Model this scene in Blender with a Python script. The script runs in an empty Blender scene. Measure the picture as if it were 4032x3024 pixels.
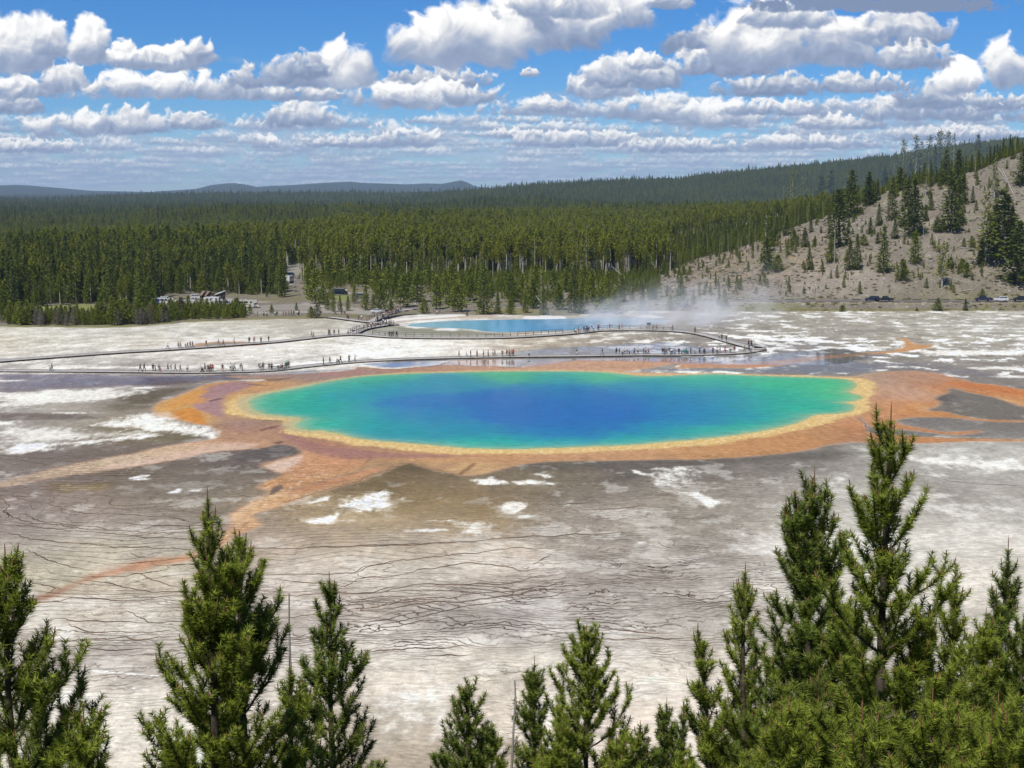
import bpy, bmesh, math, random
import numpy as np
from mathutils import Vector, Matrix

# ------------------------------------------------------------------ scene, camera, light
scene = bpy.context.scene
C = scene.collection
R = math.radians
EYE = 40.0            # eye height above the basin floor (m)
PITCH = R(7.5)
FOC = 5824.0          # focal length in photo pixels (4032 wide)
cam_data = bpy.data.cameras.new('camera')
cam_data.lens = 52.0
cam_data.sensor_width = 36.0
cam_data.clip_start = 0.2
cam_data.clip_end = 60000
cam = bpy.data.objects.new('camera', cam_data)
cam.location = (0, 0, EYE)
cam.rotation_euler = (R(90) - PITCH, 0, 0)
C.objects.link(cam)
scene.camera = cam

SUN_EL, SUN_AZ = R(56), R(180 + 28)          # compass style: clockwise from +Y
scene.view_settings.view_transform = 'Standard'
scene.view_settings.look = 'None'
scene.view_settings.exposure = 0.0
scene.view_settings.gamma = 1.0
scene.render.engine = 'CYCLES'
cy = scene.cycles
cy.max_bounces = 5
cy.diffuse_bounces = 2
cy.glossy_bounces = 2
cy.transmission_bounces = 2
cy.transparent_max_bounces = 8
cy.volume_bounces = 1
cy.volume_step_rate = 1.0
cy.volume_max_steps = 256
cy.use_adaptive_sampling = True
cy.adaptive_threshold = 0.015
cy.use_denoising = True
cy.sample_clamp_indirect = 4.0
scene.render.use_persistent_data = False

sun_data = bpy.data.lights.new('sun', 'SUN')
sun_data.energy = 4.6
sun_data.angle = R(0.5)
sun_data.color = (1.0, 0.955, 0.89)
sun = bpy.data.objects.new('sun', sun_data)
sd = Vector((math.sin(SUN_AZ) * math.cos(SUN_EL), math.cos(SUN_AZ) * math.cos(SUN_EL), math.sin(SUN_EL)))
sun.rotation_euler = sd.to_track_quat('Z', 'Y').to_euler()
sun.location = (0, -20, 80)
C.objects.link(sun)


class NT:
    """small node-tree writer"""
    def __init__(s, tree):
        s.t = tree
        s.n = tree.nodes
        s.l = tree.links

    def node(s, kind, **kw):
        n = s.n.new(kind)
        for k, v in kw.items():
            setattr(n, k, v)
        return n

    def put(s, sock, v):
        if isinstance(v, bpy.types.NodeSocket):
            s.l.new(v, sock)
        elif v is not None:
            try:
                sock.default_value = v
            except Exception:
                sock.default_value = tuple(v) + (1.0,) if len(v) == 3 else v

    def m(s, op, a, b=None, c=None, clamp=False):
        n = s.n.new('ShaderNodeMath')
        n.operation = op
        n.use_clamp = clamp
        for i, v in enumerate((a, b, c)):
            if v is not None:
                s.put(n.inputs[i], v)
        return n.outputs[0]

    def v(s, op, a, b=None, c=None):
        n = s.n.new('ShaderNodeVectorMath')
        n.operation = op
        if op == 'SCALE':
            s.put(n.inputs[0], a)
            s.put(n.inputs['Scale'], b)
            return n.outputs[0]
        for i, x in enumerate((a, b, c)):
            if x is not None:
                s.put(n.inputs[i], x)
        return n.outputs[1] if op in ('LENGTH', 'DISTANCE', 'DOT_PRODUCT') else n.outputs[0]

    def comb(s, x, y, z):
        n = s.n.new('ShaderNodeCombineXYZ')
        for i, v in enumerate((x, y, z)):
            s.put(n.inputs[i], v)
        return n.outputs[0]

    def sep(s, v):
        n = s.n.new('ShaderNodeSeparateXYZ')
        s.put(n.inputs[0], v)
        return n.outputs

    def noise(s, vec, scale=1.0, detail=3.0, rough=0.5, dist=0.0, lac=2.0):
        n = s.n.new('ShaderNodeTexNoise')
        s.put(n.inputs['Vector'], vec)
        s.put(n.inputs['Scale'], scale)
        n.inputs['Detail'].default_value = detail
        n.inputs['Roughness'].default_value = rough
        n.inputs['Lacunarity'].default_value = lac
        n.inputs['Distortion'].default_value = dist
        return n.outputs[0]

    def vor(s, vec, scale=1.0, feature='F1'):
        n = s.n.new('ShaderNodeTexVoronoi')
        n.feature = feature
        s.put(n.inputs['Vector'], vec)
        s.put(n.inputs['Scale'], scale)
        return n.outputs[0]

    def mix(s, f, a, b, blend='MIX'):
        n = s.n.new('ShaderNodeMix')
        n.data_type = 'RGBA'
        n.blend_type = blend
        n.clamp_factor = True
        s.put(n.inputs[0], f)
        s.put(n.inputs[6], a)
        s.put(n.inputs[7], b)
        return n.outputs[2]

    def ss(s, v, lo, hi):
        n = s.n.new('ShaderNodeMapRange')
        n.interpolation_type = 'SMOOTHSTEP'
        s.put(n.inputs[0], v)
        s.put(n.inputs[1], lo)
        s.put(n.inputs[2], hi)
        n.inputs[3].default_value = 0.0
        n.inputs[4].default_value = 1.0
        return n.outputs[0]

    def lin(s, v, lo, hi, a=0.0, b=1.0):
        n = s.n.new('ShaderNodeMapRange')
        for i, x in enumerate((v, lo, hi, a, b)):
            s.put(n.inputs[i], x)
        return n.outputs[0]

    def attr(s, name, out='Fac'):
        n = s.n.new('ShaderNodeAttribute')
        n.attribute_name = name
        return n.outputs[out]


def srgb(h, k=1.0):
    """hex string -> linear rgb"""
    h = h.lstrip('#')
    out = []
    for i in (0, 2, 4):
        c = int(h[i:i + 2], 16) / 255.0
        c = c / 12.92 if c <= 0.04045 else ((c + 0.055) / 1.055) ** 2.4
        out.append(c * k)
    return tuple(out)


# ------------------------------------------------------------------ numpy noise
_rng0 = np.random.RandomState(7)
_P = _rng0.permutation(256).astype(np.int32)
_P = np.concatenate([_P, _P, _P])
_G2 = np.stack([np.cos(np.arange(256) * 2.399963), np.sin(np.arange(256) * 2.399963)], 1).astype(np.float32)


def pn(x, y, seed=0):
    """gradient noise, about -0.7..0.7"""
    x = np.asarray(x, np.float32)
    y = np.asarray(y, np.float32)
    xf = np.floor(x)
    yf = np.floor(y)
    xi = xf.astype(np.int32) & 255
    yi = yf.astype(np.int32) & 255
    x = x - xf
    y = y - yf
    sx = x * x * x * (x * (x * 6 - 15) + 10)
    sy = y * y * y * (y * (y * 6 - 15) + 10)
    s = (seed * 37) & 255
    a = _P[xi + s]
    b = _P[((xi + 1) & 255) + s]

    def g(h, dx, dy):
        gg = _G2[h]
        return gg[..., 0] * dx + gg[..., 1] * dy
    n00 = g(_P[a + yi], x, y)
    n10 = g(_P[b + yi], x - 1, y)
    y1 = (yi + 1) & 255
    n01 = g(_P[a + y1], x, y - 1)
    n11 = g(_P[b + y1], x - 1, y - 1)
    nx0 = n00 + sx * (n10 - n00)
    nx1 = n01 + sx * (n11 - n01)
    return nx0 + sy * (nx1 - nx0)


def fbm(x, y, octv=4, seed=0, gain=0.5, lac=2.03):
    s = 0.0
    a = 1.0
    t = 0.0
    for k in range(octv):
        s = s + a * pn(x, y, seed + k)
        t += a
        a *= gain
        x = x * lac + 17.3
        y = y * lac - 9.1
    return s / t


def billow_np(x, y, octv=5, seed=0, gain=0.55, lac=2.1):
    """rounded puffs with sharp creases, about 0..1"""
    s = 0.0
    a = 1.0
    t = 0.0
    for k in range(octv):
        s = s + a * (1.0 - np.abs(pn(x, y, seed + k)) * 2.2)
        t += a
        a *= gain
        c_, s_ = 0.80, 0.60
        x, y = (x * c_ - y * s_) * lac + 5.7, (x * s_ + y * c_) * lac - 3.3
    return s / t


def sstep(v, lo, hi):
    t = np.clip((v - lo) / (hi - lo), 0.0, 1.0)
    return t * t * (3 - 2 * t)

# ------------------------------------------------------------------ sky with cumulus (world shader)
world = bpy.data.worlds.new('World')
scene.world = world
world.use_nodes = True
wt = NT(world.node_tree)
for n in list(wt.n):
    wt.n.remove(n)
out = wt.node('ShaderNodeOutputWorld')
bg = wt.node('ShaderNodeBackground')
wt.l.new(bg.outputs[0], out.inputs[0])
sky = wt.node('ShaderNodeTexSky', sky_type='NISHITA')
sky.sun_disc = False
sky.sun_elevation = SUN_EL
sky.sun_rotation = SUN_AZ
sky.altitude = 2200
sky.air_density = 1.0
sky.dust_density = 0.4
sky.ozone_density = 2.0
SKY_STRENGTH = 0.085
bg.inputs[1].default_value = SKY_STRENGTH
tc = wt.node('ShaderNodeTexCoord')
dx, dy, dz = wt.sep(tc.outputs['Generated'])
horiz = wt.m('SQRT', wt.m('ADD', wt.m('MULTIPLY', dx, dx), wt.m('MULTIPLY', dy, dy)))
AZ = wt.m('MULTIPLY', wt.m('ARCTAN2', dx, dy), 57.29578)                   # degrees
EL = wt.m('MULTIPLY', wt.m('ARCTAN2', dz, horiz), 57.29578)
# puff coordinates shrink towards the horizon, as a cloud deck seen edge-on does
ELC = wt.m('ADD', wt.m('MAXIMUM', EL, -0.5), 2.6)
LN = wt.m('LOGARITHM', ELC, math.e)
U = wt.m('DIVIDE', AZ, ELC)


def puff(du, dv, sc, det, rough, w):
    vec = wt.comb(wt.m('ADD', U, du), wt.m('ADD', wt.m('MULTIPLY', LN, 1.5), dv), w)
    return wt.noise(vec, sc, det, rough)


def billow(du, dv):
    a = puff(du, dv, 3.2, 5.5, 0.60, 1.7)
    vec = wt.comb(wt.m('ADD', U, du), wt.m('ADD', wt.m('MULTIPLY', LN, 1.5), dv), 5.1)
    warp = wt.v('SCALE', wt.node('ShaderNodeTexNoise').outputs[1], 0.0)
    w1 = wt.node('ShaderNodeTexNoise')
    wt.put(w1.inputs['Vector'], vec)
    w1.inputs['Scale'].default_value = 9.0
    w1.inputs['Detail'].default_value = 2.0
    vv = wt.v('ADD', vec, wt.v('SCALE', w1.outputs[1], 0.09))
    b1 = wt.vor(vv, 7.0, 'SMOOTH_F1')
    b2 = wt.vor(vv, 17.0, 'SMOOTH_F1')
    # (noise 0..1) + rounded cells
    s = wt.m('ADD', wt.m('MULTIPLY', wt.m('SUBTRACT', a, 0.5), 1.9),
             wt.m('ADD', wt.m('MULTIPLY', wt.m('SUBTRACT', 0.42, b1), 0.85), wt.m('MULTIPLY', wt.m('SUBTRACT', 0.42, b2), 0.38)))
    return s


N0 = billow(0.0, 0.0)
NL = billow(-0.020, 0.040)         # a step towards the light (up, slightly left)
EMB = wt.m('SUBTRACT', N0, NL)     # >0 where the puff thins towards the sun: lit side
BIG = puff(0, 0, 1.1, 2.0, 0.5, 9.3)

# base sky colour, straight from the sky model, a little deeper blue
skyc = wt.node('ShaderNodeHueSaturation')
skyc.inputs['Saturation'].default_value = 1.12
skyc.inputs['Value'].default_value = 1.0
wt.l.new(sky.outputs[0], skyc.inputs['Color'])
S = 1.0 / SKY_STRENGTH
LIT = tuple(c * S for c in srgb('#fbfaf6', 0.98))
MIDC = tuple(c * S for c in srgb('#c9cdd6'))
DARK = tuple(c * S for c in srgb('#8795b0'))


def clouds_from(list_, base, soft=0.16, namp=0.55, fade=0.0):
    """list of (az, el_base, half width, height above base, darkness) in degrees; each is a dome on a flat base"""
    col = base
    for (a, e, w, h, dk) in list_:
        X = wt.m('DIVIDE', wt.m('SUBTRACT', AZ, a), w)
        Y = wt.m('DIVIDE', wt.m('SUBTRACT', EL, e), h)
        Yn = wt.m('MULTIPLY', wt.m('MINIMUM', Y, 0.0), 5.0)
        Yp = wt.m('MAXIMUM', Y, 0.0)
        r2 = wt.m('ADD', wt.m('MULTIPLY', X, X), wt.m('ADD', wt.m('MULTIPLY', Yp, Yp), wt.m('MULTIPLY', Yn, Yn)))
        shape = wt.m('SUBTRACT', 0.55, wt.m('MULTIPLY', r2, 0.75))
        dens = wt.m('ADD', shape, wt.m('MULTIPLY', N0, namp))
        alpha = wt.ss(dens, 0.0, soft)
        # shading: lit tops, grey flat base, puffs shaded away from the sun
        t = wt.ss(wt.m('ADD', Y, wt.m('MULTIPLY', N0, 0.35)), -0.10, 0.55)
        lit = wt.m('ADD', wt.m('MULTIPLY', t, 0.75 - 0.35 * dk), wt.m('MULTIPLY', EMB, 1.5))
        lit = wt.m('ADD', lit, wt.m('SUBTRACT', 0.22, wt.m('MULTIPLY', wt.m('MULTIPLY', dens, 0.32), 1.0)))
        c1 = wt.mix(wt.ss(lit, 0.0, 0.5), DARK, MIDC)
        c2 = wt.mix(wt.ss(lit, 0.38, 0.95), c1, LIT)
        if fade:
            c2 = wt.mix(fade, c2, tuple(c * S for c in srgb('#a9c0dc')))
        col = wt.mix(alpha, col, c2)
    return col


# ------------------------------------------------------------------ sky: Nishita world, cumulus on a far sky dome
world = bpy.data.worlds.new('World')
scene.world = world
world.use_nodes = True
wt = NT(world.node_tree)
for n in list(wt.n):
    wt.n.remove(n)
w_out = wt.node('ShaderNodeOutputWorld')
w_bg = wt.node('ShaderNodeBackground')
wt.l.new(w_bg.outputs[0], w_out.inputs[0])
sky_tex = wt.node('ShaderNodeTexSky', sky_type='NISHITA')
sky_tex.sun_disc = False
sky_tex.sun_elevation = SUN_EL
sky_tex.sun_rotation = SUN_AZ
sky_tex.altitude = 2200
sky_tex.air_density = 1.0
sky_tex.dust_density = 0.3
sky_tex.ozone_density = 4.0
w_hs = wt.node('ShaderNodeHueSaturation')
w_hs.inputs['Saturation'].default_value = 1.15
wt.l.new(sky_tex.outputs[0], w_hs.inputs['Color'])
# clear mountain air: deeper blue low in the sky
w_tc = wt.node('ShaderNodeTexCoord')
w_x, w_y, w_z = wt.sep(w_tc.outputs['Generated'])
low_f = wt.m('SUBTRACT', 1.0, wt.ss(w_z, 0.15, 0.55))
hor_f = wt.ss(w_z, 0.0, 0.10)
w_tint = wt.mix(hor_f, (0.62, 0.80, 1.0, 1), (0.36, 0.68, 1.0, 1))
w_tint = wt.mix(low_f, (0.9, 0.95, 1.0, 1), w_tint)
w_mul = wt.mix(1.0, w_hs.outputs[0], w_tint, 'MULTIPLY')
wt.l.new(w_mul, w_bg.inputs[0])
w_bg.inputs[1].default_value = 0.10


#CLOUDCORE
def cloud_field(fx, fy):
    """cloud cover (alpha) and light (0 shaded base .. 1 sunlit top) over a sheet of sky; fx, fy in 1/3195 rad units"""
    A = np.zeros_like(fx)
    L = np.zeros_like(fx)
    H = np.zeros_like(fx)

    def add(xc, yb, w, h, dk=0.0, seed=0, soft=0.10, amp=0.55, maxa=1.0, hz=0.0):
        pad = 0.45
        m = (np.abs(fx - xc) < w * (1 + pad)) & (fy < yb + h * 0.45) & (fy > yb - h * 1.5)
        if not m.any():
            return
        x = fx[m]
        y = fy[m]
        X = (x - xc) / w
        Y = (yb - y) / h
        sc = 1.0 / (max(h, 22.0) * 0.80)
        px_, py_ = (x - xc) * sc + seed * 13.7, (yb - y) * sc + seed * 7.1
        wx = fbm(px_ * 0.9, py_ * 0.9, 3, seed + 3) * 0.55
        wy = fbm(px_ * 0.9 + 31, py_ * 0.9, 3, seed + 5) * 0.55
        big = fbm(px_ * 0.55, py_ * 0.55, 3, seed + 11)
        # ragged, nearly flat base
        yb_ = Y + 0.06 * fbm(px_ * 1.4, py_ * 0.4, 4, seed + 9) * 3

        def thick(ox, oy, o=5):
            b = billow_np((px_ + ox + wx) * 1.05, (py_ + oy + wy) * 1.05, o, seed + 20, 0.47)
            XX = X + ox * h * 0.62 / w
            YY = np.maximum(Y + oy * 0.62, 0)
            s = 1.0 - np.abs(XX) ** 2.4 - (YY * 0.98) ** 2.2
            return s * 0.55 + (b - 0.52) * amp * 1.35 + big * 0.75
        T0 = thick(0, 0)
        low = sstep(yb_, -0.17, 0.13)
        dens = T0 - 0.06 - (1 - low) * 0.9
        alpha = sstep(dens, -0.03, soft * 1.7 + 0.06 + 0.30 * (1 - sstep(Y, 0.0, 0.35)) + 0.12 * sstep(np.abs(X), 0.5, 1.0))
        Tl = thick(-0.13, 0.18, 3)
        Tl2 = thick(-0.045, 0.065, 4)
        e = (thick(0, 0, 3) - Tl) * 0.75 + (thick(0, 0, 4) - Tl2) * 0.75
        Y2 = Y + big * 0.55 + (T0 - 0.4) * 0.12
        body = sstep(Y2, 0.04, 0.85)
        l = 0.15 + 0.72 * body * (1 - 0.55 * dk) - 0.20 * dk + e * (0.35 + 0.5 * body) - 0.10 * sstep(dens, 0.35, 1.0)
        l = l + 0.16 * (1 - sstep(dens, 0.0, 0.35)) * body
        a = alpha * maxa
        A_ = A[m]
        L[m] = L[m] * (1 - a) + np.clip(l, 0, 1.1) * a
        H[m] = H[m] * (1 - a) + hz * a
        A[m] = A_ + (1 - A_) * a

    rs = np.random.RandomState(11)
    # thin grey veil between the cumulus
    v = fbm(fx / 210.0, fy / 60.0, 5, 77) * 1.6 + fbm(fx / 45.0, fy / 22.0, 4, 78) * 0.6
    va = sstep(v + 0.55 * sstep(fy, 210, 330) - 0.12, 0.0, 0.75) * 0.75 * sstep(fy, 60, 240)
    A += va
    L += va * (0.42 + 0.25 * fbm(fx / 60.0, fy / 24.0, 3, 79))
    H += va * 0.6 * sstep(fy, 200, 380)
    # far decks: rows of small cumulus, thinner and closer together near the horizon
    y = 402.0
    k = 0
    while y > 250:
        t = (402 - y) / 140.0
        hh = 15 + 17 * t
        x = -500 + rs.rand() * 60
        while x < 2750:
            w = hh * (1.6 + 2.8 * rs.rand())
            if rs.rand() < 0.86:
                add(x, y + rs.randn() * hh * 0.15, w, hh * (0.6 + 0.9 * rs.rand() ** 2), 0.25 * rs.rand() + 0.05, k % 50,
                    soft=0.40, maxa=0.78 + 0.15 * t, hz=0.85 * (1 - t))
            x += w * (0.9 + 1.2 * rs.rand())
            k += 1
        y -= hh * (0.40 + 0.2 * rs.rand()) * (0.75 + 0.5 * t)
    for i in range(46):
        yy_ = 232 + 118 * rs.rand()
        hh = (16 + 22 * rs.rand()) * (1.15 - (yy_ - 232) / 260)
        add(-300 + 2900 * rs.rand(), yy_, hh * (1.7 + 2.4 * rs.rand()), hh, 0.5 * rs.rand() - 0.05, 200 + i, soft=0.22, maxa=0.93, hz=0.25 + 0.4 * (yy_ - 232) / 118)
    lst = CLOUDS_A + CLOUDS_B
    for i, (xc, yb, w, h, dk) in enumerate(lst):
        add(xc, yb, w, h, dk, 60 + i * 3)
    # beyond the frame on both sides and above
    for i in range(60):
        side = -1 if i % 2 else 1
        xc = 1106 + side * (1250 + rs.rand() * 700)
        yb = 300 - rs.rand() ** 0.8 * 500
        h = 30 + (300 - yb) * 0.22 * (0.6 + rs.rand())
        add(xc, yb, h * (1.2 + 1.5 * rs.rand()), h, 0.3 * rs.rand(), 30 + i)
    for i in range(26):
        xc = 1106 + (rs.rand() - 0.5) * 2600
        yb = -110 - rs.rand() * 320
        h = 110 + rs.rand() * 80
        add(xc, yb, h * (1.2 + 1.5 * rs.rand()), h, 0.3 * rs.rand(), 100 + i)
    return A, L, H


CLOUDS_A = [
    (150, 297, 105, 58, -.1), (285, 290, 95, 60, 0.3), (640, 275, 95, 52, 0.4), (575, 322, 38, 38, -.3), (420, 280, 70, 38, 0.4),
    (60, 330, 130, 30, 0.2), (760, 320, 130, 26, 0.3), (880, 318, 80, 42, 0.0), (1110, 300, 70, 24, 0.2), (1190, 245, 62, 40, 0.2),
    (1250, 318, 170, 38, 0.2), (1390, 262, 98, 62, 0.1), (1540, 276, 108, 66, -0.1), (1680, 250, 130, 34, 0.3), (1820, 280, 130, 34, 0.2), (1960, 262, 120, 54, 0.3),
    (2120, 262, 130, 44, 0.5), (1470, 330, 160, 30, 0.2), (1750, 322, 170, 32, 0.1), (2060, 305, 170, 30, 0.4),
    (20, 246, 95, 52, 0.5), (40, 216, 125, 56, 0.0), (140, 200, 62, 62, 0.3),
    (930, 192, 150, 46, 0.6), (870, 236, 130, 66, -.1), (1010, 228, 90, 56, 0.1), (1145, 166, 22, 18, 0.3),
    (1290, 212, 84, 62, 0.1), (1370, 192, 130, 70, 0.4), (1400, 150, 50, 44, 0.0), (1660, 210, 120, 52, 0.7), (1850, 200, 140, 44, 0.4),
    (2010, 236, 110, 64, 0.5), (2075, 204, 56, 76, -0.5), (2195, 190, 80, 112, 0.0), (2150, 240, 90, 40, 0.5),
]
CLOUDS_B = [
    (600, 218, 170, 40, 0.2), (430, 215, 150, 62, 0.0), (270, 216, 92, 66, -0.2), (535, 190, 45, 50, 0.6),
    (650, 190, 90, 78, 0.5), (745, 184, 76, 112, -0.3), (665, 170, 55, 50, 0.9),
    (350, 152, 120, 56, 0.1), (262, 150, 46, 58, 0.0), (430, 140, 46, 62, 0.1),
    (195, 134, 56, 96, 0.0), (50, 154, 120, 122, 0.1), (110, 120, 45, 80, 0.0),
    (1440, 20, 60, 50, .3), (1500, 120, 90, 70, 0.9), (1560, 165, 130, 60, 0.5), (1930, 105, 150, 90, 0.4), (1980, 150, 90, 60, .5), (1770, 145, 150, 116, 0.2), (1620, 150, 140, 130, 0.0), (1690, 60, 120, 70, 0.0),
    (1320, 70, 100, 100, 0.2), (1190, 115, 170, 130, 0.3), (1100, 80, 120, 100, 0.5), (930, 142, 100, 122, -0.2), (1030, 142, 140, 150, -0.2), (1200, 40, 120, 80, 0.0),
    (1900, 26, 300, 40, 2.2),
]
# --- dome


def unproj(px, py):
    """direction of photo pixel (4032 wide) in world space, y component = 1"""
    u = (px - 2016.0) / FOC
    v = (1512.0 - py) / FOC
    cp, sp = math.cos(PITCH), math.sin(PITCH)
    return u, cp + v * sp, -sp + v * cp


def mesh_np(name, verts, faces, smooth=True):
    """mesh from numpy arrays; faces (n,3) or (n,4)"""
    me = bpy.data.meshes.new(name)
    verts = np.asarray(verts, np.float32)
    faces = np.asarray(faces, np.int32)
    k = faces.shape[1]
    me.vertices.add(len(verts))
    me.vertices.foreach_set('co', verts.ravel())
    me.loops.add(faces.size)
    me.loops.foreach_set('vertex_index', faces.ravel())
    me.polygons.add(len(faces))
    me.polygons.foreach_set('loop_start', np.arange(0, faces.size, k, dtype=np.int32))
    if smooth:
        me.polygons.foreach_set('use_smooth', np.ones(len(faces), bool))
    me.update(calc_edges=True)
    return me


def add_attr(me, name, arr):
    a = me.attributes.new(name, 'FLOAT', 'POINT')
    a.data.foreach_set('value', np.ascontiguousarray(arr, np.float32).ravel())


def add_col(me, name, arr):
    a = me.attributes.new(name, 'FLOAT_COLOR', 'POINT')
    c = np.ones((len(arr), 4), np.float32)
    c[:, :3] = arr
    a.data.foreach_set('color', c.ravel())


def grid_faces(nr, nc):
    i = np.arange((nr - 1) * nc).reshape(nr - 1, nc)[:, :-1].ravel()
    return np.stack([i, i + 1, i + nc + 1, i + nc], 1)


def new_mat(name):
    m = bpy.data.materials.new(name)
    m.use_nodes = True
    for n in list(m.node_tree.nodes):
        m.node_tree.nodes.remove(n)
    return m, NT(m.node_tree)


def link_obj(name, me, mats=(), parent=None, **props):
    o = bpy.data.objects.new(name, me)
    C.objects.link(o)
    if parent is not None:
        o.parent = parent
    if me is not None:
        for m in mats:
            me.materials.append(m)
    for k, v in props.items():
        o[k] = v
    return o


def build_clouds():
    xs = np.concatenate([np.linspace(-420, -6, 90), np.linspace(0, 2212, 1120), np.linspace(2218, 2630, 90)])
    ys = np.concatenate([np.linspace(-330, -6, 90), np.linspace(0, 418, 230)])
    fx, fy = np.meshgrid(xs.astype(np.float32), ys.astype(np.float32))
    A, L, H = cloud_field(fx, fy)
    edge = sstep(fx, -420, -300) * (1 - sstep(fx, 2510, 2630)) * sstep(fy, -330, -200)
    Ln = L / np.maximum(A, 1e-3)
    Hn = H / np.maximum(A, 1e-3)
    dx_, dy_, dz_ = unproj(fx * 1.82278, fy * 1.82278)
    dx_ = np.broadcast_to(dx_, fx.shape)
    n = np.sqrt(dx_ ** 2 + dy_ ** 2 + dz_ ** 2)
    Rr = 40000.0
    co = np.stack([dx_ / n * Rr, dy_ / n * Rr, EYE + dz_ / n * Rr], -1).reshape(-1, 3)
    me = mesh_np('sky', co, grid_faces(*fx.shape))
    add_attr(me, 'cover', A * edge)
    add_attr(me, 'lit', Ln)
    add_attr(me, 'dist', Hn)
    m, t = new_mat('cloud_light')
    o_ = t.node('ShaderNodeOutputMaterial')
    ramp = t.node('ShaderNodeValToRGB')
    t.l.new(t.attr('lit'), ramp.inputs[0])
    st = [(0.0, '#7d8dab'), (0.3, '#9ba8c0'), (0.55, '#c3c8d3'), (0.8, '#ebebeb'), (1.0, '#fffefc')]
    el = ramp.color_ramp.elements
    el[0].position, el[0].color = st[0][0], srgb(st[0][1]) + (1,)
    el[1].position, el[1].color = st[-1][0], srgb(st[-1][1]) + (1,)
    for p_, c_ in st[1:-1]:
        e = el.new(p_)
        e.color = srgb(c_) + (1,)
    c2 = t.mix(t.m('MULTIPLY', t.attr('dist'), 0.45), ramp.outputs[0], srgb('#b3c8e0') + (1,))
    em = t.node('ShaderNodeEmission')
    t.l.new(c2, em.inputs[0])
    em.inputs[1].default_value = 1.12
    tr = t.node('ShaderNodeBsdfTransparent')
    mx = t.node('ShaderNodeMixShader')
    t.l.new(t.attr('cover'), mx.inputs[0])
    t.l.new(tr.outputs[0], mx.inputs[1])
    t.l.new(em.outputs[0], mx.inputs[2])
    t.l.new(mx.outputs[0], o_.inputs[0])
    try:
        m.cycles.emission_sampling = 'NONE'
    except Exception:
        pass
    o = link_obj('sky', me, [m], kind='structure')
    return o


build_clouds()


# ------------------------------------------------------------------ terrain height
def frame_u(x, y):
    return 2016.0 + FOC * 1.0086 * x / np.maximum(y, 1.0)


def z_at(py, D, extra=0.0):
    """height of the sight line through photo row py at depth D (centre column)"""
    _, a, b = unproj(2016.0, py)
    return EYE + D * b / a - extra


def interp(u, pts):
    p = np.array(pts, float)
    return np.interp(u, p[:, 0], p[:, 1])


HILL_CREST = [(-9000, 1180), (1700, 1176), (2050, 1172), (2300, 1160), (2480, 1140), (2600, 1085), (2741, 1022), (2900, 985), (3050, 925), (3200, 868), (3300, 835), (3420, 792),
              (3520, 745), (3600, 728), (3690, 722), (3760, 690), (3850, 672), (3940, 628), (4032, 592), (4300, 500), (5200, 300), (9000, 100)]
MID_RIDGE = [(-9000, 960), (-500, 960), (0, 938), (200, 905), (400, 850), (600, 818), (850, 800), (1000, 800), (1300, 797), (1500, 801), (1700, 806), (1900, 815), (2100, 812), (2300, 800),
             (2500, 802), (2700, 806), (3000, 812), (9000, 812)]
MID2 = [(-9000, 830), (1500, 830), (1700, 795), (1850, 776), (2000, 766), (2100, 770), (2250, 782), (2400, 795), (2700, 812), (9000, 820)]
FAR_R = [(-9000, 800), (1350, 800), (1550, 775), (1700, 752), (1850, 737), (2000, 724), (2150, 711), (2300, 703), (2450, 697), (2630, 690), (2680, 692), (2760, 676), (2900, 663), (3100, 642), (3300, 622),
         (3500, 600), (3650, 575), (3800, 553), (3950, 535), (4032, 528), (4500, 480), (9000, 400)]
FAR_L = [(-9000, 790), (0, 781), (200, 769), (400, 757), (600, 750), (1000, 744), (1500, 743), (1800, 745), (2100, 752), (9000, 800)]
LEFT_HILL = [(-9000, 760), (-400, 780), (0, 812), (60, 811), (110, 820), (150, 842), (200, 880), (300, 930), (9000, 990)]
MOUNT = [(-9000, 760), (-400, 735), (0, 730), (60, 729), (200, 737), (360, 751), (600, 756), (770, 744), (830, 729), (890, 722), (930, 721), (980, 729), (1010, 736), (1060, 733), (1130, 730), (1170, 727), (1290, 719),
         (1380, 715), (1430, 720), (1600, 726), (1680, 722), (1740, 724), (1790, 714), (1815, 710), (1840, 718), (1870, 733), (1960, 745), (9000, 760)]

#  (crest line, depth, front run, back run, tree height on the crest)
RIDGES = [
    (MID_RIDGE, 2300.0, 900.0, 700.0, 21.0),
    (MID2, 3200.0, 700.0, 800.0, 20.0),
    (FAR_R, 5200.0, 1500.0, 2500.0, 23.0),
    (FAR_L, 6800.0, 1800.0, 2500.0, 31.0),
    (LEFT_HILL, 3600.0, 700.0, 900.0, 23.0),
    (MOUNT, 17000.0, 4000.0, 4000.0, 0.0),
]
HILL_D = 655.0
VALLEY_EDGE = [(u_, 22.0 * 5824.0 / (p_ - 745.0)) for u_, p_ in ((-9000, 930), (0, 926), (500, 900), (1000, 878), (1500, 853), (1700, 833), (2134, 826), (2350, 812), (2600, 806), (9000, 806))]


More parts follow.
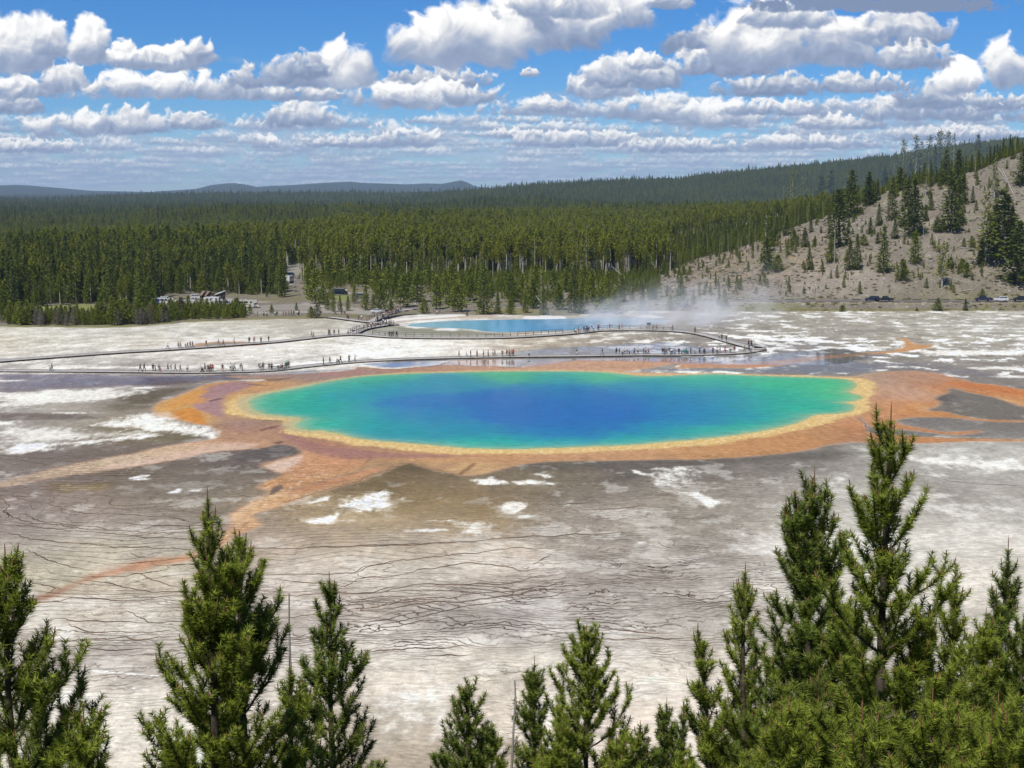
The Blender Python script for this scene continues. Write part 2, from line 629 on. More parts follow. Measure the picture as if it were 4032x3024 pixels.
def ground_h(x, y):
    x = np.asarray(x, float)
    y = np.asarray(y, float)
    u = frame_u(x, y)
    h = np.zeros(np.broadcast(x, y).shape)
    # the bank that carries the road, then the near hill on the right
    bank = sstep(y, 488.0, 500.0) * 2.0 * sstep(u, 2350, 2700)
    left_bank = 1.6 * sstep(y, 470.0, 560.0) * (1 - sstep(u, 2350, 2700)) * sstep(u, 900, 1500)
    crest = interp(u, HILL_CREST)
    zc = np.maximum(z_at(crest, HILL_D), 0.0)
    t = np.clip((y - 513.0) / (HILL_D - 513.0), 0, 1)
    zc_m = np.maximum(zc - 2.0, 0)
    gul = fbm(x / 38.0, y / 38.0, 4, 201) * 7.0 + fbm(x / 120.0 + 0.2 * y / 60, y / 400.0, 2, 205) * 6.0
    prof = t ** 1.15
    amp = np.clip(zc / 20.0, 0, 1) * np.sin(np.clip(t, 0, 1) * math.pi) * 0.85
    behind = np.clip((y - HILL_D) / 600.0, 0, 4)
    hill = (prof * zc_m + gul * amp * 1.25) * (1 - 0.42 * sstep(y, HILL_D + 4, 880.0))
    fall = 1 - sstep(y, 1000.0, 2200.0)
    h = h + bank + left_bank + hill * fall
    h = h + fbm(x / 300.0, y / 300.0, 3, 210) * 2.0 * sstep(y, 640, 1200)
    # the plain drops beyond the near forest, so that the ridges stand behind a valley
    d0 = interp(u, VALLEY_EDGE)
    h = h - 18.0 * sstep(y, d0, d0 + 320.0)
    for k, (line, D, fr, br, th) in enumerate(RIDGES):
        z = z_at(interp(u, line), D, th)
        up = sstep(y, D - fr, D)
        dn = 1 - sstep(y, D, D + br) * 0.9
        rough = fbm(x / (D * 0.06), y / (D * 0.10), 4, 220 + k) * D * 0.0022
        zz = -18.0 + (z + 18.0) * up * dn + rough * up * (1 - sstep(y, D - fr * 0.12, D)) * 1.5
        h = np.maximum(h, zz)
    # the viewpoint hillside: falls away from the overlook
    r = np.sqrt(x * x + (y * 1.0) ** 2)
    slope = EYE - 1.65 - 0.455 * y - 0.0006 * x * x + fbm(x / 9.0, y / 9.0, 3, 230) * 0.5 - 0.0
    near = np.where(y < 92, np.maximum(slope, 0.0), 0.0)
    near = np.minimum(near, EYE + 60)
    front = 1 - sstep(y, 60.0, 92.0)
    h = np.where(y < 200, near * np.where(y > 60, front, 1.0), h)
    return h


def hit(px, py, y0=90.0, y1=30000.0):
    """where the sight line through a photo pixel meets the ground"""
    a, b, c = unproj(px, py)
    ys = np.exp(np.linspace(math.log(y0), math.log(y1), 2500))
    xs = ys * a / b
    zs = EYE + ys * c / b
    d = zs - ground_h(xs, ys)
    i = int(np.argmax(d < 0))
    if d[i] >= 0:
        i = len(ys) - 1
        return float(xs[i]), float(ys[i]), float(zs[i])
    if i == 0:
        i = 1
    t = d[i - 1] / (d[i - 1] - d[i])
    y = ys[i - 1] + (ys[i] - ys[i - 1]) * t
    x = y * a / b
    return float(x), float(y), float(ground_h(np.array([x]), np.array([y]))[0])


def flat(px, py, z=0.0):
    """photo pixel -> point of the basin floor"""
    a, b, c = unproj(np.asarray(px, float), np.asarray(py, float))
    k = (z - EYE) / c
    return a * k, b * k


def pxm(y, z=0.0):
    """photo pixels per metre at depth y"""
    return FOC / (y * math.cos(PITCH) + (EYE - z) * math.sin(PITCH))


# ------------------------------------------------------------------ surveyed outlines of the basin (traced, then laid on the ground plane)
_CR = {'A': (0, 1400, 1.58), 'B': (1200, 1400, 1.4747), 'C': (2600, 1300, 1.5447), 'D': (0, 1850, 1.3825), 'E': (1400, 2000, 1.4747), 'F': (0, 0, 0.5486), 'P': (0, 0, 1.0), 'G': (394, 1330, 1.124)}


def pts(txt):
    """'A 10,20 30,40 B 5,6' -> photo pixels"""
    o = []
    cr = _CR['P']
    for w in txt.split():
        if w in _CR:
            cr = _CR[w]
            continue
        a, b = w.split(',')
        o.append((cr[0] + float(a) / cr[2], cr[1] + float(b) / cr[2]))
    return np.array(o)


def wpts(txt):
    p = pts(txt)
    x, y = flat(p[:, 0], p[:, 1])
    return np.stack([x, y], 1)


def smooth_closed(p, n=3):
    for _ in range(n):
        q = np.roll(p, -1, 0)
        p = np.stack([p * 0.75 + q * 0.25, p * 0.25 + q * 0.75], 1).reshape(-1, 2)
    return p


def smooth_open(p, n=2):
    for _ in range(n):
        a, b = p[:-1], p[1:]
        q = np.stack([a * 0.75 + b * 0.25, a * 0.25 + b * 0.75], 1).reshape(-1, 2)
        p = np.concatenate([p[:1], q, p[-1:]])
    return p


def sdist(poly, X, Y, margin=6.0):
    """signed distance to a closed outline, + inside; -margin where far"""
    out_ = np.full(X.shape, -margin, np.float32)
    lo = poly.min(0) - margin
    hi = poly.max(0) + margin
    m = (X > lo[0]) & (X < hi[0]) & (Y > lo[1]) & (Y < hi[1])
    if not m.any():
        return out_
    x = X[m]
    y = Y[m]
    d2 = np.full(x.shape, 1e9, np.float32)
    ins = np.zeros(x.shape, bool)
    n = len(poly)
    for i in range(n):
        ax, ay = poly[i]
        bx, by = poly[(i + 1) % n]
        ex, ey = bx - ax, by - ay
        px_, py_ = x - ax, y - ay
        t = np.clip((px_ * ex + py_ * ey) / (ex * ex + ey * ey + 1e-9), 0, 1)
        dx_ = px_ - ex * t
        dy_ = py_ - ey * t
        np.minimum(d2, dx_ * dx_ + dy_ * dy_, out=d2)
        if (ay > by) != (ay < by) or ay != by:
            c = (ay > y) != (by > y)
            if c.any():
                xc = ax + (y - ay) / (by - ay + 1e-12) * ex
                ins ^= c & (x < xc)
    d = np.sqrt(d2)
    out_[m] = np.where(ins, d, -d)
    return out_


def ldist(line, X, Y, margin=6.0):
    """distance to an open line"""
    out_ = np.full(X.shape, margin, np.float32)
    lo = line.min(0) - margin
    hi = line.max(0) + margin
    m = (X > lo[0]) & (X < hi[0]) & (Y > lo[1]) & (Y < hi[1])
    x = X[m]
    y = Y[m]
    d2 = np.full(x.shape, margin * margin, np.float32)
    for (ax, ay), (bx, by) in zip(line[:-1], line[1:]):
        ex, ey = bx - ax, by - ay
        px_, py_ = x - ax, y - ay
        t = np.clip((px_ * ex + py_ * ey) / (ex * ex + ey * ey + 1e-9), 0, 1)
        np.minimum(d2, (px_ - ex * t) ** 2 + (py_ - ey * t) ** 2, out=d2)
    out_[m] = np.sqrt(d2)
    return out_


WATER = pts('A 1545,285 1545,310 1575,342 1620,362 1700,373 1780,380 1850,388 1885,396 1845,415 1832,440 1862,460 1930,468 1990,466 2060,480 2130,495 2212,515 '
            'B 350,489 450,501 530,504 650,515 800,528 950,540 1100,545 1300,543 1500,537 1700,530 1900,522 2050,508 2212,495 '
            'C 350,655 500,635 650,610 800,577 880,548 925,520 985,513 1100,508 1175,490 1188,465 1165,447 1110,440 1180,432 1235,415 1215,395 1140,378 1190,352 1195,322 1150,300 1050,290 900,284 700,279 500,271 300,264 '
            'B 2212,112 2100,116 1950,118 1870,108 1800,100 1700,93 1500,89 1200,89 1000,92 800,97 600,102 450,110 300,122 150,145 0,178 '
            'A 1780,212 1680,232 1600,250 1558,268')
RIM = pts('A 1500,235 1430,282 1398,310 1378,337 1400,362 1480,382 1600,393 1700,396 1790,404 1757,430 1738,462 1800,492 1900,508 2000,520 2100,540 2212,562 '
          'B 400,533 600,550 800,567 960,580 1100,578 1300,572 1500,570 1700,563 1900,553 2050,543 2212,533 '
          'C 350,697 550,667 750,637 900,602 1000,577 1080,547 1150,527 1230,512 1282,482 1272,447 1292,420 1302,380 1312,330 1302,308 1200,290 1000,281 700,271 400,261 200,256 '
          'B 2212,106 1900,101 1800,91 1500,80 1000,83 600,94 300,113 0,167 A 1896,180 1700,216 1580,236')
ORANGE = pts('A 968,312 1000,290 1100,258 1180,224 1250,194 1320,172 1400,162 1480,158 1600,163 1680,150 1500,140 1400,128 1600,122 1900,112 2212,92 '
             'B 300,62 500,82 640,68 780,58 850,30 1000,22 1150,22 1100,60 1220,72 1300,48 1420,26 1700,22 2212,20 '
             'C 200,188 450,202 600,197 800,176 1000,156 1200,142 1400,131 1480,112 1500,80 1470,55 1440,45 1490,50 1540,88 1690,93 1560,118 1450,134 1200,153 1050,166 900,191 700,217 550,231 400,226 200,230 90,236 '
             'B 2212,38 2050,60 1900,88 1780,93 '
             'C 0,262 300,266 700,272 1000,280 1200,284 1280,262 1400,252 1540,248 1680,258 1760,284 1830,300 1900,322 2050,334 2212,364 2240,370 2240,470 2212,464 2130,440 2050,408 1950,392 1880,378 1800,352 1720,356 1760,378 1640,410 1700,440 1650,470 1600,492 1700,492 1800,518 1950,545 2240,552 2240,560 1950,552 1800,532 1600,524 1480,534 1420,546 1440,572 1600,600 1740,626 1900,612 1960,616 1880,630 1760,636 1600,616 1480,602 1400,596 1330,600 1290,585 1250,560 1235,535 1200,524 1190,535 1230,560 1240,600 1260,625 1330,632 1500,640 1600,652 1900,660 2240,668 2240,678 2000,672 1700,682 '
             '1500,690 1380,690 1200,676 1100,682 1000,700 850,736 600,762 300,782 154,786 '
             'B 2212,598 1950,604 1700,608 1450,611 1300,621 1150,652 1060,676 1000,690 930,694 900,690 700,650 640,622 590,618 500,652 400,692 300,732 150,772 0,815 '
             'A 2212,752 2050,802 1900,872 1750,932 1600,972 1545,1000 1592,1030 1602,1058 1540,1082 1470,1112 1400,1152 1366,1166 1372,1140 1420,1098 1456,1050 1456,1000 1488,958 1560,920 1648,880 1700,828 1600,832 1650,790 1790,745 1690,705 1620,680 1780,640 1886,612 '
             '1888,592 1862,570 1790,548 1700,553 1600,577 1500,583 1300,597 1150,632 1000,662 800,692 600,722 400,744 200,778 -20,824 -20,804 200,742 400,694 600,652 850,610 1000,570 1200,540 1345,520 '
             '1380,500 1370,470 1330,440 1240,425 1180,415 1060,385 1000,378 962,350')
LOWSTREAM = pts('D 1205,392 1150,420 1080,450 970,468 850,480 760,492 700,512 620,530 545,560 480,580 400,612 300,655 200,690 90,722 -40,760 -60,790 60,745 200,722 300,690 400,640 450,612 540,590 640,570 760,552 870,520 980,505 1100,470 1170,440 1225,400')
DARKS = [  # dark grey / olive films  (outline, colour, opacity, softness m)
    ('A 1600,580 1700,557 1790,550 1858,572 1880,595 1845,617 1700,640 1500,660 1420,640', '#6f6965', 0.8, 1.2),
    ('C 1620,418 1760,378 1812,400 1800,430 1700,445', '#6d6865', 0.8, 2.5),
    ('C 1195,526 1240,535 1290,560 1350,590 1480,612 1600,620 1700,640 1560,645 1400,632 1300,626 1250,600 1238,565', '#7d7a78', 0.9, 0.5),
    ('C 1060,586 1120,605 1200,630 1290,645 1200,642 1110,625 1045,600', '#77726c', 0.9, 0.5),
    ('C 1410,540 1700,530 1980,545 2240,560 2240,660 1900,655 1650,640 1500,610 1440,580', '#8d8781', 0.8, 1.5),
    ('C 1820,375 1950,400 2060,420 2240,470 2240,545 1950,540 1800,510 1780,440', '#857f76', 0.8, 2.0),
    ('C 920,655 970,664 960,672 925,668', '#6b6460', 0.9, 0.3),
    ('B 600,618 740,622 820,640 880,680 860,700 700,690 560,680 500,660', '#6b614c', 0.55, 2.5),
    ('B 1250,640 1400,618 1560,628 1700,622 1800,625 1760,650 1500,665 1300,670', '#6b6660', 0.6, 2.5),
    ('C 0,800 300,795 600,775 850,750 1050,730 1200,745 1100,790 800,790 500,800 200,815', '#716b63', 0.75, 2.5),
    ('A 960,290 1020,255 1120,222 1200,200 1080,200 900,220 700,270 840,300', '#5d543c', 0.7, 2.0),
    ('A 640,305 960,280 930,330 760,345 660,340', '#6b6045', 0.6, 3.0),
    ('A -20,118 400,115 700,120 1000,130 1150,128 1240,140 1200,158 900,178 700,195 450,205 200,220 -20,235', '#857b82', 0.85, 2.5),
    ('A 900,140 1200,128 1400,118 1840,118 1800,132 1500,150 1300,162 1100,180 900,196 820,190', '#675a5e', 0.75, 2.0),
    ('A 1380,118 1840,118 2000,108 1990,122 1820,140 1600,150 1420,142', '#665040', 0.55, 1.2),
    ('A -20,362 200,356 500,366 640,385 500,398 300,400 60,405 -20,400', '#74675f', 0.8, 1.5),
    ('A 500,440 900,455 1240,488 1280,515 1100,535 900,545 700,545 800,520 1000,498 700,480', '#7b7157', 0.7, 2.0),
    ('A -20,590 300,560 700,545 1000,540 1150,545 900,600 600,645 350,690 -20,700', '#83776d', 0.75, 4.0),
    ('A 330,790 400,800 700,800 620,835 420,848 320,830', '#94804f', 0.75, 1.5),
    ('A 1000,700 1500,700 1600,690 1480,800 1300,880 900,900 600,860 800,790', '#8d8377', 0.5, 4.0),
    ('B 1850,92 2000,85 2212,64 C 500,240 900,205 1100,185 1300,205 1350,235 1240,262 1000,265 700,255 400,248 100,252', '#8b8c8f', 0.85, 2.5),
    ('B 560,30 640,22 720,10 850,20 700,50 600,62 500,72 420,66', '#9b938f', 0.8, 1.0),
    ('B 1150,20 1290,38 1240,65 1160,58', '#98918c', 0.8, 1.0),
    ('B 200,640 420,640 620,700 820,740 900,800 800,860 560,860 300,780', '#8d7d5f', 0.35, 4.0),
    ('B 900,780 1130,830 1150,900 1300,960 1200,1000 900,940 600,940 300,900 500,850 700,870', '#9a8866', 0.40, 4.0),
    ('C 900,860 1500,860 2212,840 2240,960 1800,940 1400,950 1000,930', '#aaa49b', 0.3, 5.0),
]
MATS = [   # films inside the coloured mats (outline, colour, opacity, softness m, noise m)
    ('G 430,270 470,225 520,205 620,193 690,203 640,225 565,250 545,290 560,330 545,350 500,345 470,330 430,320 405,295', '#a58088', 0.8, 1.2, 2.0),
    ('G 500,330 620,360 760,375 720,400 640,420 560,410 520,380', '#a98378', 0.6, 2.0, 2.0),
    ('G 305,325 360,300 450,288 478,272 430,262 480,235 440,232 360,258 290,300', '#dd9b50', 0.8, 1.0, 1.5),
    ('G 320,325 400,308 450,330 468,360 460,382 420,388 370,368 325,345', '#d88f40', 0.9, 0.7, 1.0),
    ('G 250,330 300,330 340,360 400,385 460,395 520,410 500,440 440,425 340,400 270,365', '#ecd2bc', 0.75, 1.2, 2.0),
    ('G 770,400 830,418 900,448 1000,478 1100,490 1200,502 1300,512 1500,518 1700,524 1400,532 1250,532 1100,540 1000,530 900,492 820,452', '#a4766e', 0.75, 1.0, 1.5),
    ('G 700,575 780,548 900,518 890,550 820,590 760,602 720,590', '#ecd0bc', 0.75, 1.0, 2.5),
    ('G 480,470 620,462 700,470 680,492 560,512 440,540 200,575 0,590 0,575 200,540 400,500', '#e6c3ad', 0.6, 1.5, 3.0),
    ('G 860,668 1000,622 1150,588 1060,640 950,668', '#a38469', 0.6, 0.7, 1.2),
    ('G 742,692 768,662 800,650 808,664 780,686 750,702', '#70625a', 0.9, 0.3, 0.8),
    ('G 720,705 745,690 750,702 720,712 700,712', '#8c6f5c', 0.7, 0.3, 0.8),
    ('G 590,800 602,770 660,728 720,705 800,688 900,672 870,690 760,712 690,745 640,780 628,800 640,830 600,860', '#eec79c', 0.65, 0.5, 1.2),
    ('G 640,770 690,765 672,790 700,815 690,835 640,835 660,815', '#e9bd8c', 0.6, 0.3, 0.6),
    ('G 900,660 1100,612 1250,570 1290,560 1200,600 1000,660 880,690 800,700', '#d8946a', 0.6, 0.6, 1.0),
    ('G 920,505 1000,520 1150,545 1120,580 1000,600 880,612 820,600 880,560', '#d79a72', 0.5, 2.0, 4.0),
    ('G 1510,690 1520,645 1555,618 1610,612 1640,650 1655,690 1590,704', '#dcae86', 0.8, 1.0, 3.0),
    ('G 1450,575 1500,560 1580,545 1600,555 1560,575 1500,585', '#b48c68', 0.7, 1.0, 1.5),
    ('G 1290,575 1340,552 1430,562 1480,580 1600,602 1590,618 1450,606 1360,598', '#6f6149', 0.6, 0.8, 1.6),
    ('G 1580,600 1620,575 1655,552 1662,560 1630,590 1600,610', '#8b6848', 0.8, 0.3, 0.6),
    ('G 1180,540 1210,525 1200,545 1170,560', '#a07058', 0.6, 0.3, 0.6), ('G 1270,540 1300,520 1290,535 1260,552', '#94674c', 0.7, 0.3, 0.5),
    ('G 480,278 520,268 556,267 520,276 490,284', '#6f5250', 0.8, 0.2, 0.3), ('G 600,200 700,206 780,212 700,212', '#7a5a52', 0.7, 0.2, 0.3),
    ('G 710,365 780,362 740,368', '#6f5048', 0.7, 0.2, 0.3), ('G 700,408 760,392 800,388 770,400 720,412', '#6b4c42', 0.75, 0.25, 0.5),
    ('G 765,465 800,455 815,462 790,470', '#5d4a44', 0.8, 0.2, 0.4),
    ('G 180,160 300,166 500,163 760,150 960,138 900,150 700,166 500,174 320,176', '#b9775a', 0.7, 0.8, 1.0),
    ('G 520,185 620,178 760,182 850,176 800,190 640,196', '#5f4c48', 0.6, 1.0, 1.5),
    ('G 950,150 1100,140 1200,150 1100,165 980,170', '#b58276', 0.6, 1.0, 1.0),
    ('G 1230,120 1370,108 1380,128 1280,140', '#8e93a2', 0.7, 1.0, 1.5),
    ('C 1230,255 1350,262 1450,300 1400,340 1300,330', '#b99a86', 0.4, 3.0, 3.0),
    ('C 1350,330 1560,360 1680,400 1620,440 1500,430 1400,400', '#cfa28a', 0.5, 3.0, 3.0),
    ('C 1560,480 1600,450 1660,470 1640,500 1580,500', '#e0b080', 0.5, 1.0, 2.0),
    ('C 1700,312 1860,320 2000,334 2212,372 2212,400 2000,366 1850,345', '#cf7e48', 0.7, 0.8, 1.5),
    ('C 1980,410 2130,440 2212,464 2212,440 2130,415 2050,400', '#e0ae7c', 0.6, 1.0, 1.5),
]
WHITES = [   # dry white sinter patches (outline, opacity, ragged m)
    ('B 120,868 260,840 330,800 450,775 560,800 480,850 500,880 330,910 210,905', 1.0, 1.2),
    ('B 20,965 200,915 235,930 150,975 60,975', 1.0, 0.8),
    ('B 30,855 110,825 165,812 130,840', 0.9, 0.5),
    ('B 700,953 890,955 700,962', 1.0, 0.3),
    ('B 890,960 1060,985 1040,1000 960,1030 890,1035 920,990', 0.8, 1.2),
    ('B 540,1010 880,1008 840,1020 560,1020', 0.9, 0.5),
    ('B 985,720 1080,700 1190,740 1100,752 1000,745', 0.9, 0.8),
    ('B 1190,735 1300,722 1480,740 1440,750 1250,748', 0.9, 0.8),
    ('B 1330,686 1420,690 1460,712 1400,708', 0.9, 0.5),
    ('B 1150,870 1200,845 1290,855 1300,880 1220,915 1140,900', 0.8, 0.6),
    ('B 1230,930 1330,930 1280,945', 0.8, 0.4),
    ('B 2030,655 2212,645 C 200,855 250,860 200,890 150,940 100,920 0,935 B 2180,760 2050,735', 0.9, 1.2),
    ('B 1880,655 2000,690 1960,695 1890,668', 0.9, 0.4),
    ('B 1900,1085 1980,1080 1960,1095', 0.9, 0.3),
    ('C 130,990 230,982 360,1055 300,1085 240,1030', 0.85, 0.5),
    ('C 960,880 1060,860 1220,890 1200,925 1050,930 980,905', 0.55, 1.5),
    ('C 780,935 1000,925 1150,980 1300,1040 1250,1060 900,1000', 0.35, 3.0),
    ('C 450,1260 660,1200 1100,1210 1500,1250 1480,1350 700,1370 400,1340', 0.35, 2.0),
    ('C 1560,960 1700,1040 1980,1080 2240,1065 2240,1100 1900,1110 1600,1100 1300,1060', 0.5, 2.0),
    ('C 1530,770 1800,770 2240,790 2240,850 2000,855 1750,830 1560,800', 0.75, 2.0),
    ('C 1560,870 1700,870 1760,890 1620,905', 0.6, 1.0),
    ('C 1830,228 2240,215 2240,245 1900,240', 0.75, 1.0),
    ('C 1520,125 1750,118 2240,125 2240,158 1900,155 1600,150', 0.8, 1.5),
    ('C 1980,278 2240,272 2240,292 2050,290', 0.75, 1.0),
    ('C 1600,280 1700,270 1800,268 1700,262', 0.3, 1.0),
    ('C 500,40 650,35 720,50 600,58', 0.8, 0.8), ('C 850,50 960,40 1000,70 930,90 870,70', 0.8, 0.8),
    ('C 560,92 640,90 636,115 590,112', 0.8, 0.8), ('C 1020,100 1170,105 1080,118', 0.7, 0.8), ('C 1240,95 1400,100 1380,115 1250,112', 0.6, 0.8),
    ('C 1220,185 1350,190 1300,210 1230,205', 0.4, 1.5),
    ('A 790,765 860,748 940,740 930,768 850,778', 1.0, 0.4),
    ('A 1030,855 1110,830 1120,858', 1.0, 0.3), ('A 1180,842 1250,832 1240,846', 0.9, 0.3),
    ('A 0,575 120,545 380,550 300,590 60,618', 1.0, 1.0),
    ('A 350,545 600,510 980,495 880,520 600,545 450,560', 0.95, 1.0),
    ('A -20,440 300,440 600,470 900,480 1000,490 700,510 400,540 60,560 -20,560', 0.65, 2.0),
    ('A 900,355 960,350 1060,388 1180,418 1240,430 1330,445 1370,475 1340,520 1250,500 1100,490 900,470 600,430 700,400', 0.85, 1.5),
    ('A -20,235 300,215 700,205 960,210 860,250 600,285 300,300 -20,340', 0.70, 2.0),
    ('A -20,405 60,410 80,428 -20,432', 0.9, 0.8), ('A 250,352 440,350 560,360 400,362', 0.9, 0.6),
    ('A 820,198 960,196 950,205 860,206', 0.9, 0.5), ('A -20,150 170,152 100,160 -20,160', 0.8, 0.5),
    ('A 1600,60 1800,40 2212,20 2240,30 1900,75 1700,85', 0.85, 1.2),
    ('A 400,60 900,70 1500,50 1560,62 1200,85 800,80 300,85', 0.55, 1.5),
    ('P 1345,1385 1420,1378 1560,1388 1480,1405 1350,1420', 0.8, 1.0),
    ('P 2340,1365 2560,1360 2600,1370 2450,1382', 0.9, 1.0), ('P 2590,1358 2680,1345 2650,1365', 0.9, 0.8), ('P 2455,1350 2590,1330 2570,1352', 0.85, 1.0),
    ('P 1480,1265 1700,1243 1900,1236 2020,1242 1800,1258 1560,1276', 1.0, 0.6), ('P 2050,1250 2220,1243 2230,1258 2100,1262', 1.0, 0.6),
    ('P 1545,1282 1640,1290 1700,1297 1600,1296', 0.9, 0.5), ('P 1600,1303 1760,1295 1840,1300 1700,1312', 0.8, 0.5),
    ('D 260,850 330,838 430,870 380,910 260,920', 0.55, 0.5), ('D 500,1090 660,1100 640,1108 510,1100', 1.0, 0.15), ('D 660,1105 900,1120 900,1130 700,1118', 0.9, 0.15),
    ('D 620,1165 800,1195 800,1205 640,1175', 0.8, 0.1), ('D 630,1210 800,1245 700,1228', 0.8, 0.1),
    ('D 220,1205 400,1215 560,1250 820,1270 820,1290 560,1290 250,1260', 0.35, 1.0),
    ('E 120,1200 200,1090 330,1055 440,1090 520,1190 540,1260 420,1310 220,1300', 0.7, 1.5),
    ('E 110,790 340,770 620,740 900,790 600,800 200,830', 0.35, 0.8),
    ('E 420,75 600,72 500,80', 1.0, 0.2),
]
# tint of the ground between the traced features
TINTS = '''100,720#e6e0d0 300,715#e0d8c4 500,700#dcd3bd 650,690#cfc6b0 40,712#dcd3ba 200,755#eae5da 400,750#e4ddcf 100,790#dfd8cc 400,785#dcd5ca 600,770#e8e2d8 850,745#f0ebe2
1000,735#ede6da 1100,760#cdc2ae 1200,740#c0b39d 1300,735#b3a794 1300,765#a9a29a 1450,735#aba295 1550,765#a8a29b 1700,740#b3aa9b 1900,720#bfb6a5 2100,700#d2cbba 2000,690#c5bca8
1700,700#bbb19d 1800,760#a49d93 2100,750#b6b0a4 1900,790#9b948c 2100,790#9d958d 1700,785#929192 50,820#a59c9a 200,820#9d9394 350,825#8b7f82 100,850#d5cfc4 250,850#d2cbbe
330,850#857a66 100,875#c9c1b3 50,890#8f857f 200,890#877a6e 100,920#cec7ba 250,915#b5aa92 50,950#c5bdb2 50,985#978b83 200,980#8c8075 300,960#9b8e7a 100,1010#9b8f87
300,1000#94897d 500,970#827672 400,1000#8f847b 100,1060#a29389 250,1050#9b8d7c 400,1050#958a79 100,1120#a89c92 300,1110#a4988c 450,1080#998e80 100,1170#b0a79c 300,1170#b5aca0
100,1220#b7af9b 250,1210#bfb5a0 300,1290#bcb1a1 200,1300#bcaf9e 150,1350#cbc4b7 300,1350#cbc3b6 150,1400#b8aea2 250,1420#a69d95 300,1450#c9c0b3 250,1500#d5ccbf 200,1550#d8cfc2
150,1620#d5ccbe 800,1020#7d7156 900,1030#80725e 1100,1010#7f7565 1400,1010#7f7870 1700,990#8b847c 1000,1060#9f8e72 1200,1050#948978 1100,1090#998662 900,1090#a5916f 650,1100#a89679
750,1120#ad9c80 1000,1130#ac9b82 600,1150#ad9f90 800,1170#b5a996 1000,1180#beb2a2 650,1200#b7aa9a 1200,1100#aba39a 1300,1130#b5aa9c 1500,1060#aca293 1500,1120#a39b8e 1400,1180#a69e93
1700,1060#b6aea3 1800,1120#c8c2b6 1650,1080#aba398 700,1250#cec5b9 900,1230#cec5b8 1100,1220#ccc0b2 1300,1220#a69d92 1500,1200#a9a196 700,1300#c4b8aa 900,1290#bdb2a5 1100,1290#ada49a
1300,1270#a89f96 1500,1270#b6ada2 700,1330#aba197 900,1340#a69f97 1100,1340#aea7a0 1300,1350#b0a8a0 1500,1340#bab2a7 700,1380#c7bfb4 900,1400#d2cabe 1200,1390#d2cabd 1500,1400#cec5b8
850,1450#d2c8ba 1100,1450#d1c7b8 1400,1450#d6ccbe 1600,1480#d7cdbf 820,1560#b7ad9e 900,1620#a89c8c 1100,1550#d1c6b7 1500,1550#d6cabb 1900,1010#bab4a9 2050,990#cec9be 2150,1010#ccc7bd
2000,1050#aaa298 2150,1060#ada69c 1850,1080#c8c3b9 2050,1100#bdb6aa 2150,1110#d7d2c8 1900,1180#d3cec2 2100,1160#d4cec3 2150,1220#d0c9bc 2100,1280#d1c9bc 2150,1350#c8c0b4 1950,1300#ccc5b9
1650,1250#c8c1b6 2150,1400#bdb5a9 1850,900#8f857a 2000,880#8a8278 2150,900#8c857c 1500,1000#827b74'''
WATER_TINTS = '''545,868#93b487 560,880#7db48c 560,860#8fb88a 600,870#4aa493 600,850#6eae89 650,885#2f9f98 700,835#5ba88e 800,815#85ae7c 750,825#5fa693 700,870#2b98a3 750,850#2f8fb0 850,835#3d86b2 1000,825#3e86b0
1200,815#4c94a6 1100,808#8fb06a 1300,808#80b47c 1500,812#6fb488 1500,830#3f97a4 1700,820#74b58d 1800,830#8abd83 1830,850#9ac386 1700,840#57ad94 900,870#1f6cbc 1100,860#1e61bb 1300,860#1f66bc 1500,860#2e78b6 1600,860#3c90a8
1700,860#43a59a 1780,880#4fae98 1700,900#2c9fa0 1600,900#1f8cae 1500,900#1f76ba 1300,900#1a62be 1100,900#1a64be 900,900#187ab8 750,900#2398a4 800,920#1e95a8 900,935#1b8dac
1000,930#1782b4 1000,960#1fa3a3 1200,940#176ebc 1200,962#1d9fac 1400,935#1b88b2 1400,958#2aa7a2 1550,935#28a19f 1650,925#38aa96 1300,920#1a68be 1750,900#48b090 1200,840#2f72b6 1400,835#3a82b0 680,915#3fae94 1100,965#1fa5a4 620,880#3a9f96'''


def parse_tints(txt):
    o = []
    for w in txt.split():
        a, h = w.split('#')
        x, y = a.split(',')
        o.append((float(x) * 1.82278, float(y) * 1.82278) + srgb(h))
    return np.array(o)


def blend(tints, X, Y, sig=0.5, ys=1.0):
    """gaussian-weighted blend of scattered values"""
    ax, ay = flat(tints[:, 0], tints[:, 1])
    q1 = (X / Y * 10).astype(np.float32)
    q2 = (1000.0 / Y * ys).astype(np.float32)
    a1 = ax / ay * 10
    a2 = 1000.0 / ay * ys
    k = tints.shape[1] - 2
    acc = np.zeros(X.shape + (k,), np.float32)
    ws = np.zeros(X.shape, np.float32)
    for i in range(len(tints)):
        w = np.exp(-((q1 - a1[i]) ** 2 + (q2 - a2[i]) ** 2) / (sig * sig)) + 1e-7 / ((q1 - a1[i]) ** 2 + (q2 - a2[i]) ** 2 + 0.01) ** 2
        acc += w[..., None] * tints[i, 2:].astype(np.float32)
        ws += w
    return acc / ws[..., None]


def idw(tints, X, Y, power=2.0, ys=1.0):
    """smooth scattered-data blend of colours over the ground"""
    ax, ay = flat(tints[:, 0], tints[:, 1])
    q1 = (X / Y * 10).astype(np.float32)
    q2 = (1000.0 / Y * 1.0 * ys).astype(np.float32)
    a1 = ax / ay * 10
    a2 = 1000.0 / ay * ys
    acc = np.zeros(X.shape + (3,), np.float32)
    ws = np.zeros(X.shape, np.float32)
    for i in range(len(tints)):
        w = 1.0 / ((q1 - a1[i]) ** 2 + (q2 - a2[i]) ** 2 + 0.004) ** power
        acc += w[..., None] * tints[i, 2:5].astype(np.float32)
        ws += w
    return acc / ws[..., None]


ALB = 0.80       # photo linear value -> reflectance of a sunlit horizontal surface


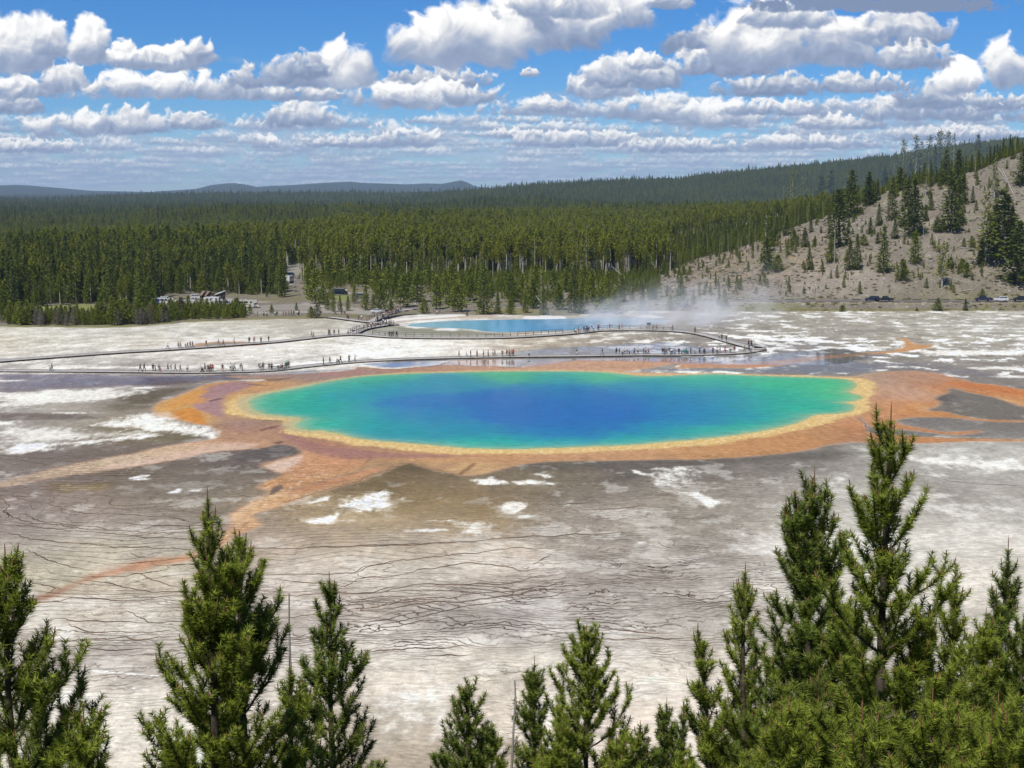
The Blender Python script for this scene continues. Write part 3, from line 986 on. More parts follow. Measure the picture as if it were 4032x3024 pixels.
def paint_basin(X, Y):
    """reflectance (rgb), wetness and terrace-line fields for points of the basin floor"""
    X = X.astype(np.float32)
    Y = Y.astype(np.float32)
    T = parse_tints(TINTS)
    wx = X + fbm(X / 7.0, Y / 9.0, 5, 1, 0.6) * 7.0
    wy = Y + fbm(X / 7.0 + 40, Y / 9.0, 5, 2, 0.6) * 14.0
    col = blend(T, wx, wy, 0.36)
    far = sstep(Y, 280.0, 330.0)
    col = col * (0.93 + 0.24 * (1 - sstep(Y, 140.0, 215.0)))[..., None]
    # sinter mottling
    nf = fbm(X / 0.9, Y / 1.8, 4, 14, 0.65)
    n1 = fbm(X / 14.0, Y / 22.0, 5, 10, 0.6)
    n2 = fbm(X / 3.0, Y / 5.0, 4, 16, 0.6)
    n3 = fbm(X / 45.0, Y / 60.0, 3, 20)
    col = col * (1 + 0.34 * n1 + 0.34 * n2 + 0.20 * n3 + 0.36 * nf)[..., None]
    # white dry streaks and grey wet films, strongest on the far flats
    st = fbm(X / 6.5 + 3, Y / 8.0, 5, 30, 0.62) + 0.35 * fbm(X / 40.0, Y / 60.0, 2, 35)
    right = sstep(frame_u(X, Y), 2200, 2800)
    amt = 0.25 + 0.70 * far * (0.35 + 0.65 * right)
    wm = sstep(st, 0.07, 0.17) * amt
    dm = sstep(-st, 0.05, 0.20) * (0.16 + 0.50 * far * (0.35 + 0.65 * right))
    WHT = np.array(srgb('#fffaf0'), np.float32)
    GRY = np.array(srgb('#8f867a'), np.float32)
    col = col * (1 - wm[..., None]) + WHT * wm[..., None]
    col = col * (1 - dm[..., None]) + GRY * dm[..., None]
    # small ripple streaks near the pool (finely laminated mats)
    ex = X + fbm(X / 2.6, Y / 4.0, 4, 40) * 1.6
    ey = Y + fbm(X / 2.6 + 9, Y / 4.0, 4, 41) * 2.4
    ex2 = X + fbm(X / 1.4, Y / 2.0, 4, 42) * 0.45
    ey2 = Y + fbm(X / 1.4 + 9, Y / 2.0, 4, 43) * 0.7
    wet = np.zeros(X.shape, np.float32)
    for txt, hexc, op, soft in DARKS:
        d = sdist(wpts(txt), ex, ey, 8.0)
        m_ = sstep(d + n2 * 1.5, -soft, soft) * op
        m_ = m_ * (0.86 + 0.5 * fbm(X / 2.0, Y / 9.0, 4, 50, 0.6))
        m_ = np.clip(m_, 0, 1)
        col = col * (1 - m_[..., None]) + np.array(srgb(hexc), np.float32) * m_[..., None]
        wet = np.maximum(wet, m_ * 0.35)
    for txt, op, rag in WHITES:
        d = sdist(wpts(txt), ex2, ey2, 6.0)
        nn = fbm(X / 1.6, Y / 3.6, 5, 60, 0.62)
        big_ = 2.2 if rag >= 1.0 else 1.0
        m_ = sstep(d + (nn + 0.6 * st) * rag * 3.6 * (1 + 0.5 * (rag >= 1.0)), -0.8 * rag, 1.0 * rag * big_) * op * np.clip(0.98 + 1.5 * fbm(X / 1.1, Y / 2.6, 4, 64, 0.65) + 0.5 * st, 0.25, 1)
        col = col * (1 - m_[..., None]) + WHT * m_[..., None]
        wet = wet * (1 - m_)
    # --- the coloured mats
    rim = smooth_closed(wpts_list(RIM), 2)
    wat = smooth_closed(wpts_list(WATER), 2)
    ora = smooth_closed(wpts_list(ORANGE), 1)
    dO = sdist(ora, ex2, ey2, 12.0)
    dR = sdist(rim, ex2, ey2, 40.0)
    dW = sdist(wat, X + (ex2 - X) * 0.5, Y + (ey2 - Y) * 0.5, 60.0)
    uu = frame_u(X, Y) * 0.99
    # colours of the mat: bright orange, pink buff, purple brown, pale edge
    oc = blend(parse_tints(ORANGE_TINTS), ex, ey, 0.20, 2.0)
    lam = fbm(X / 1.3, Y / 6.0, 5, 70, 0.6)
    oc = (oc * 0.86 + np.array(srgb('#cdae94'), np.float32) * 0.14) * np.array([0.96, 1.03, 0.95], np.float32)
    oc = oc * (1 + 0.45 * lam + 0.16 * n2 + 0.18 * nf)[..., None]
    # flow-aligned streaks: follow distance from the pool
    band = fbm(dR / 2.2 + 0.12 * X, X / 30.0 + 0.02 * Y, 4, 74, 0.55)
    oc = oc * (1 + 0.22 * band)[..., None]
    rough_o = sstep(fbm(X / 0.8, Y / 1.6, 4, 76, 0.7), 0.04, 0.22)
    near_low = sstep(-dR, 9.0, 16.0) * sstep(1500 - uu, 0, 300) * (1 - sstep(Y, 255, 280))
    oc = oc * (1 - 0.7 * (rough_o * near_low)[..., None]) + np.array(srgb('#f7d3b2'), np.float32) * 0.7 * (rough_o * near_low)[..., None]
    for txt, hexc, op, soft, nz in MATS:
        d = sdist(wpts(txt), ex2, ey2, 8.0)
        m_ = sstep(d + (lam * 0.6 + n2 * 0.6) * nz, -soft, soft) * op
        oc = oc * (1 - m_[..., None]) + np.array(srgb(hexc), np.float32) * m_[..., None] * (1 + 0.25 * lam + 0.12 * n2)[..., None]
    # pale salt fringe then orange
    pale = sstep(dO + n2 * 0.8, -1.4, -0.1) * 0.45
    col = col * (1 - pale[..., None]) + np.array(srgb('#d9b79a'), np.float32) * pale[..., None]
    mO = sstep(dO + n2 * 0.5, -0.45, 0.35)
    col = col * (1 - mO[..., None]) + oc * mO[..., None]
    wet = np.maximum(wet * (1 - mO), mO * 0.30)
    low = smooth_closed(wpts_list(LOWSTREAM), 1)
    dl = sdist(low, ex2 * 0.6 + X * 0.4, ey2 * 0.6 + Y * 0.4, 6.0)
    ml = sstep(dl + n2 * 1.6, -1.1, 1.3) * 0.80
    lc = idw(parse_tints('20,1300#93755f 80,1270#a07a60 150,1245#b48868 220,1225#bd8d6c 300,1212#c29474 380,1205#c69a78 440,1175#d6a67c'), X, Y, 2.0) * (1 + 0.3 * lam + 0.2 * n2)[..., None]
    col = col * (1 - ml[..., None]) + lc * ml[..., None]
    # yellow rim
    mR = sstep(dR + fbm(X / 0.8, Y / 1.6, 4, 80, 0.6) * 1.8 + fbm(X / 9.0, Y / 7.0, 3, 81) * 2.6 - 0.3, -0.7, 0.6)
    yel = np.array(srgb('#f0d39a'), np.float32)
    yel2 = np.array(srgb('#e0b874'), np.float32)
    yw = sstep(fbm(X / 0.7, Y / 1.8, 4, 82, 0.6), -0.15, 0.25)
    yc = yel * yw[..., None] + yel2 * (1 - yw[..., None])
    back = sstep(Y, 262, 300)
    mR = mR * (1 - 0.45 * back * (uu < 3100))
    col = col * (1 - mR[..., None]) + yc * mR[..., None]
    wet = wet * (1 - 0.6 * mR)
    # greenish shallow edge under the water
    sh = sstep(dW, -3.0, -1.2) * (1 - sstep(uu, 1150, 1350)) * 0.8
    shc = np.array(srgb('#bfb48c'), np.float32)
    col = col * (1 - sh[..., None]) + shc * sh[..., None]
    mW = sstep(dW, -0.7, 0.3)
    col = col * (1 - mW[..., None]) + np.array(srgb('#bcc184'), np.float32) * mW[..., None]
    # wet mirror films by the boardwalk
    for txt, s_ in WETS:
        d = sdist(wpts(txt), ex, ey, 8.0)
        wv = sstep(d + n2 * 2.0, -1.0, 2.5) * s_ * (1 - mW) * (0.9 + 0.5 * fbm(X / 5.0, Y / 8.0, 3, 90))
        wet = np.maximum(wet, wv)
        dk = np.clip(wv, 0, 1)[..., None] * 0.42 * (1 - 0.6 * mO[..., None])
        col = col * (1 - dk) + np.array(srgb('#8b8589'), np.float32) * dk
    # turquoise pool behind
    wet = np.clip(wet, 0, 1)
    mean = col.mean(-1, keepdims=True)
    far_ = 1 - sstep(Y, 380, 430)
    flat_ = ((1 - mO) * (1 - mR) * (1 - mW) * far_)[..., None]
    col = col * (1 + flat_ * 0.30 * (col / np.maximum(mean, 1e-3) - 1))
    k_ = np.maximum(mean, 0.02) / 0.45
    col = col * (1 - flat_ + flat_ * k_ ** 0.25)
    col = col * np.array([0.975, 1.0, 0.99], np.float32)
    return np.clip(col * ALB, 0.01, 0.80), wet, dW


LINE_AMT = """0,1000,1 150,1050,1 300,1150,1 500,1200,.8 600,1250,.9 100,1300,.7 300,1400,.9 150,1500,.15 400,1550,.15 700,1200,.6 900,1250,.8 1100,1200,.4 1100,1280,.9
1300,1250,.5 1400,1100,.2 1700,1150,.15 1900,1100,.1 2100,1200,.1 1600,1300,.5 1300,1330,.6 1500,1420,.2 900,1420,.3 600,1080,.3 800,1050,.1 1200,1000,0 500,980,.1 100,960,.2 100,900,0 100,750,0 700,750,0 1500,750,0 2100,750,0 2000,1000,0
1200,1560,.05 1700,1500,.05 2100,1500,0 900,1600,0"""
FINE_AMT = """600,1320,.8 800,1330,1 1000,1330,1 1150,1290,.9 1250,1240,.7 1350,1200,.7 1400,1290,1 1550,1280,.9 1300,1340,.8 700,1290,.5 400,1330,.5 200,1430,.6 100,1330,.3 300,1450,.5 100,1550,.1
900,1230,.1 1100,1200,.2 600,1200,.1 300,1200,.2 100,1100,.3 500,1060,.4 1500,1100,.4 1400,1060,.5 1700,1150,.25 1650,1050,.3 1100,1430,.45 1400,1420,.35 1500,1380,.5 900,1500,.1 1250,1500,.15 1500,1550,.1 1900,1200,.1
2100,1100,.1 1900,1000,.1 600,900,0 1200,950,0 300,850,.1 200,700,0 1000,700,0 1500,700,0 2100,700,0 2000,900,.1"""


def parse_vals(txt):
    o = []
    for w in txt.split():
        x, y, v = w.split(',')
        o.append((float(x) * 1.82278, float(y) * 1.82278, float(v)))
    return np.array(o)


def terrace_fields(X, Y):
    """smooth height-like fields whose level lines are the stained terrace rims, with their gradients"""
    X = X.astype(np.float32)
    Y = Y.astype(np.float32)

    def h1(x, y):
        return y / 2.7 + fbm(x / 34.0, y / 20.0, 3, 101) * 7.5 + fbm(x / 7.0, y / 7.0, 4, 104, 0.55) * 0.9

    def h2(x, y):
        return y / 1.15 + x * 0.10 + fbm(x / 14.0, y / 9.0, 3, 111) * 7.0 + fbm(x / 2.6, y / 3.0, 4, 114, 0.6) * 2.1

    e = 0.05
    out_ = []
    for f in (h1, h2):
        a = f(X, Y)
        g = np.sqrt(((f(X + e, Y) - a) / e * 0.35) ** 2 + ((f(X, Y + e) - a) / e) ** 2)
        out_ += [a, g]
    m1 = blend(parse_vals(LINE_AMT), X, Y, 0.45)[..., 0] * (0.55 + 1.4 * fbm(X / 16.0, Y / 10.0, 3, 120))
    m2 = (0.10 + blend(parse_vals(FINE_AMT), X, Y, 0.40)[..., 0]) * (0.60 + 1.7 * fbm(X / 6.0, Y / 4.5, 3, 121))
    return out_[0], out_[1], np.clip(m1, 0, 1), out_[2], out_[3], np.clip(m2, 0, 1)


def wpts_list(p):
    x, y = flat(p[:, 0], p[:, 1])
    return np.stack([x, y], 1)


ORANGE_TINTS = '''545,838#cc8f50 600,832#cf9563 560,850#c08a6c 630,905#a07e60 640,845#bd8f74 600,860#a98374 650,870#a5806c 700,900#a9846c 740,915#a27a66 660,925#b78672 640,815#9c7a74 760,808#a57f78 700,880#a88468
540,885#c99a72 520,870#d3a06a 500,860#dfa45e 470,880#e0a35c 580,885#b98e6c 620,935#b98468 600,950#b88870 560,960#c58e6c 500,975#d8a888 400,985#dcb498 300,1000#d9b8a0 200,1015#cfae96 100,1030#c4a58f 0,1040#b89c88
700,960#b7785a 650,980#cf956c 700,1000#cf8f62 650,1020#d1956a 600,1045#d6935f 560,1070#dfa675 530,1100#e0a878 520,1130#d49a70 620,1060#c9966e 750,950#b98268 800,960#b5826a 850,975#bb8562 900,985#cc9264 1000,985#d09566 1100,985#c98f64
1200,985#cb9068 1300,980#cd946c 1400,975#cf9468 1500,968#d0925f 1600,955#cf8d5a 1700,940#cc8a58 1750,925#c98c5c 1000,1010#d3a274 960,1040#deb18c 850,1010#b98d68 1850,900#cf9168 1900,860#cc9070 1900,880#cf9168 1850,820#bf9a7c 1950,820#c58f74
2000,820#c48c70 1950,850#cf9c78 2000,870#d58f5c 1950,880#d98c54 2050,830#cb7f50 2150,850#d08048 2200,860#d58a50 2100,840#ca8050 2000,890#cf8548 1900,920#cc7e4a 2000,945#c98150 2150,952#c98452 1850,935#c08058 1900,905#d08a60
850,790#b5806c 950,790#bd8a72 1050,785#c69078 1150,792#cc987e 1250,790#cf9a80 1350,785#d09a7c 1450,785#cf9274 1550,785#cc8e6e 1650,778#cf8c64 1750,772#d28e62 1850,762#d3905f 1950,755#d4935f 1970,745#d69a68 1480,795#cc9678'''
WETS = [
    ('A -20,112 500,112 900,120 1300,118 1700,100 2000,85 2212,70 2212,95 1900,120 1700,140 1400,150 1100,165 800,190 400,200 -20,215', 0.55),
    ('B 300,50 700,10 900,0 1400,0 2212,-10 2212,15 1700,18 1300,70 800,60 500,75', 1.0),
    ('P 2200,1404 2900,1402 3020,1392 3300,1370 3500,1400 3300,1440 2900,1440 2500,1425 2200,1420', 0.9),
    ('P 2650,1345 2900,1385 2600,1400 2100,1402 1900,1395 2200,1365', 0.75),
    ('P 3000,1340 3250,1345 3300,1370 3050,1390 2900,1360', 0.5),
    ('C 400,245 900,205 1300,190 1700,190 2240,300 1900,300 1500,245 1300,250 1000,265', 0.5),
    ('C 1250,262 1500,245 1800,270 1700,340 1500,400 1300,420', 0.35),
]


RIMS = [  # hand-surveyed terrace rims
    'D -20,330 60,345 150,370 260,385 400,400 600,415 800,425 1000,432 1200,432 1400,428 1700,425 2000,412 2212,405 2600,395', 'D -20,302 100,305 200,310 400,330 600,350 800,370 900,372 1060,378 1200,385',
    'D -20,268 60,280 150,290 300,298 450,318 500,345', 'D 130,425 200,460 280,500 400,530 480,545 512,540', 'D 150,600 220,620 295,640 280,665 240,690',
    'D 100,735 200,725 300,715 400,695 520,700 620,708 700,712 780,710 860,690 950,680 1060,675 1300,680', 'D 430,610 480,605 560,615 640,635 720,640 800,660 880,668 960,665 1200,672',
    'D 650,755 670,730 700,712', 'D 650,755 700,780 780,815 820,830 900,828 1100,832', 'D 250,810 400,820 520,818 600,828 700,830 820,825', 'D 340,825 400,855 460,880 520,890 700,880 860,878 1000,870',
    'D 230,925 400,930 500,915 650,918 700,910 760,925 900,905 1000,905', 'D 250,970 400,955 560,975 700,980 860,975', 'D 560,590 570,612', 'D 700,558 760,570 860,610 900,630 1000,635',
    'D 1400,565 1500,560 1650,570 1800,570 1900,562 1955,548 1960,530 2000,520 2100,510 2212,492', 'D 1450,600 1700,612 1880,637 1905,628 1960,592 1980,580 2212,575', 'D 1450,680 1600,685 1800,670 1950,675 2050,665 2100,645 2212,628',
    'D 1500,805 1700,790 1900,765 2050,750 2212,715 2400,700', 'D -10,135 40,190 20,220 65,250 0,285', 'D 100,130 108,150 150,170 182,222', 'D 255,130 300,160 262,188 340,215 420,230 500,240 620,235 700,245 850,258 1060,270',
    'D 135,225 150,262 290,290 380,300 500,310 620,330 700,340 900,345 1060,350', 'D 600,288 700,298 850,300 1060,312', 'D 0,215 30,222 50,262 140,280 200,300', 'D 820,500 860,525 920,530 965,528', 'D 700,440 740,470 820,480 880,460',
    'E 0,400 30,350 150,330 200,310 350,300 420,290 520,275 560,268 700,262 800,250 870,240 950,230 1050,240 1130,230', 'E -60,380 0,385 40,400 150,400 250,392 330,380 350,360 430,348 520,335 620,322 720,325 800,330 900,340 950,360 1000,365 1080,350',
    'E 0,500 130,495 180,470 300,455 400,438 500,440 640,450 700,445 800,440 900,435 1000,410 1100,395 1200,380', 'E 0,585 150,580 190,555 260,530 350,520 500,525 600,520 680,500 800,490 950,480 1150,440 1250,420', 'E 0,600 200,590 280,565 400,545 560,545',
    'E 520,275 527,250 500,225', 'E 0,218 200,215 450,210 700,190 900,170 1100,165 1300,155 1600,145', 'E 1050,335 1080,310 1120,280 1140,260', 'E 1340,760 1600,767 1800,760 2000,735', 
    'E 0,730 100,730 140,700 260,680 300,670 500,640 700,625', 'E 100,690 300,650 500,600 700,560 900,530 1100,520 1300,480', 'E 0,660 200,650 400,600 520,590', 'E 300,540 600,545 800,520 1000,500 1200,450',
    'E 1400,690 1500,720 1700,725 1900,720', 'E 0,830 200,825 500,810 700,800', 'E 340,860 500,855 640,870 700,850', 'B 1530,905 1700,895 1890,880 2000,870', 'B 1450,865 1600,860 1750,850', 'B -60,1110 300,1108 500,1105 700,1090 900,1080',
    'B 540,620 500,650 400,692 300,732 150,772 0,815 -150,860', 'C 1560,880 1700,900 1800,925 1950,935 2212,950', 'C 1195,530 1240,565 1250,600 1290,620 1400,636 1560,648 1800,658 2212,664',
    'B 850,30 780,60 640,70 500,82 380,82', 'B 1300,42 1240,66 1200,72 1080,66', 'A 1150,128 1300,122 1500,118 1700,112 2000,95 2212,85',
]


def resample(p, step):
    d = np.concatenate([[0], np.cumsum(np.sqrt((np.diff(p, axis=0) ** 2).sum(1)))])
    n = max(3, int(d[-1] / step))
    t = np.linspace(0, d[-1], n)
    return np.stack([np.interp(t, d, p[:, k]) for k in range(p.shape[1])], 1), t


def rim_ribbons():
    V, F = [], []
    base = 0
    for k, txt in enumerate(RIMS):
        p = smooth_open(wpts(txt), 1)
        p, t = resample(p, 0.35)
        jx = fbm(t / 5.0, np.full_like(t, k * 3.1), 5, 140, 0.62) * 1.3
        jy = fbm(t / 4.0 + 50, np.full_like(t, k * 5.3), 5, 141, 0.62) * 2.2
        p = p + np.stack([jx, jy], 1)
        tg = np.gradient(p, axis=0)
        tg /= np.maximum(np.linalg.norm(tg, axis=1, keepdims=True), 1e-6)
        nrm = np.stack([-tg[:, 1] * 0.35, tg[:, 0]], 1)
        # a rim seen from the overlook: about a hand wide, thicker where iron-stained
        w = 0.10 + 0.14 * np.clip(0.5 + 1.6 * fbm(t / 6.0, np.full_like(t, k * 1.7), 4, 142), 0, 1)
        w = w * (0.8 + 0.25 * (p[:, 1] - 130) / 100)
        w = w * np.minimum(1, np.minimum(t, t[-1] - t) / 3.0)
        a = p + nrm * w[:, None]
        b = p - nrm * w[:, None]
        z = 0.012 + 0.002 * (k % 5)
        n = len(p)
        V.append(np.concatenate([np.c_[a, np.full(n, z)], np.c_[b, np.full(n, z)]]))
        i = np.arange(n - 1)
        F.append(np.stack([i, i + n, i + n + 1, i + 1], 1) + base)
        base += 2 * n
    return np.concatenate(V), np.concatenate(F)


# ------------------------------------------------------------------ ground sheet, water, terrain materials
def soil_albedo(X, Y, H):
    """soil, grass, road and forest floor beyond the sinter flats"""
    u = frame_u(X, Y)
    n1 = fbm(X / 9.0, Y / 9.0, 5, 301, 0.6)
    n2 = fbm(X / 2.2, Y / 2.2, 4, 302, 0.65)
    n3 = fbm(X / 60.0, Y / 60.0, 3, 303)
    soil = np.array(srgb('#928775')) * 0.72
    soil2 = np.array(srgb('#a79e8e')) * 0.76
    grass = np.array(srgb('#7f7c48')) * 0.80
    olive = np.array(srgb('#86795a')) * 0.80
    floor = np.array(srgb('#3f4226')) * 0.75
    rock = np.array(srgb('#a89a88')) * 0.85
    ochre = np.array(srgb('#b08a62')) * 0.85
    X = X.astype(np.float32)
    c = soil * np.ones(X.shape + (3,), np.float32)

    def mixin(c, m, k):
        return c * (1 - m[..., None]) + k * m[..., None]
    c = mixin(c, sstep(n1, 0.0, 0.35) * 0.7, soil2)
    # the bank and low meadows are grassy
    g = sstep(n1 + n3, -0.1, 0.35) * (1 - sstep(Y, 560, 620)) * 0.75
    g = np.where(u > 2500, g * (1 - sstep(Y, 506, 530)) + 0.25 * sstep(n3 + n1, 0.05, 0.4) * sstep(Y, 506, 560), g)
    c = mixin(c, np.clip(g, 0, 1), grass)
    c = mixin(c, sstep(n2, 0.1, 0.45) * 0.45, olive)
    # rocky scar on the near hill
    scar = sstep(u, 2450, 2650) * (1 - sstep(u, 3200, 3450)) * sstep(H, 2.0, 5.0) * (1 - sstep(H, 15.0, 26.0))
    c = mixin(c, scar * sstep(n2 + n1, -0.1, 0.4) * 0.4, ochre)
    c = mixin(c, scar * sstep(fbm(X / 4.0, Y / 4.0, 4, 306, 0.7), 0.1, 0.3) * 0.7, rock * 1.15)
    c = mixin(c, sstep(u, 3050, 3200) * (1 - sstep(u, 3400, 3600)) * sstep(H, 2.2, 4) * (1 - sstep(H, 9, 14)) * 0.5, rock)
    crag = sstep(u, 3600, 3900) * sstep(H, 34, 44) * sstep(n2, -0.1, 0.2) * 0.5
    c = mixin(c, crag, np.array(srgb('#7d736a')) * 0.8)
    # forest floor
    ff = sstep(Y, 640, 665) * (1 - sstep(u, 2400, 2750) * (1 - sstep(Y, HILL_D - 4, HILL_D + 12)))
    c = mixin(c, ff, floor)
    # pale clearings high on the middle ridge
    cl = np.zeros(X.shape, np.float32)
    for (uc, yc, w, d) in CLEARINGS:
        cl = np.maximum(cl, sstep(1.15 + n1 * 0.9 - np.sqrt(((u - uc) / w) ** 2 + ((Y - yc) / d) ** 2), 0, 0.3))
    c = mixin(c, cl * 0.9, np.array(srgb('#b5a78f')) * 0.85)
    n4 = fbm(X / 0.9, Y / 0.9, 3, 309, 0.7)
    c = c * (1 + 0.40 * n2 + 0.25 * n1 + 0.45 * n4)[..., None]
    c = c * np.array([0.95, 0.975, 1.03])
    return np.clip(c, 0.01, 0.8)


CLEARINGS = [(600, 2180, 130, 60), (1180, 2160, 110, 70), (1820, 2850, 90, 120), (560, 2100, 60, 40), (1290, 2100, 40, 30)]
EDGE = [(-9000, 1292), (0, 1287), (300, 1290), (560, 1286), (700, 1270), (900, 1262), (1100, 1258), (1300, 1254), (1500, 1246), (1620, 1240), (1760, 1238), (2000, 1240), (2200, 1243), (2330, 1238), (2500, 1226),
        (2750, 1226), (9000, 1224)]
GRASS_PATCH = [('P 40,1240 120,1205 350,1196 380,1215 200,1235 60,1250', '#8a9050'), ('P 1310,1170 1370,1165 1375,1192 1320,1196', '#87904c'), ('P 0,1282 560,1280 640,1270 560,1290 0,1293', '#8d8a58'),
               ('P 3100,1222 3900,1222 3850,1232 3200,1230', '#7c7640'), ('P 920,1250 1250,1244 1220,1256 930,1262', '#8e8560'), ('P 1900,1218 2160,1222 2100,1236 1860,1234', '#8a8358')]
PAVED = [('P 600,1206 760,1198 920,1196 1010,1204 1140,1200 1280,1204 1290,1216 1180,1222 1060,1222 1000,1236 760,1238 600,1228', '#9d968a'),
         ('P 1090,1112 1090,1086 1100,1060 1140,1048 1232,1034 1262,1040 1210,1066 1180,1084 1166,1112 1150,1130 1120,1128', '#a09a8e'),
         ('P 820,1165 1020,1186 1100,1190 1000,1196 800,1182', '#a39a8c'),
         ('P 1200,1196 1290,1204 1400,1216 1500,1232 1480,1240 1300,1232 1010,1236 1010,1228 1250,1222 1290,1214 1180,1204', '#a8a194'),
         ('P 1220,1150 1260,1140 1330,1165 1450,1166 1440,1172 1320,1174', '#a59d90')]
BACKPOOL = pts('P 1590,1284 1640,1272 1760,1264 1900,1260 2050,1258 2200,1256 2400,1250 2560,1252 2640,1262 2600,1280 2400,1292 2260,1300 2100,1306 1960,1308 1900,1304 1860,1296 1780,1292 1700,1290')
SMALLPOOL = pts('P 745,1366 790,1354 860,1347 930,1346 1000,1350 1036,1356 940,1364 846,1370')


def basin_extra(X, Y, col, wet):
    """shore of the turquoise pool, the little orange pool, algae flat"""
    n2 = fbm(X / 3.0, Y / 5.0, 4, 16, 0.6)

    def mixin(c, m, k):
        return c * (1 - m[..., None]) + k * m[..., None]
    e2x = X + fbm(X / 4.0, Y / 6.0, 3, 310) * 2.0
    e2y = Y + fbm(X / 4.0, Y / 6.0, 3, 311) * 3.0
    for txt, h, op, so in [
            ('P 1400,1258 1500,1256 1640,1246 1800,1240 1960,1240 1960,1250 1800,1254 1640,1262 1560,1276 1540,1290 1480,1290', '#b2977a', 0.75, 2.0),
            ('P 1560,1284 1640,1284 1760,1296 1860,1300 1900,1308 1800,1314 1660,1312 1560,1304', '#8d8b66', 0.8, 2.0),
            ('P 1420,1290 1540,1282 1620,1290 1800,1306 1990,1312 2000,1326 1600,1326 1430,1318', '#8f8e78', 0.75, 2.5),
            ('P 1350,1235 1520,1232 1560,1245 1480,1262 1380,1262', '#8a735c', 0.8, 2.0),
            ('P 2350,1238 2700,1228 2900,1240 2800,1270 2600,1300 2400,1290', '#a49d90', 0.6, 5.0)]:
        m = sstep(sdist(wpts(txt), e2x, e2y, 12.0) + n2 * 2, -so, so) * op
        col = mixin(col, m, np.array(srgb(h)) * ALB)
        wet = np.maximum(wet, m * 0.3)
    for txt in ('P 1480,1262 1600,1250 1760,1240 1900,1238 1760,1250 1640,1258 1520,1270', 'P 2050,1246 2200,1242 2230,1252 2080,1258', 'P 2500,1244 2560,1238 2620,1250 2540,1256', 'P 1580,1286 1640,1282 1700,1294 1640,1294',
                'P 1700,1296 1760,1291 1810,1296 1800,1302 1720,1302'):
        m = sstep(sdist(wpts(txt), e2x, e2y, 8.0) + n2 * 1.5, -0.5, 1.0)
        col = mixin(col, m, np.array(srgb('#f1ede4')) * ALB)
        wet = wet * (1 - m)
    sp = wpts_list(SMALLPOOL)
    d = sdist(sp, e2x, e2y, 14.0)
    col = mixin(col, sstep(d, -12, -5) * sstep(e2y, 340, 352) * 0.7, np.array(srgb('#f0ece2')) * ALB)
    col = mixin(col, sstep(d, -2.0, 0.0) * 0.9, np.array(srgb('#b98d62')) * ALB)
    col = mixin(col, sstep(d, 0.8, 2.5) * 0.9, np.array(srgb('#8c9080')) * ALB)
    return col, wet


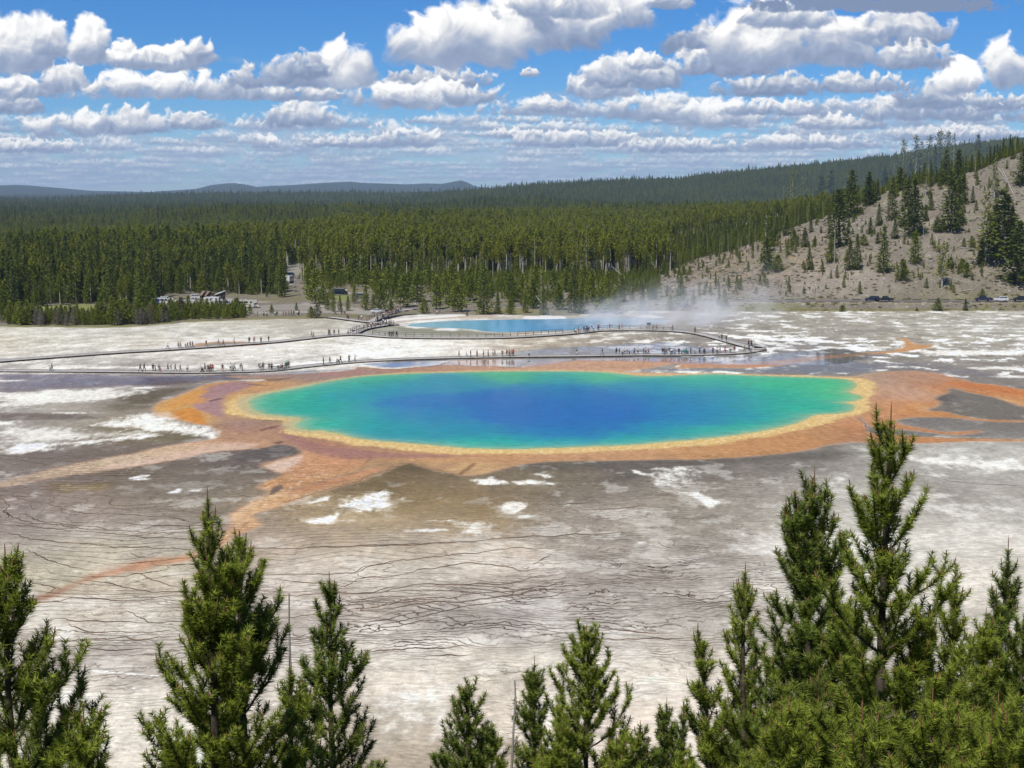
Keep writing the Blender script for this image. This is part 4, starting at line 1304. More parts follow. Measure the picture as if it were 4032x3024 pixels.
def build_ground():
    # rings in depth, fine where the basin is seen; columns fan out from the overlook
    py_rows = np.concatenate([np.linspace(3060, 1600, 400)[:-1], np.linspace(1600, 1186, 190)])
    _, b, c = unproj(2016.0, py_rows)
    D = -EYE * b / c
    near = np.linspace(-160, D[0], 46)[:-1]
    far1 = np.exp(np.linspace(math.log(D[-1]), math.log(1100), 240))[1:]
    far2 = np.exp(np.linspace(math.log(1100), math.log(24000), 190))[1:]
    ys = np.concatenate([near, D, far1, far2])
    a_in = np.linspace(-2060, 2060, 1040) / FOC
    a_out = np.concatenate([np.linspace(2060, 3300, 70)[1:], np.linspace(3300, 5800, 24)[1:]]) / FOC
    sl = np.concatenate([-a_out[::-1], a_in, a_out])
    YY, SL = np.meshgrid(ys, sl, indexing='ij')
    XX = SL * np.maximum(YY, 70.0) * np.where(YY < 70, 1 + (70 - YY) / 60.0, 1.0)
    XX = np.where(YY < 70, SL * 70 * (1 + (70 - YY) / 60.0), SL * YY)
    ZZ = ground_h(XX, YY)
    n = XX.shape
    edge_py = interp(frame_u(XX, YY), EDGE)
    _, b, c = unproj(2016.0, edge_py)
    EY = -EYE * b / c
    wob = fbm(XX / 14.0, YY / 14.0, 4, 320) * 7
    basin = (1 - sstep(YY + wob, EY - 1.5, EY + 1.5)) * sstep(YY, 84, 94)
    cb = np.zeros(n + (3,), np.float32)
    wet = np.zeros(n, np.float32)
    m = (basin > 0.001)
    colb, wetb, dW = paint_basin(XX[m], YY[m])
    colb, wetb = basin_extra(XX[m], YY[m], colb, wetb)
    cb[m] = colb
    wet[m] = wetb
    soil = soil_albedo(XX, YY, ZZ)
    near_m = YY < 300
    soil[near_m & (YY < 95)] = np.array(srgb('#6f6750')) * 0.7
    for lst, op in ((GRASS_PATCH, 0.8), (PAVED, 0.95)):
        for txt, h in lst:
            w_ = wpts(txt)
            mm = (YY > 380) & (YY < 900)
            d = sdist(w_, (XX[mm] + wob[mm] * 0.2).astype(np.float32), YY[mm].astype(np.float32), 8.0)
            k = (sstep(d, -1.0, 1.0) * op)[..., None]
            soil[mm] = soil[mm] * (1 - k) + np.array(srgb(h)) * 0.82 * k
    # the road on its bank, continuing left behind the trees
    rd = sstep(YY, 500.4, 501.0) * (1 - sstep(YY, 511.0, 511.6)) * sstep(frame_u(XX, YY), 1950, 2000)
    soil = soil * (1 - rd[..., None]) + np.array(srgb('#8d8982')) * 0.6 * rd[..., None]
    sh = sstep(YY, 497.5, 498.5) * (1 - sstep(YY, 500.4, 501.0)) * sstep(frame_u(XX, YY), 1950, 2000)
    soil = soil * (1 - 0.75 * sh[..., None]) + np.array(srgb('#b3a88f')) * 0.75 * 0.8 * sh[..., None]
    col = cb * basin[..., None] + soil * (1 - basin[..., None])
    wet = wet * basin
    me = mesh_np('ground', np.stack([XX, YY, ZZ], -1).reshape(-1, 3), grid_faces(*n)[:, ::1])
    add_col(me, 'reflectance', col.reshape(-1, 3))
    add_attr(me, 'wet', wet)
    add_attr(me, 'basin', basin)
    dWf = np.full(n, -60.0, np.float32)
    dWf[m] = dW
    h1, g1, m1, h2, g2, m2 = (np.zeros(n, np.float32) for _ in range(6))
    q = m & (YY < 330)
    r = terrace_fields(XX[q], YY[q])
    for arr, v in zip((h1, g1, m1, h2, g2, m2), r):
        arr[q] = v
    dry = (1 - sstep(dWf, -14, -5)) * basin
    add_attr(me, 'rim_a', h1)
    add_attr(me, 'grad_a', np.maximum(g1, 0.02))
    add_attr(me, 'amt_a', m1 * dry)
    add_attr(me, 'rim_b', h2)
    add_attr(me, 'grad_b', np.maximum(g2, 0.02))
    add_attr(me, 'amt_b', m2 * dry)

    mt, t = new_mat('sinter_and_soil')
    o_ = t.node('ShaderNodeOutputMaterial')
    bs = t.node('ShaderNodeBsdfPrincipled')
    t.l.new(bs.outputs[0], o_.inputs[0])
    geo = t.node('ShaderNodeNewGeometry')
    P = geo.outputs['Position']
    px_, py_, pz_ = t.sep(P)
    base = t.attr('reflectance', 'Color')
    bas = t.attr('basin')
    # fine lamination and grit, finer than the painted cover
    v1 = t.comb(t.m('MULTIPLY', px_, 0.9), t.m('MULTIPLY', py_, 1.6), 0.0)
    f1 = t.noise(v1, 1.0, 6.0, 0.68, 0.6)
    f2 = t.noise(P, 5.0, 3.0, 0.6)
    k = t.m('ADD', t.lin(f1, 0.25, 0.75, 0.66, 1.34), t.lin(f2, 0.3, 0.7, -0.08, 0.08))
    col_ = t.mix(1.0, base, t.comb(k, k, k), 'MULTIPLY')
    # scattered dark flecks and bright crust on the dry flats
    cr = t.ss(t.noise(v1, 0.55, 7.0, 0.72, 1.5), 0.60, 0.70)
    col_ = t.mix(t.m('MULTIPLY', t.m('MULTIPLY', cr, bas), t.m('SUBTRACT', 0.34, t.m('MULTIPLY', t.attr('wet'), 0.3))), col_, (0.72, 0.70, 0.66, 1))
    jag = t.m('MULTIPLY', t.m('SUBTRACT', t.noise(P, 1.4, 4.0, 0.6), 0.5), 0.35)
    for hn, gn, an, w, s_ in (('rim_a', 'grad_a', 'amt_a', 0.12, 0.98), ('rim_b', 'grad_b', 'amt_b', 0.11, 0.98)):
        hh = t.m('ADD', t.attr(hn), jag if hn == 'rim_a' else t.m('MULTIPLY', jag, 1.3))
        fr = t.m('ABSOLUTE', t.m('SUBTRACT', t.m('FRACT', hh), 0.5))
        dist = t.m('DIVIDE', fr, t.attr(gn))
        ln = t.m('SUBTRACT', 1.0, t.ss(dist, w * 0.5, w * 2.2))
        ln = t.m('MULTIPLY', ln, t.m('MULTIPLY', t.attr(an), s_))
        col_ = t.mix(ln, col_, tuple(srgb('#473828')) + (1,))
    t.l.new(col_, bs.inputs['Base Color'])
    wetf = t.attr('wet')
    film = t.ss(t.m('ADD', wetf, t.lin(f1, 0.3, 0.7, -0.25, 0.25)), 0.15, 0.85)
    rough = t.lin(film, 0.0, 1.0, 0.9, 0.05)
    t.l.new(rough, bs.inputs['Roughness'])
    t.l.new(t.lin(film, 0.0, 1.0, 0.08, 0.24), bs.inputs['Specular IOR Level'])
    bm_ = t.node('ShaderNodeBump')
    bm_.inputs['Distance'].default_value = 0.12
    t.l.new(t.m('MULTIPLY', t.m('SUBTRACT', 1.0, film), 0.5), bm_.inputs['Strength'])
    t.l.new(t.m('ADD', f1, t.m('MULTIPLY', f2, 0.25)), bm_.inputs['Height'])
    t.l.new(bm_.outputs[0], bs.inputs['Normal'])
    link_obj('ground', me, [mt], kind='structure')

    # terrace rims
    V, F = rim_ribbons()
    me = mesh_np('terrace_rims', V, F)
    mt, t = new_mat('rim_stain')
    o_ = t.node('ShaderNodeOutputMaterial')
    bs = t.node('ShaderNodeBsdfPrincipled')
    t.l.new(bs.outputs[0], o_.inputs[0])
    geo = t.node('ShaderNodeNewGeometry')
    t.l.new(t.mix(t.ss(t.noise(geo.outputs[0], 0.25, 3.0), 0.35, 0.65), srgb('#4f3d2f') + (1,), srgb('#7d6248') + (1,)), bs.inputs['Base Color'])
    bs.inputs['Roughness'].default_value = 0.9
    link_obj('terrace_rims', me, [mt], kind='structure')

    # open water of the big spring: the part of the same grid that lies inside its shore
    inside = (dWf > -0.15)
    q4 = grid_faces(*n)
    fl = inside.ravel()
    keep = fl[q4].all(1)
    q4 = q4[keep]
    used, inv = np.unique(q4.ravel(), return_inverse=True)
    wv = np.stack([XX.ravel()[used], YY.ravel()[used], np.full(len(used), 0.006)], 1)
    me = mesh_np('spring_water', wv, inv.reshape(-1, 4))
    xx, yy = wv[:, 0].astype(np.float32), wv[:, 1].astype(np.float32)
    wxx = xx + fbm(xx / 5.0, yy / 8.0, 5, 130, 0.6) * 4.0
    wyy = yy + fbm(xx / 5.0, yy / 8.0, 5, 131, 0.6) * 9.0
    wc = blend(parse_tints(WATER_TINTS), wxx, wyy, 0.25, 2.0) * np.array([0.25, 0.92, 0.68])
    shr = dWf.ravel()[used] + fbm(xx / 3.0, yy / 5.0, 3, 133) * 1.6
    e1 = np.exp(-np.clip(shr, 0, 60) / 1.5)[:, None]
    e2 = np.exp(-np.clip(shr, 0, 60) / 4.5)[:, None]
    wc = wc * (1 - 0.40 * e2) + np.array(srgb('#62c8b8')) * 0.66 * 0.40 * e2
    wc = wc * (1 - 0.85 * e1) + np.array(srgb('#c4c384')) * 0.78 * 0.85 * e1
    add_col(me, 'reflectance', wc)
    add_attr(me, 'shore', dWf.ravel()[used])
    link_obj('spring_water', me, [water_mat('spring_water', 0.03)], kind='structure')
    # turquoise pool behind the boardwalk and the little pool beside it
    for outline, nm, cols in ((BACKPOOL, 'pool_water', '900,692#a9c4c0 960,698#8dbccb 1050,696#6aaac8 1150,700#4f96bd 1180,706#4389b4 1100,706#4f9dbd 1250,696#6f9db4 1300,692#8fabb4 1400,690#a2b0b2 1000,704#6db4c4 940,704#94b9a8'),):
        p = smooth_closed(wpts_list(outline), 2)
        bmh = bmesh.new()
        vs = [bmh.verts.new((a_, b_, 0.008)) for a_, b_ in p]
        bmh.faces.new(vs)
        bmesh.ops.triangulate(bmh, faces=bmh.faces[:])
        bmesh.ops.subdivide_edges(bmh, edges=bmh.edges[:], cuts=3, use_grid_fill=True)
        me = bpy.data.meshes.new(nm)
        bmh.to_mesh(me)
        bmh.free()
        co = np.zeros(len(me.vertices) * 3, np.float32)
        me.vertices.foreach_get('co', co)
        co = co.reshape(-1, 3)
        add_col(me, 'reflectance', blend(parse_tints(cols), co[:, 0], co[:, 1], 0.35, 3.0) * 0.98)
        link_obj(nm, me, [water_mat(nm, 0.35)], kind='structure')


def water_mat(name, spec):
    mt, t = new_mat(name)
    o_ = t.node('ShaderNodeOutputMaterial')
    bs = t.node('ShaderNodeBsdfPrincipled')
    t.l.new(bs.outputs[0], o_.inputs[0])
    geo = t.node('ShaderNodeNewGeometry')
    P = geo.outputs['Position']
    px_, py_, pz_ = t.sep(P)
    base = t.attr('reflectance', 'Color')
    f1 = t.noise(t.comb(t.m('MULTIPLY', px_, 0.35), t.m('MULTIPLY', py_, 0.9), 0.0), 1.0, 6.0, 0.65, 0.8)
    k = t.lin(f1, 0.3, 0.7, 0.74, 1.26)
    t.l.new(t.mix(1.0, base, t.comb(k, k, k), 'MULTIPLY'), bs.inputs['Base Color'])
    bs.inputs['Roughness'].default_value = 0.22
    bs.inputs['IOR'].default_value = 1.33
    bs.inputs['Specular IOR Level'].default_value = spec
    bm_ = t.node('ShaderNodeBump')
    bm_.inputs['Distance'].default_value = 0.05
    bm_.inputs['Strength'].default_value = 0.6
    t.l.new(t.noise(t.comb(t.m('MULTIPLY', px_, 1.2), t.m('MULTIPLY', py_, 3.0), 0.0), 1.0, 4.0, 0.6), bm_.inputs['Height'])
    t.l.new(bm_.outputs[0], bs.inputs['Normal'])
    return mt


build_ground()


# ------------------------------------------------------------------ tree materials
def leaf_mat(name, a, b, trans=0.25, by_object=True, scale=0.6, rough=0.75, tone=False):
    mt, t = new_mat(name)
    o_ = t.node('ShaderNodeOutputMaterial')
    bs = t.node('ShaderNodeBsdfPrincipled')
    tl = t.node('ShaderNodeBsdfTranslucent')
    mx = t.node('ShaderNodeMixShader')
    mx.inputs[0].default_value = trans
    tcn = t.node('ShaderNodeTexCoord')
    f = t.noise(tcn.outputs['Object'], scale, 3.0, 0.6)
    f = t.lin(f, 0.3, 0.7, 0.0, 1.0)
    if by_object:
        geo_ = t.node('ShaderNodeNewGeometry')
        stand = t.lin(t.noise(geo_.outputs[0], 0.006, 4.0, 0.6), 0.35, 0.65, -0.25, 0.25)
        oi = t.node('ShaderNodeObjectInfo')
        f = t.m('ADD', t.m('ADD', t.m('MULTIPLY', f, 0.4), t.m('MULTIPLY', oi.outputs['Random'], 0.6)), stand, None, True)
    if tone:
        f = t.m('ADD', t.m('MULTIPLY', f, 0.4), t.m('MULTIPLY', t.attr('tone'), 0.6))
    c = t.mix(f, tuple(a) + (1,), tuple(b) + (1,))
    t.l.new(c, bs.inputs['Base Color'])
    t.l.new(c, tl.inputs['Color'])
    bs.inputs['Roughness'].default_value = rough
    bs.inputs['Specular IOR Level'].default_value = 0.25
    t.l.new(bs.outputs[0], mx.inputs[1])
    t.l.new(tl.outputs[0], mx.inputs[2])
    t.l.new(mx.outputs[0], o_.inputs[0])
    return mt


def plain_mat(name, c, rough=0.85, c2=None, scale=3.0, spec=0.3, metal=0.0):
    mt, t = new_mat(name)
    o_ = t.node('ShaderNodeOutputMaterial')
    bs = t.node('ShaderNodeBsdfPrincipled')
    t.l.new(bs.outputs[0], o_.inputs[0])
    tcn = t.node('ShaderNodeTexCoord')
    c2 = c2 or tuple(x * 0.75 for x in c)
    f = t.ss(t.noise(tcn.outputs['Object'], scale, 4.0, 0.6), 0.35, 0.65)
    t.l.new(t.mix(f, tuple(c) + (1,), tuple(c2) + (1,)), bs.inputs['Base Color'])
    bs.inputs['Roughness'].default_value = rough
    bs.inputs['Specular IOR Level'].default_value = spec
    bs.inputs['Metallic'].default_value = metal
    return mt


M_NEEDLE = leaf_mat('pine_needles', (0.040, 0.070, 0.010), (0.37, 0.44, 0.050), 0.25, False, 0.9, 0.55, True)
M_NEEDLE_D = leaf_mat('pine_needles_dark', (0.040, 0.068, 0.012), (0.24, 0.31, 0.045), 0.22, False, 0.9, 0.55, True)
M_CANDLE = plain_mat('pine_shoot_buds', (0.23, 0.12, 0.06), 0.8)
M_BARK = plain_mat('pine_bark', (0.12, 0.095, 0.075), 0.95, (0.055, 0.042, 0.033), 12.0)
M_FAR_PINE = leaf_mat('lodgepole_foliage', (0.105, 0.135, 0.010), (0.250, 0.255, 0.018), 0.15, True, 0.25)
M_FAR_YOUNG = leaf_mat('young_pine_foliage', (0.090, 0.125, 0.012), (0.215, 0.235, 0.024), 0.15, True, 0.35)
M_FAR_FIR = leaf_mat('spruce_foliage', (0.055, 0.080, 0.012), (0.135, 0.155, 0.024), 0.12, True, 0.35)
M_FAR_BROWN = leaf_mat('thin_brown_foliage', (0.075, 0.075, 0.030), (0.13, 0.105, 0.045), 0.12, True, 0.35)
M_TRUNK = plain_mat('pale_lodgepole_bark', (0.55, 0.51, 0.45), 0.95, (0.33, 0.30, 0.25), 0.8)
M_TRUNK_D = plain_mat('dark_conifer_bark', (0.14, 0.115, 0.09), 0.95, (0.08, 0.065, 0.05), 0.8)
M_DEAD = plain_mat('bleached_dead_wood', (0.42, 0.39, 0.35), 0.9, (0.26, 0.235, 0.20), 1.2)
M_GREYBRUSH = plain_mat('grey_dead_twigs', (0.235, 0.21, 0.185), 0.95, (0.14, 0.12, 0.10), 1.0)


# ------------------------------------------------------------------ wood and foliage geometry (numpy)
def tubes(axes, sides=5):
    """axes: list of (points (n,3), radii (n,)) -> verts, quad faces"""
    V, F = [], []
    base = 0
    ang = np.arange(sides) / sides * 2 * math.pi
    ca, sa = np.cos(ang), np.sin(ang)
    for p, r in axes:
        p = np.asarray(p, float)
        n = len(p)
        tg = np.gradient(p, axis=0)
        tg /= np.maximum(np.linalg.norm(tg, axis=1, keepdims=True), 1e-9)
        ref = np.where(np.abs(tg[:, 2:3]) < 0.9, np.array([[0, 0, 1.0]]), np.array([[1.0, 0, 0]]))
        a = np.cross(tg, ref)
        a /= np.maximum(np.linalg.norm(a, axis=1, keepdims=True), 1e-9)
        b = np.cross(tg, a)
        ring = p[:, None, :] + np.asarray(r)[:, None, None] * (a[:, None, :] * ca[None, :, None] + b[:, None, :] * sa[None, :, None])
        V.append(ring.reshape(-1, 3))
        i = np.arange(n - 1)[:, None] * sides
        j = np.arange(sides)[None, :]
        j2 = (j + 1) % sides
        F.append(np.stack([i + j, i + j2, i + j2 + sides, i + j + sides], -1).reshape(-1, 4) + base)
        base += n * sides
    return np.concatenate(V), np.concatenate(F)


def tris_at(centres, dirs, lengths, widths, rng):
    """one slim triangle per entry, rooted at centre and pointing along dir"""
    n = len(centres)
    side = np.cross(dirs, rng.randn(n, 3))
    side /= np.maximum(np.linalg.norm(side, axis=1, keepdims=True), 1e-9)
    w = np.asarray(widths).reshape(-1, 1) * 0.5
    a = centres - side * w
    b = centres + side * w
    c = centres + dirs * np.asarray(lengths).reshape(-1, 1)
    V = np.stack([a, b, c], 1).reshape(-1, 3)
    F = np.arange(3 * n).reshape(-1, 3)
    return V, F


def unit(v):
    return v / max(np.linalg.norm(v), 1e-9)


def near_pine(H, Rm, seed, ndens=170.0, nlen=0.055, nwid=0.0045, top_sharp=0.75, wh=0.34, lean=(0, 0), full=1.0, el_top=62, el_bot=12, fork=None, visible_from=0.0):
    """a young lodgepole pine: leader, yearly whorls, upswept branches with bottle-brush needles"""
    rs = np.random.RandomState(seed)
    wood = []
    brush = []        # (points, depth) shoots that carry needles
    tips = []
    n = 26
    hz = np.linspace(0, H, n)
    bend = np.stack([fbm(hz / 2.5, hz * 0 + seed, 2, 3) * 0.12 + lean[0] * (hz / H) ** 1.5, fbm(hz / 2.5, hz * 0 + seed + 9, 2, 4) * 0.12 + lean[1] * (hz / H) ** 1.5, hz], 1)
    rt = 0.010 + 0.013 * (H - hz) ** 0.95
    trunk = (bend, rt)

    def at(h):
        return np.array([np.interp(h, hz, bend[:, 0]), np.interp(h, hz, bend[:, 1]), h])

    def shoot(p0, d0, L, up, depth, r0):
        k = max(4, int(L / 0.10) + 2)
        pts_ = [p0]
        d = d0.copy()
        for i in range(k - 1):
            d = unit(d + np.array([0, 0, up / (k - 1)]) + rs.randn(3) * 0.05)
            pts_.append(pts_[-1] + d * L / (k - 1))
        p = np.array(pts_)
        s = np.linspace(0, 1, k)
        wood.append((p, 0.75 * r0 * (1 - 0.75 * s) + 0.0012))
        brush.append((p, depth, L))
        tips.append((p[-1], unit(p[-1] - p[-2]), depth))
        return p

    def branch(p0, az_, el, L):
        d0 = np.array([math.cos(az_) * math.cos(el), math.sin(az_) * math.cos(el), math.sin(el)])
        p = shoot(p0, d0, L, 0.95, 1, 0.006 + 0.010 * L)
        if L < 0.22:
            return
        step = 0.15 / full
        s = 0.22 * L if L > 0.5 else 0.12
        side = 1
        sl = np.linspace(0, L, len(p))
        while s < L * 0.93:
            q = np.array([np.interp(s, sl, p[:, c]) for c in range(3)])
            i = min(int(s / L * (len(p) - 1)), len(p) - 2)
            tg = unit(p[i + 1] - p[i])
            lat = unit(np.cross(tg, np.array([0, 0, 1.0]))) * side
            d = unit(tg * (0.75 + 0.3 * rs.rand()) + lat * (0.75 + 0.3 * rs.rand()) + np.array([0, 0, 0.15 + 0.35 * rs.rand()]))
            l2 = (0.15 + 0.42 * (L - s)) * (0.65 + 0.6 * rs.rand())
            l2 = min(l2, 0.60)
            p2 = shoot(q, d, l2, 0.55, 2, 0.004)
            if l2 > 0.24:
                for kk in range(int(l2 / 0.13)):
                    f = 0.3 + 0.6 * rs.rand()
                    j = min(int(f * (len(p2) - 1)), len(p2) - 2)
                    tg2 = unit(p2[j + 1] - p2[j])
                    d3 = unit(tg2 + unit(np.cross(tg2, np.array([0, 0, 1.0]))) * (1 if rs.rand() < 0.5 else -1) * 0.8 + np.array([0, 0, 0.3]))
                    shoot(p2[j], d3, 0.08 + 0.12 * rs.rand(), 0.4, 3, 0.003)
            side = -side
            s += step * (0.7 + 0.6 * rs.rand())

    h = H - 0.30 * min(1.0, H / 4)
    brush.append((bend[-9:] if H < 3 else np.array([at(x) for x in np.linspace(H - 0.55, H, 8)]), 0, 0.5))
    tips.append((bend[-1], np.array([0, 0, 1.0]), 0))
    az0 = rs.rand() * 6.28
    while h > max(visible_from, 0.12 * H):
        t = (H - h) / H
        Lb = Rm * (t ** top_sharp) * 1.45
        el = math.radians(el_top + (el_bot - el_top) * min(1, (t * 1.5) ** 0.7))
        nb = 4 + int(rs.rand() * 2.2)
        az0 += 0.9
        for b in range(nb):
            L = Lb * (0.70 + 0.5 * rs.rand()) + 0.07
            branch(at(h + rs.randn() * 0.02), az0 + b * 6.283 / nb + rs.randn() * 0.25, el + rs.randn() * 0.12, L)
        # smaller branches between the whorls
        if t > 0.12:
            for b in range(2):
                branch(at(h - wh * (0.3 + 0.4 * rs.rand())), rs.rand() * 6.28, el + 0.1, Lb * (0.25 + 0.35 * rs.rand()) + 0.05)
        h -= wh * (0.75 + 0.5 * rs.rand()) * (0.62 + 0.5 * min(1, t * 2.5))
    if fork:
        for (hf, azf, Lf) in fork:      # a second leader sweeping up
            d = np.array([math.cos(azf) * 0.45, math.sin(azf) * 0.45, 0.9])
            p = shoot(at(hf), unit(d), Lf, 0.9, 1, 0.03)
            for s in np.arange(0.15, Lf - 0.15, 0.17):
                i = min(int(s / Lf * (len(p) - 1)), len(p) - 2)
                q = p[i] + (p[i + 1] - p[i]) * 0.5
                for b in range(4):
                    branch(q, rs.rand() * 6.28, math.radians(48), (Lf - s) * 0.34 + 0.08)
    # needles
    cs, ds, tone = [], [], []
    for p, depth, L in brush:
        seg = np.linalg.norm(np.diff(p, axis=0), axis=1)
        tot = seg.sum()
        keep = min(tot, 0.85 if depth <= 1 else 0.5)
        m = int(ndens * keep * (0.9 if depth else 1.3))
        s = tot - keep * rs.rand(m) ** 1.0
        d_ = np.concatenate([[0], np.cumsum(seg)])
        q = np.stack([np.interp(s, d_, p[:, c]) for c in range(3)], 1)
        i = np.clip(np.searchsorted(d_, s) - 1, 0, len(seg) - 1)
        tg = (p[i + 1] - p[i]) / seg[i][:, None]
        rad = np.cross(tg, rs.randn(m, 3))
        rad /= np.maximum(np.linalg.norm(rad, axis=1, keepdims=True), 1e-9)
        lean_ = 0.28 + 0.42 * rs.rand(m)[:, None]
        dd = tg * lean_ + rad * (1.05 - 0.4 * lean_) + np.array([0, 0, 0.12])
        dd /= np.linalg.norm(dd, axis=1, keepdims=True)
        cs.append(q)
        ds.append(dd)
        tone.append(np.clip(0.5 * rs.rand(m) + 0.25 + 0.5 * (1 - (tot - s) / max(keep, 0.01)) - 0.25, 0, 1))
    cs = np.concatenate(cs)
    ds = np.concatenate(ds)
    tone = np.concatenate(tone)
    ln = nlen * (0.7 + 0.5 * rs.rand(len(cs)))
    V, F = tris_at(cs, ds, ln, np.full(len(cs), nwid), rs)
    # brown buds on the tips
    cand = []
    for (q, d, depth) in tips:
        if depth <= 2 and rs.rand() < (1.0 if depth == 0 else 0.55):
            L = {0: 0.16, 1: 0.085, 2: 0.05}[depth] * (0.6 + 0.6 * rs.rand())
            e = unit(d * 0.5 + np.array([0, 0, 1.0]))
            cand.append((np.array([q - e * 0.01, q + e * L * 0.6, q + e * L]), np.array([0.006, 0.005, 0.001])))
    return trunk, wood, (V, F, np.repeat(tone, 3)), cand


def tri_quads(V3, F3, Vq, Fq):
    """join triangles and quads into one mesh via from_pydata-free arrays"""
    nv = len(V3)
    return np.concatenate([V3, Vq]), F3, Fq + nv


def mesh_mixed(name, V, T, Q, tmat=0, qmat=1, smooth=False):
    me = bpy.data.meshes.new(name)
    me.vertices.add(len(V))
    me.vertices.foreach_set('co', np.asarray(V, np.float32).ravel())
    loops = np.concatenate([T.ravel(), Q.ravel()]).astype(np.int32)
    me.loops.add(len(loops))
    me.loops.foreach_set('vertex_index', loops)
    np_ = len(T) + len(Q)
    me.polygons.add(np_)
    ls = np.concatenate([np.arange(len(T)) * 3, len(T) * 3 + np.arange(len(Q)) * 4]).astype(np.int32)
    me.polygons.foreach_set('loop_start', ls)
    mi = np.concatenate([np.full(len(T), tmat), np.full(len(Q), qmat)]).astype(np.int32)
    me.polygons.foreach_set('material_index', mi)
    me.update(calc_edges=True)
    return me


def empty(name, loc, rz=0.0, **props):
    o = bpy.data.objects.new(name, None)
    o.empty_display_size = 0.3
    o.location = loc
    o.rotation_euler = (0, 0, rz)
    C.objects.link(o)
    for k, v in props.items():
        o[k] = v
    return o


def place_near_pine(fx, fy, d, Rm, seed, label, dark=False, bottom=1700, **kw):
    """tip at full-view pixel (fx, fy of 2212), standing on the hillside at depth d"""
    a, b, c = unproj(fx * 1.82278, fy * 1.82278)
    k = d / b
    x, ztip = a * k, EYE + c * k
    zg = float(ground_h(np.array([x]), np.array([d]))[0])
    Hh = max(ztip - zg - 0.13, 1.2)
    sc = d / 13.0
    zlow = EYE + unproj(0, 3100)[2] / unproj(0, 3100)[1] * d - zg - 0.9
    trunk, wood, (V, F, tone), cand = near_pine(Hh, Rm, seed, nwid=0.0068 * max(1, sc) ** 0.9, nlen=0.068 * max(1, sc) ** 0.35, ndens=680.0 / max(1, sc) ** 0.8, visible_from=max(0.0, zlow), **kw)
    t = empty('pine_tree', (x, d, zg), 0.0, label=label, category='pine tree', group='pines on the slope below the viewpoint')
    Vt, Ft = tubes([trunk], 9)
    me = mesh_np('trunk', Vt, Ft)
    link_obj('trunk', me, [M_BARK], t)
    Vw, Fw = tubes(wood, 4)
    VV = np.concatenate([V, Vw])
    Q = Fw + len(V)
    if cand:
        Vc, Fc = tubes(cand, 4)
        Q2 = Fc + len(VV)
        VV = np.concatenate([VV, Vc])
    else:
        Q2 = np.zeros((0, 4), int)
    me = mesh_mixed('crown', VV, F, np.concatenate([Q, Q2]))
    if len(Q2):
        mi = np.concatenate([np.zeros(len(F)), np.ones(len(Q)), np.full(len(Q2), 2)]).astype(np.int32)
        me.polygons.foreach_set('material_index', mi)
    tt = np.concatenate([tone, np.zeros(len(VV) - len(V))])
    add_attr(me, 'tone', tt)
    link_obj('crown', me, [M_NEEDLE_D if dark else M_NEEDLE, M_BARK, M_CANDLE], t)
    return t

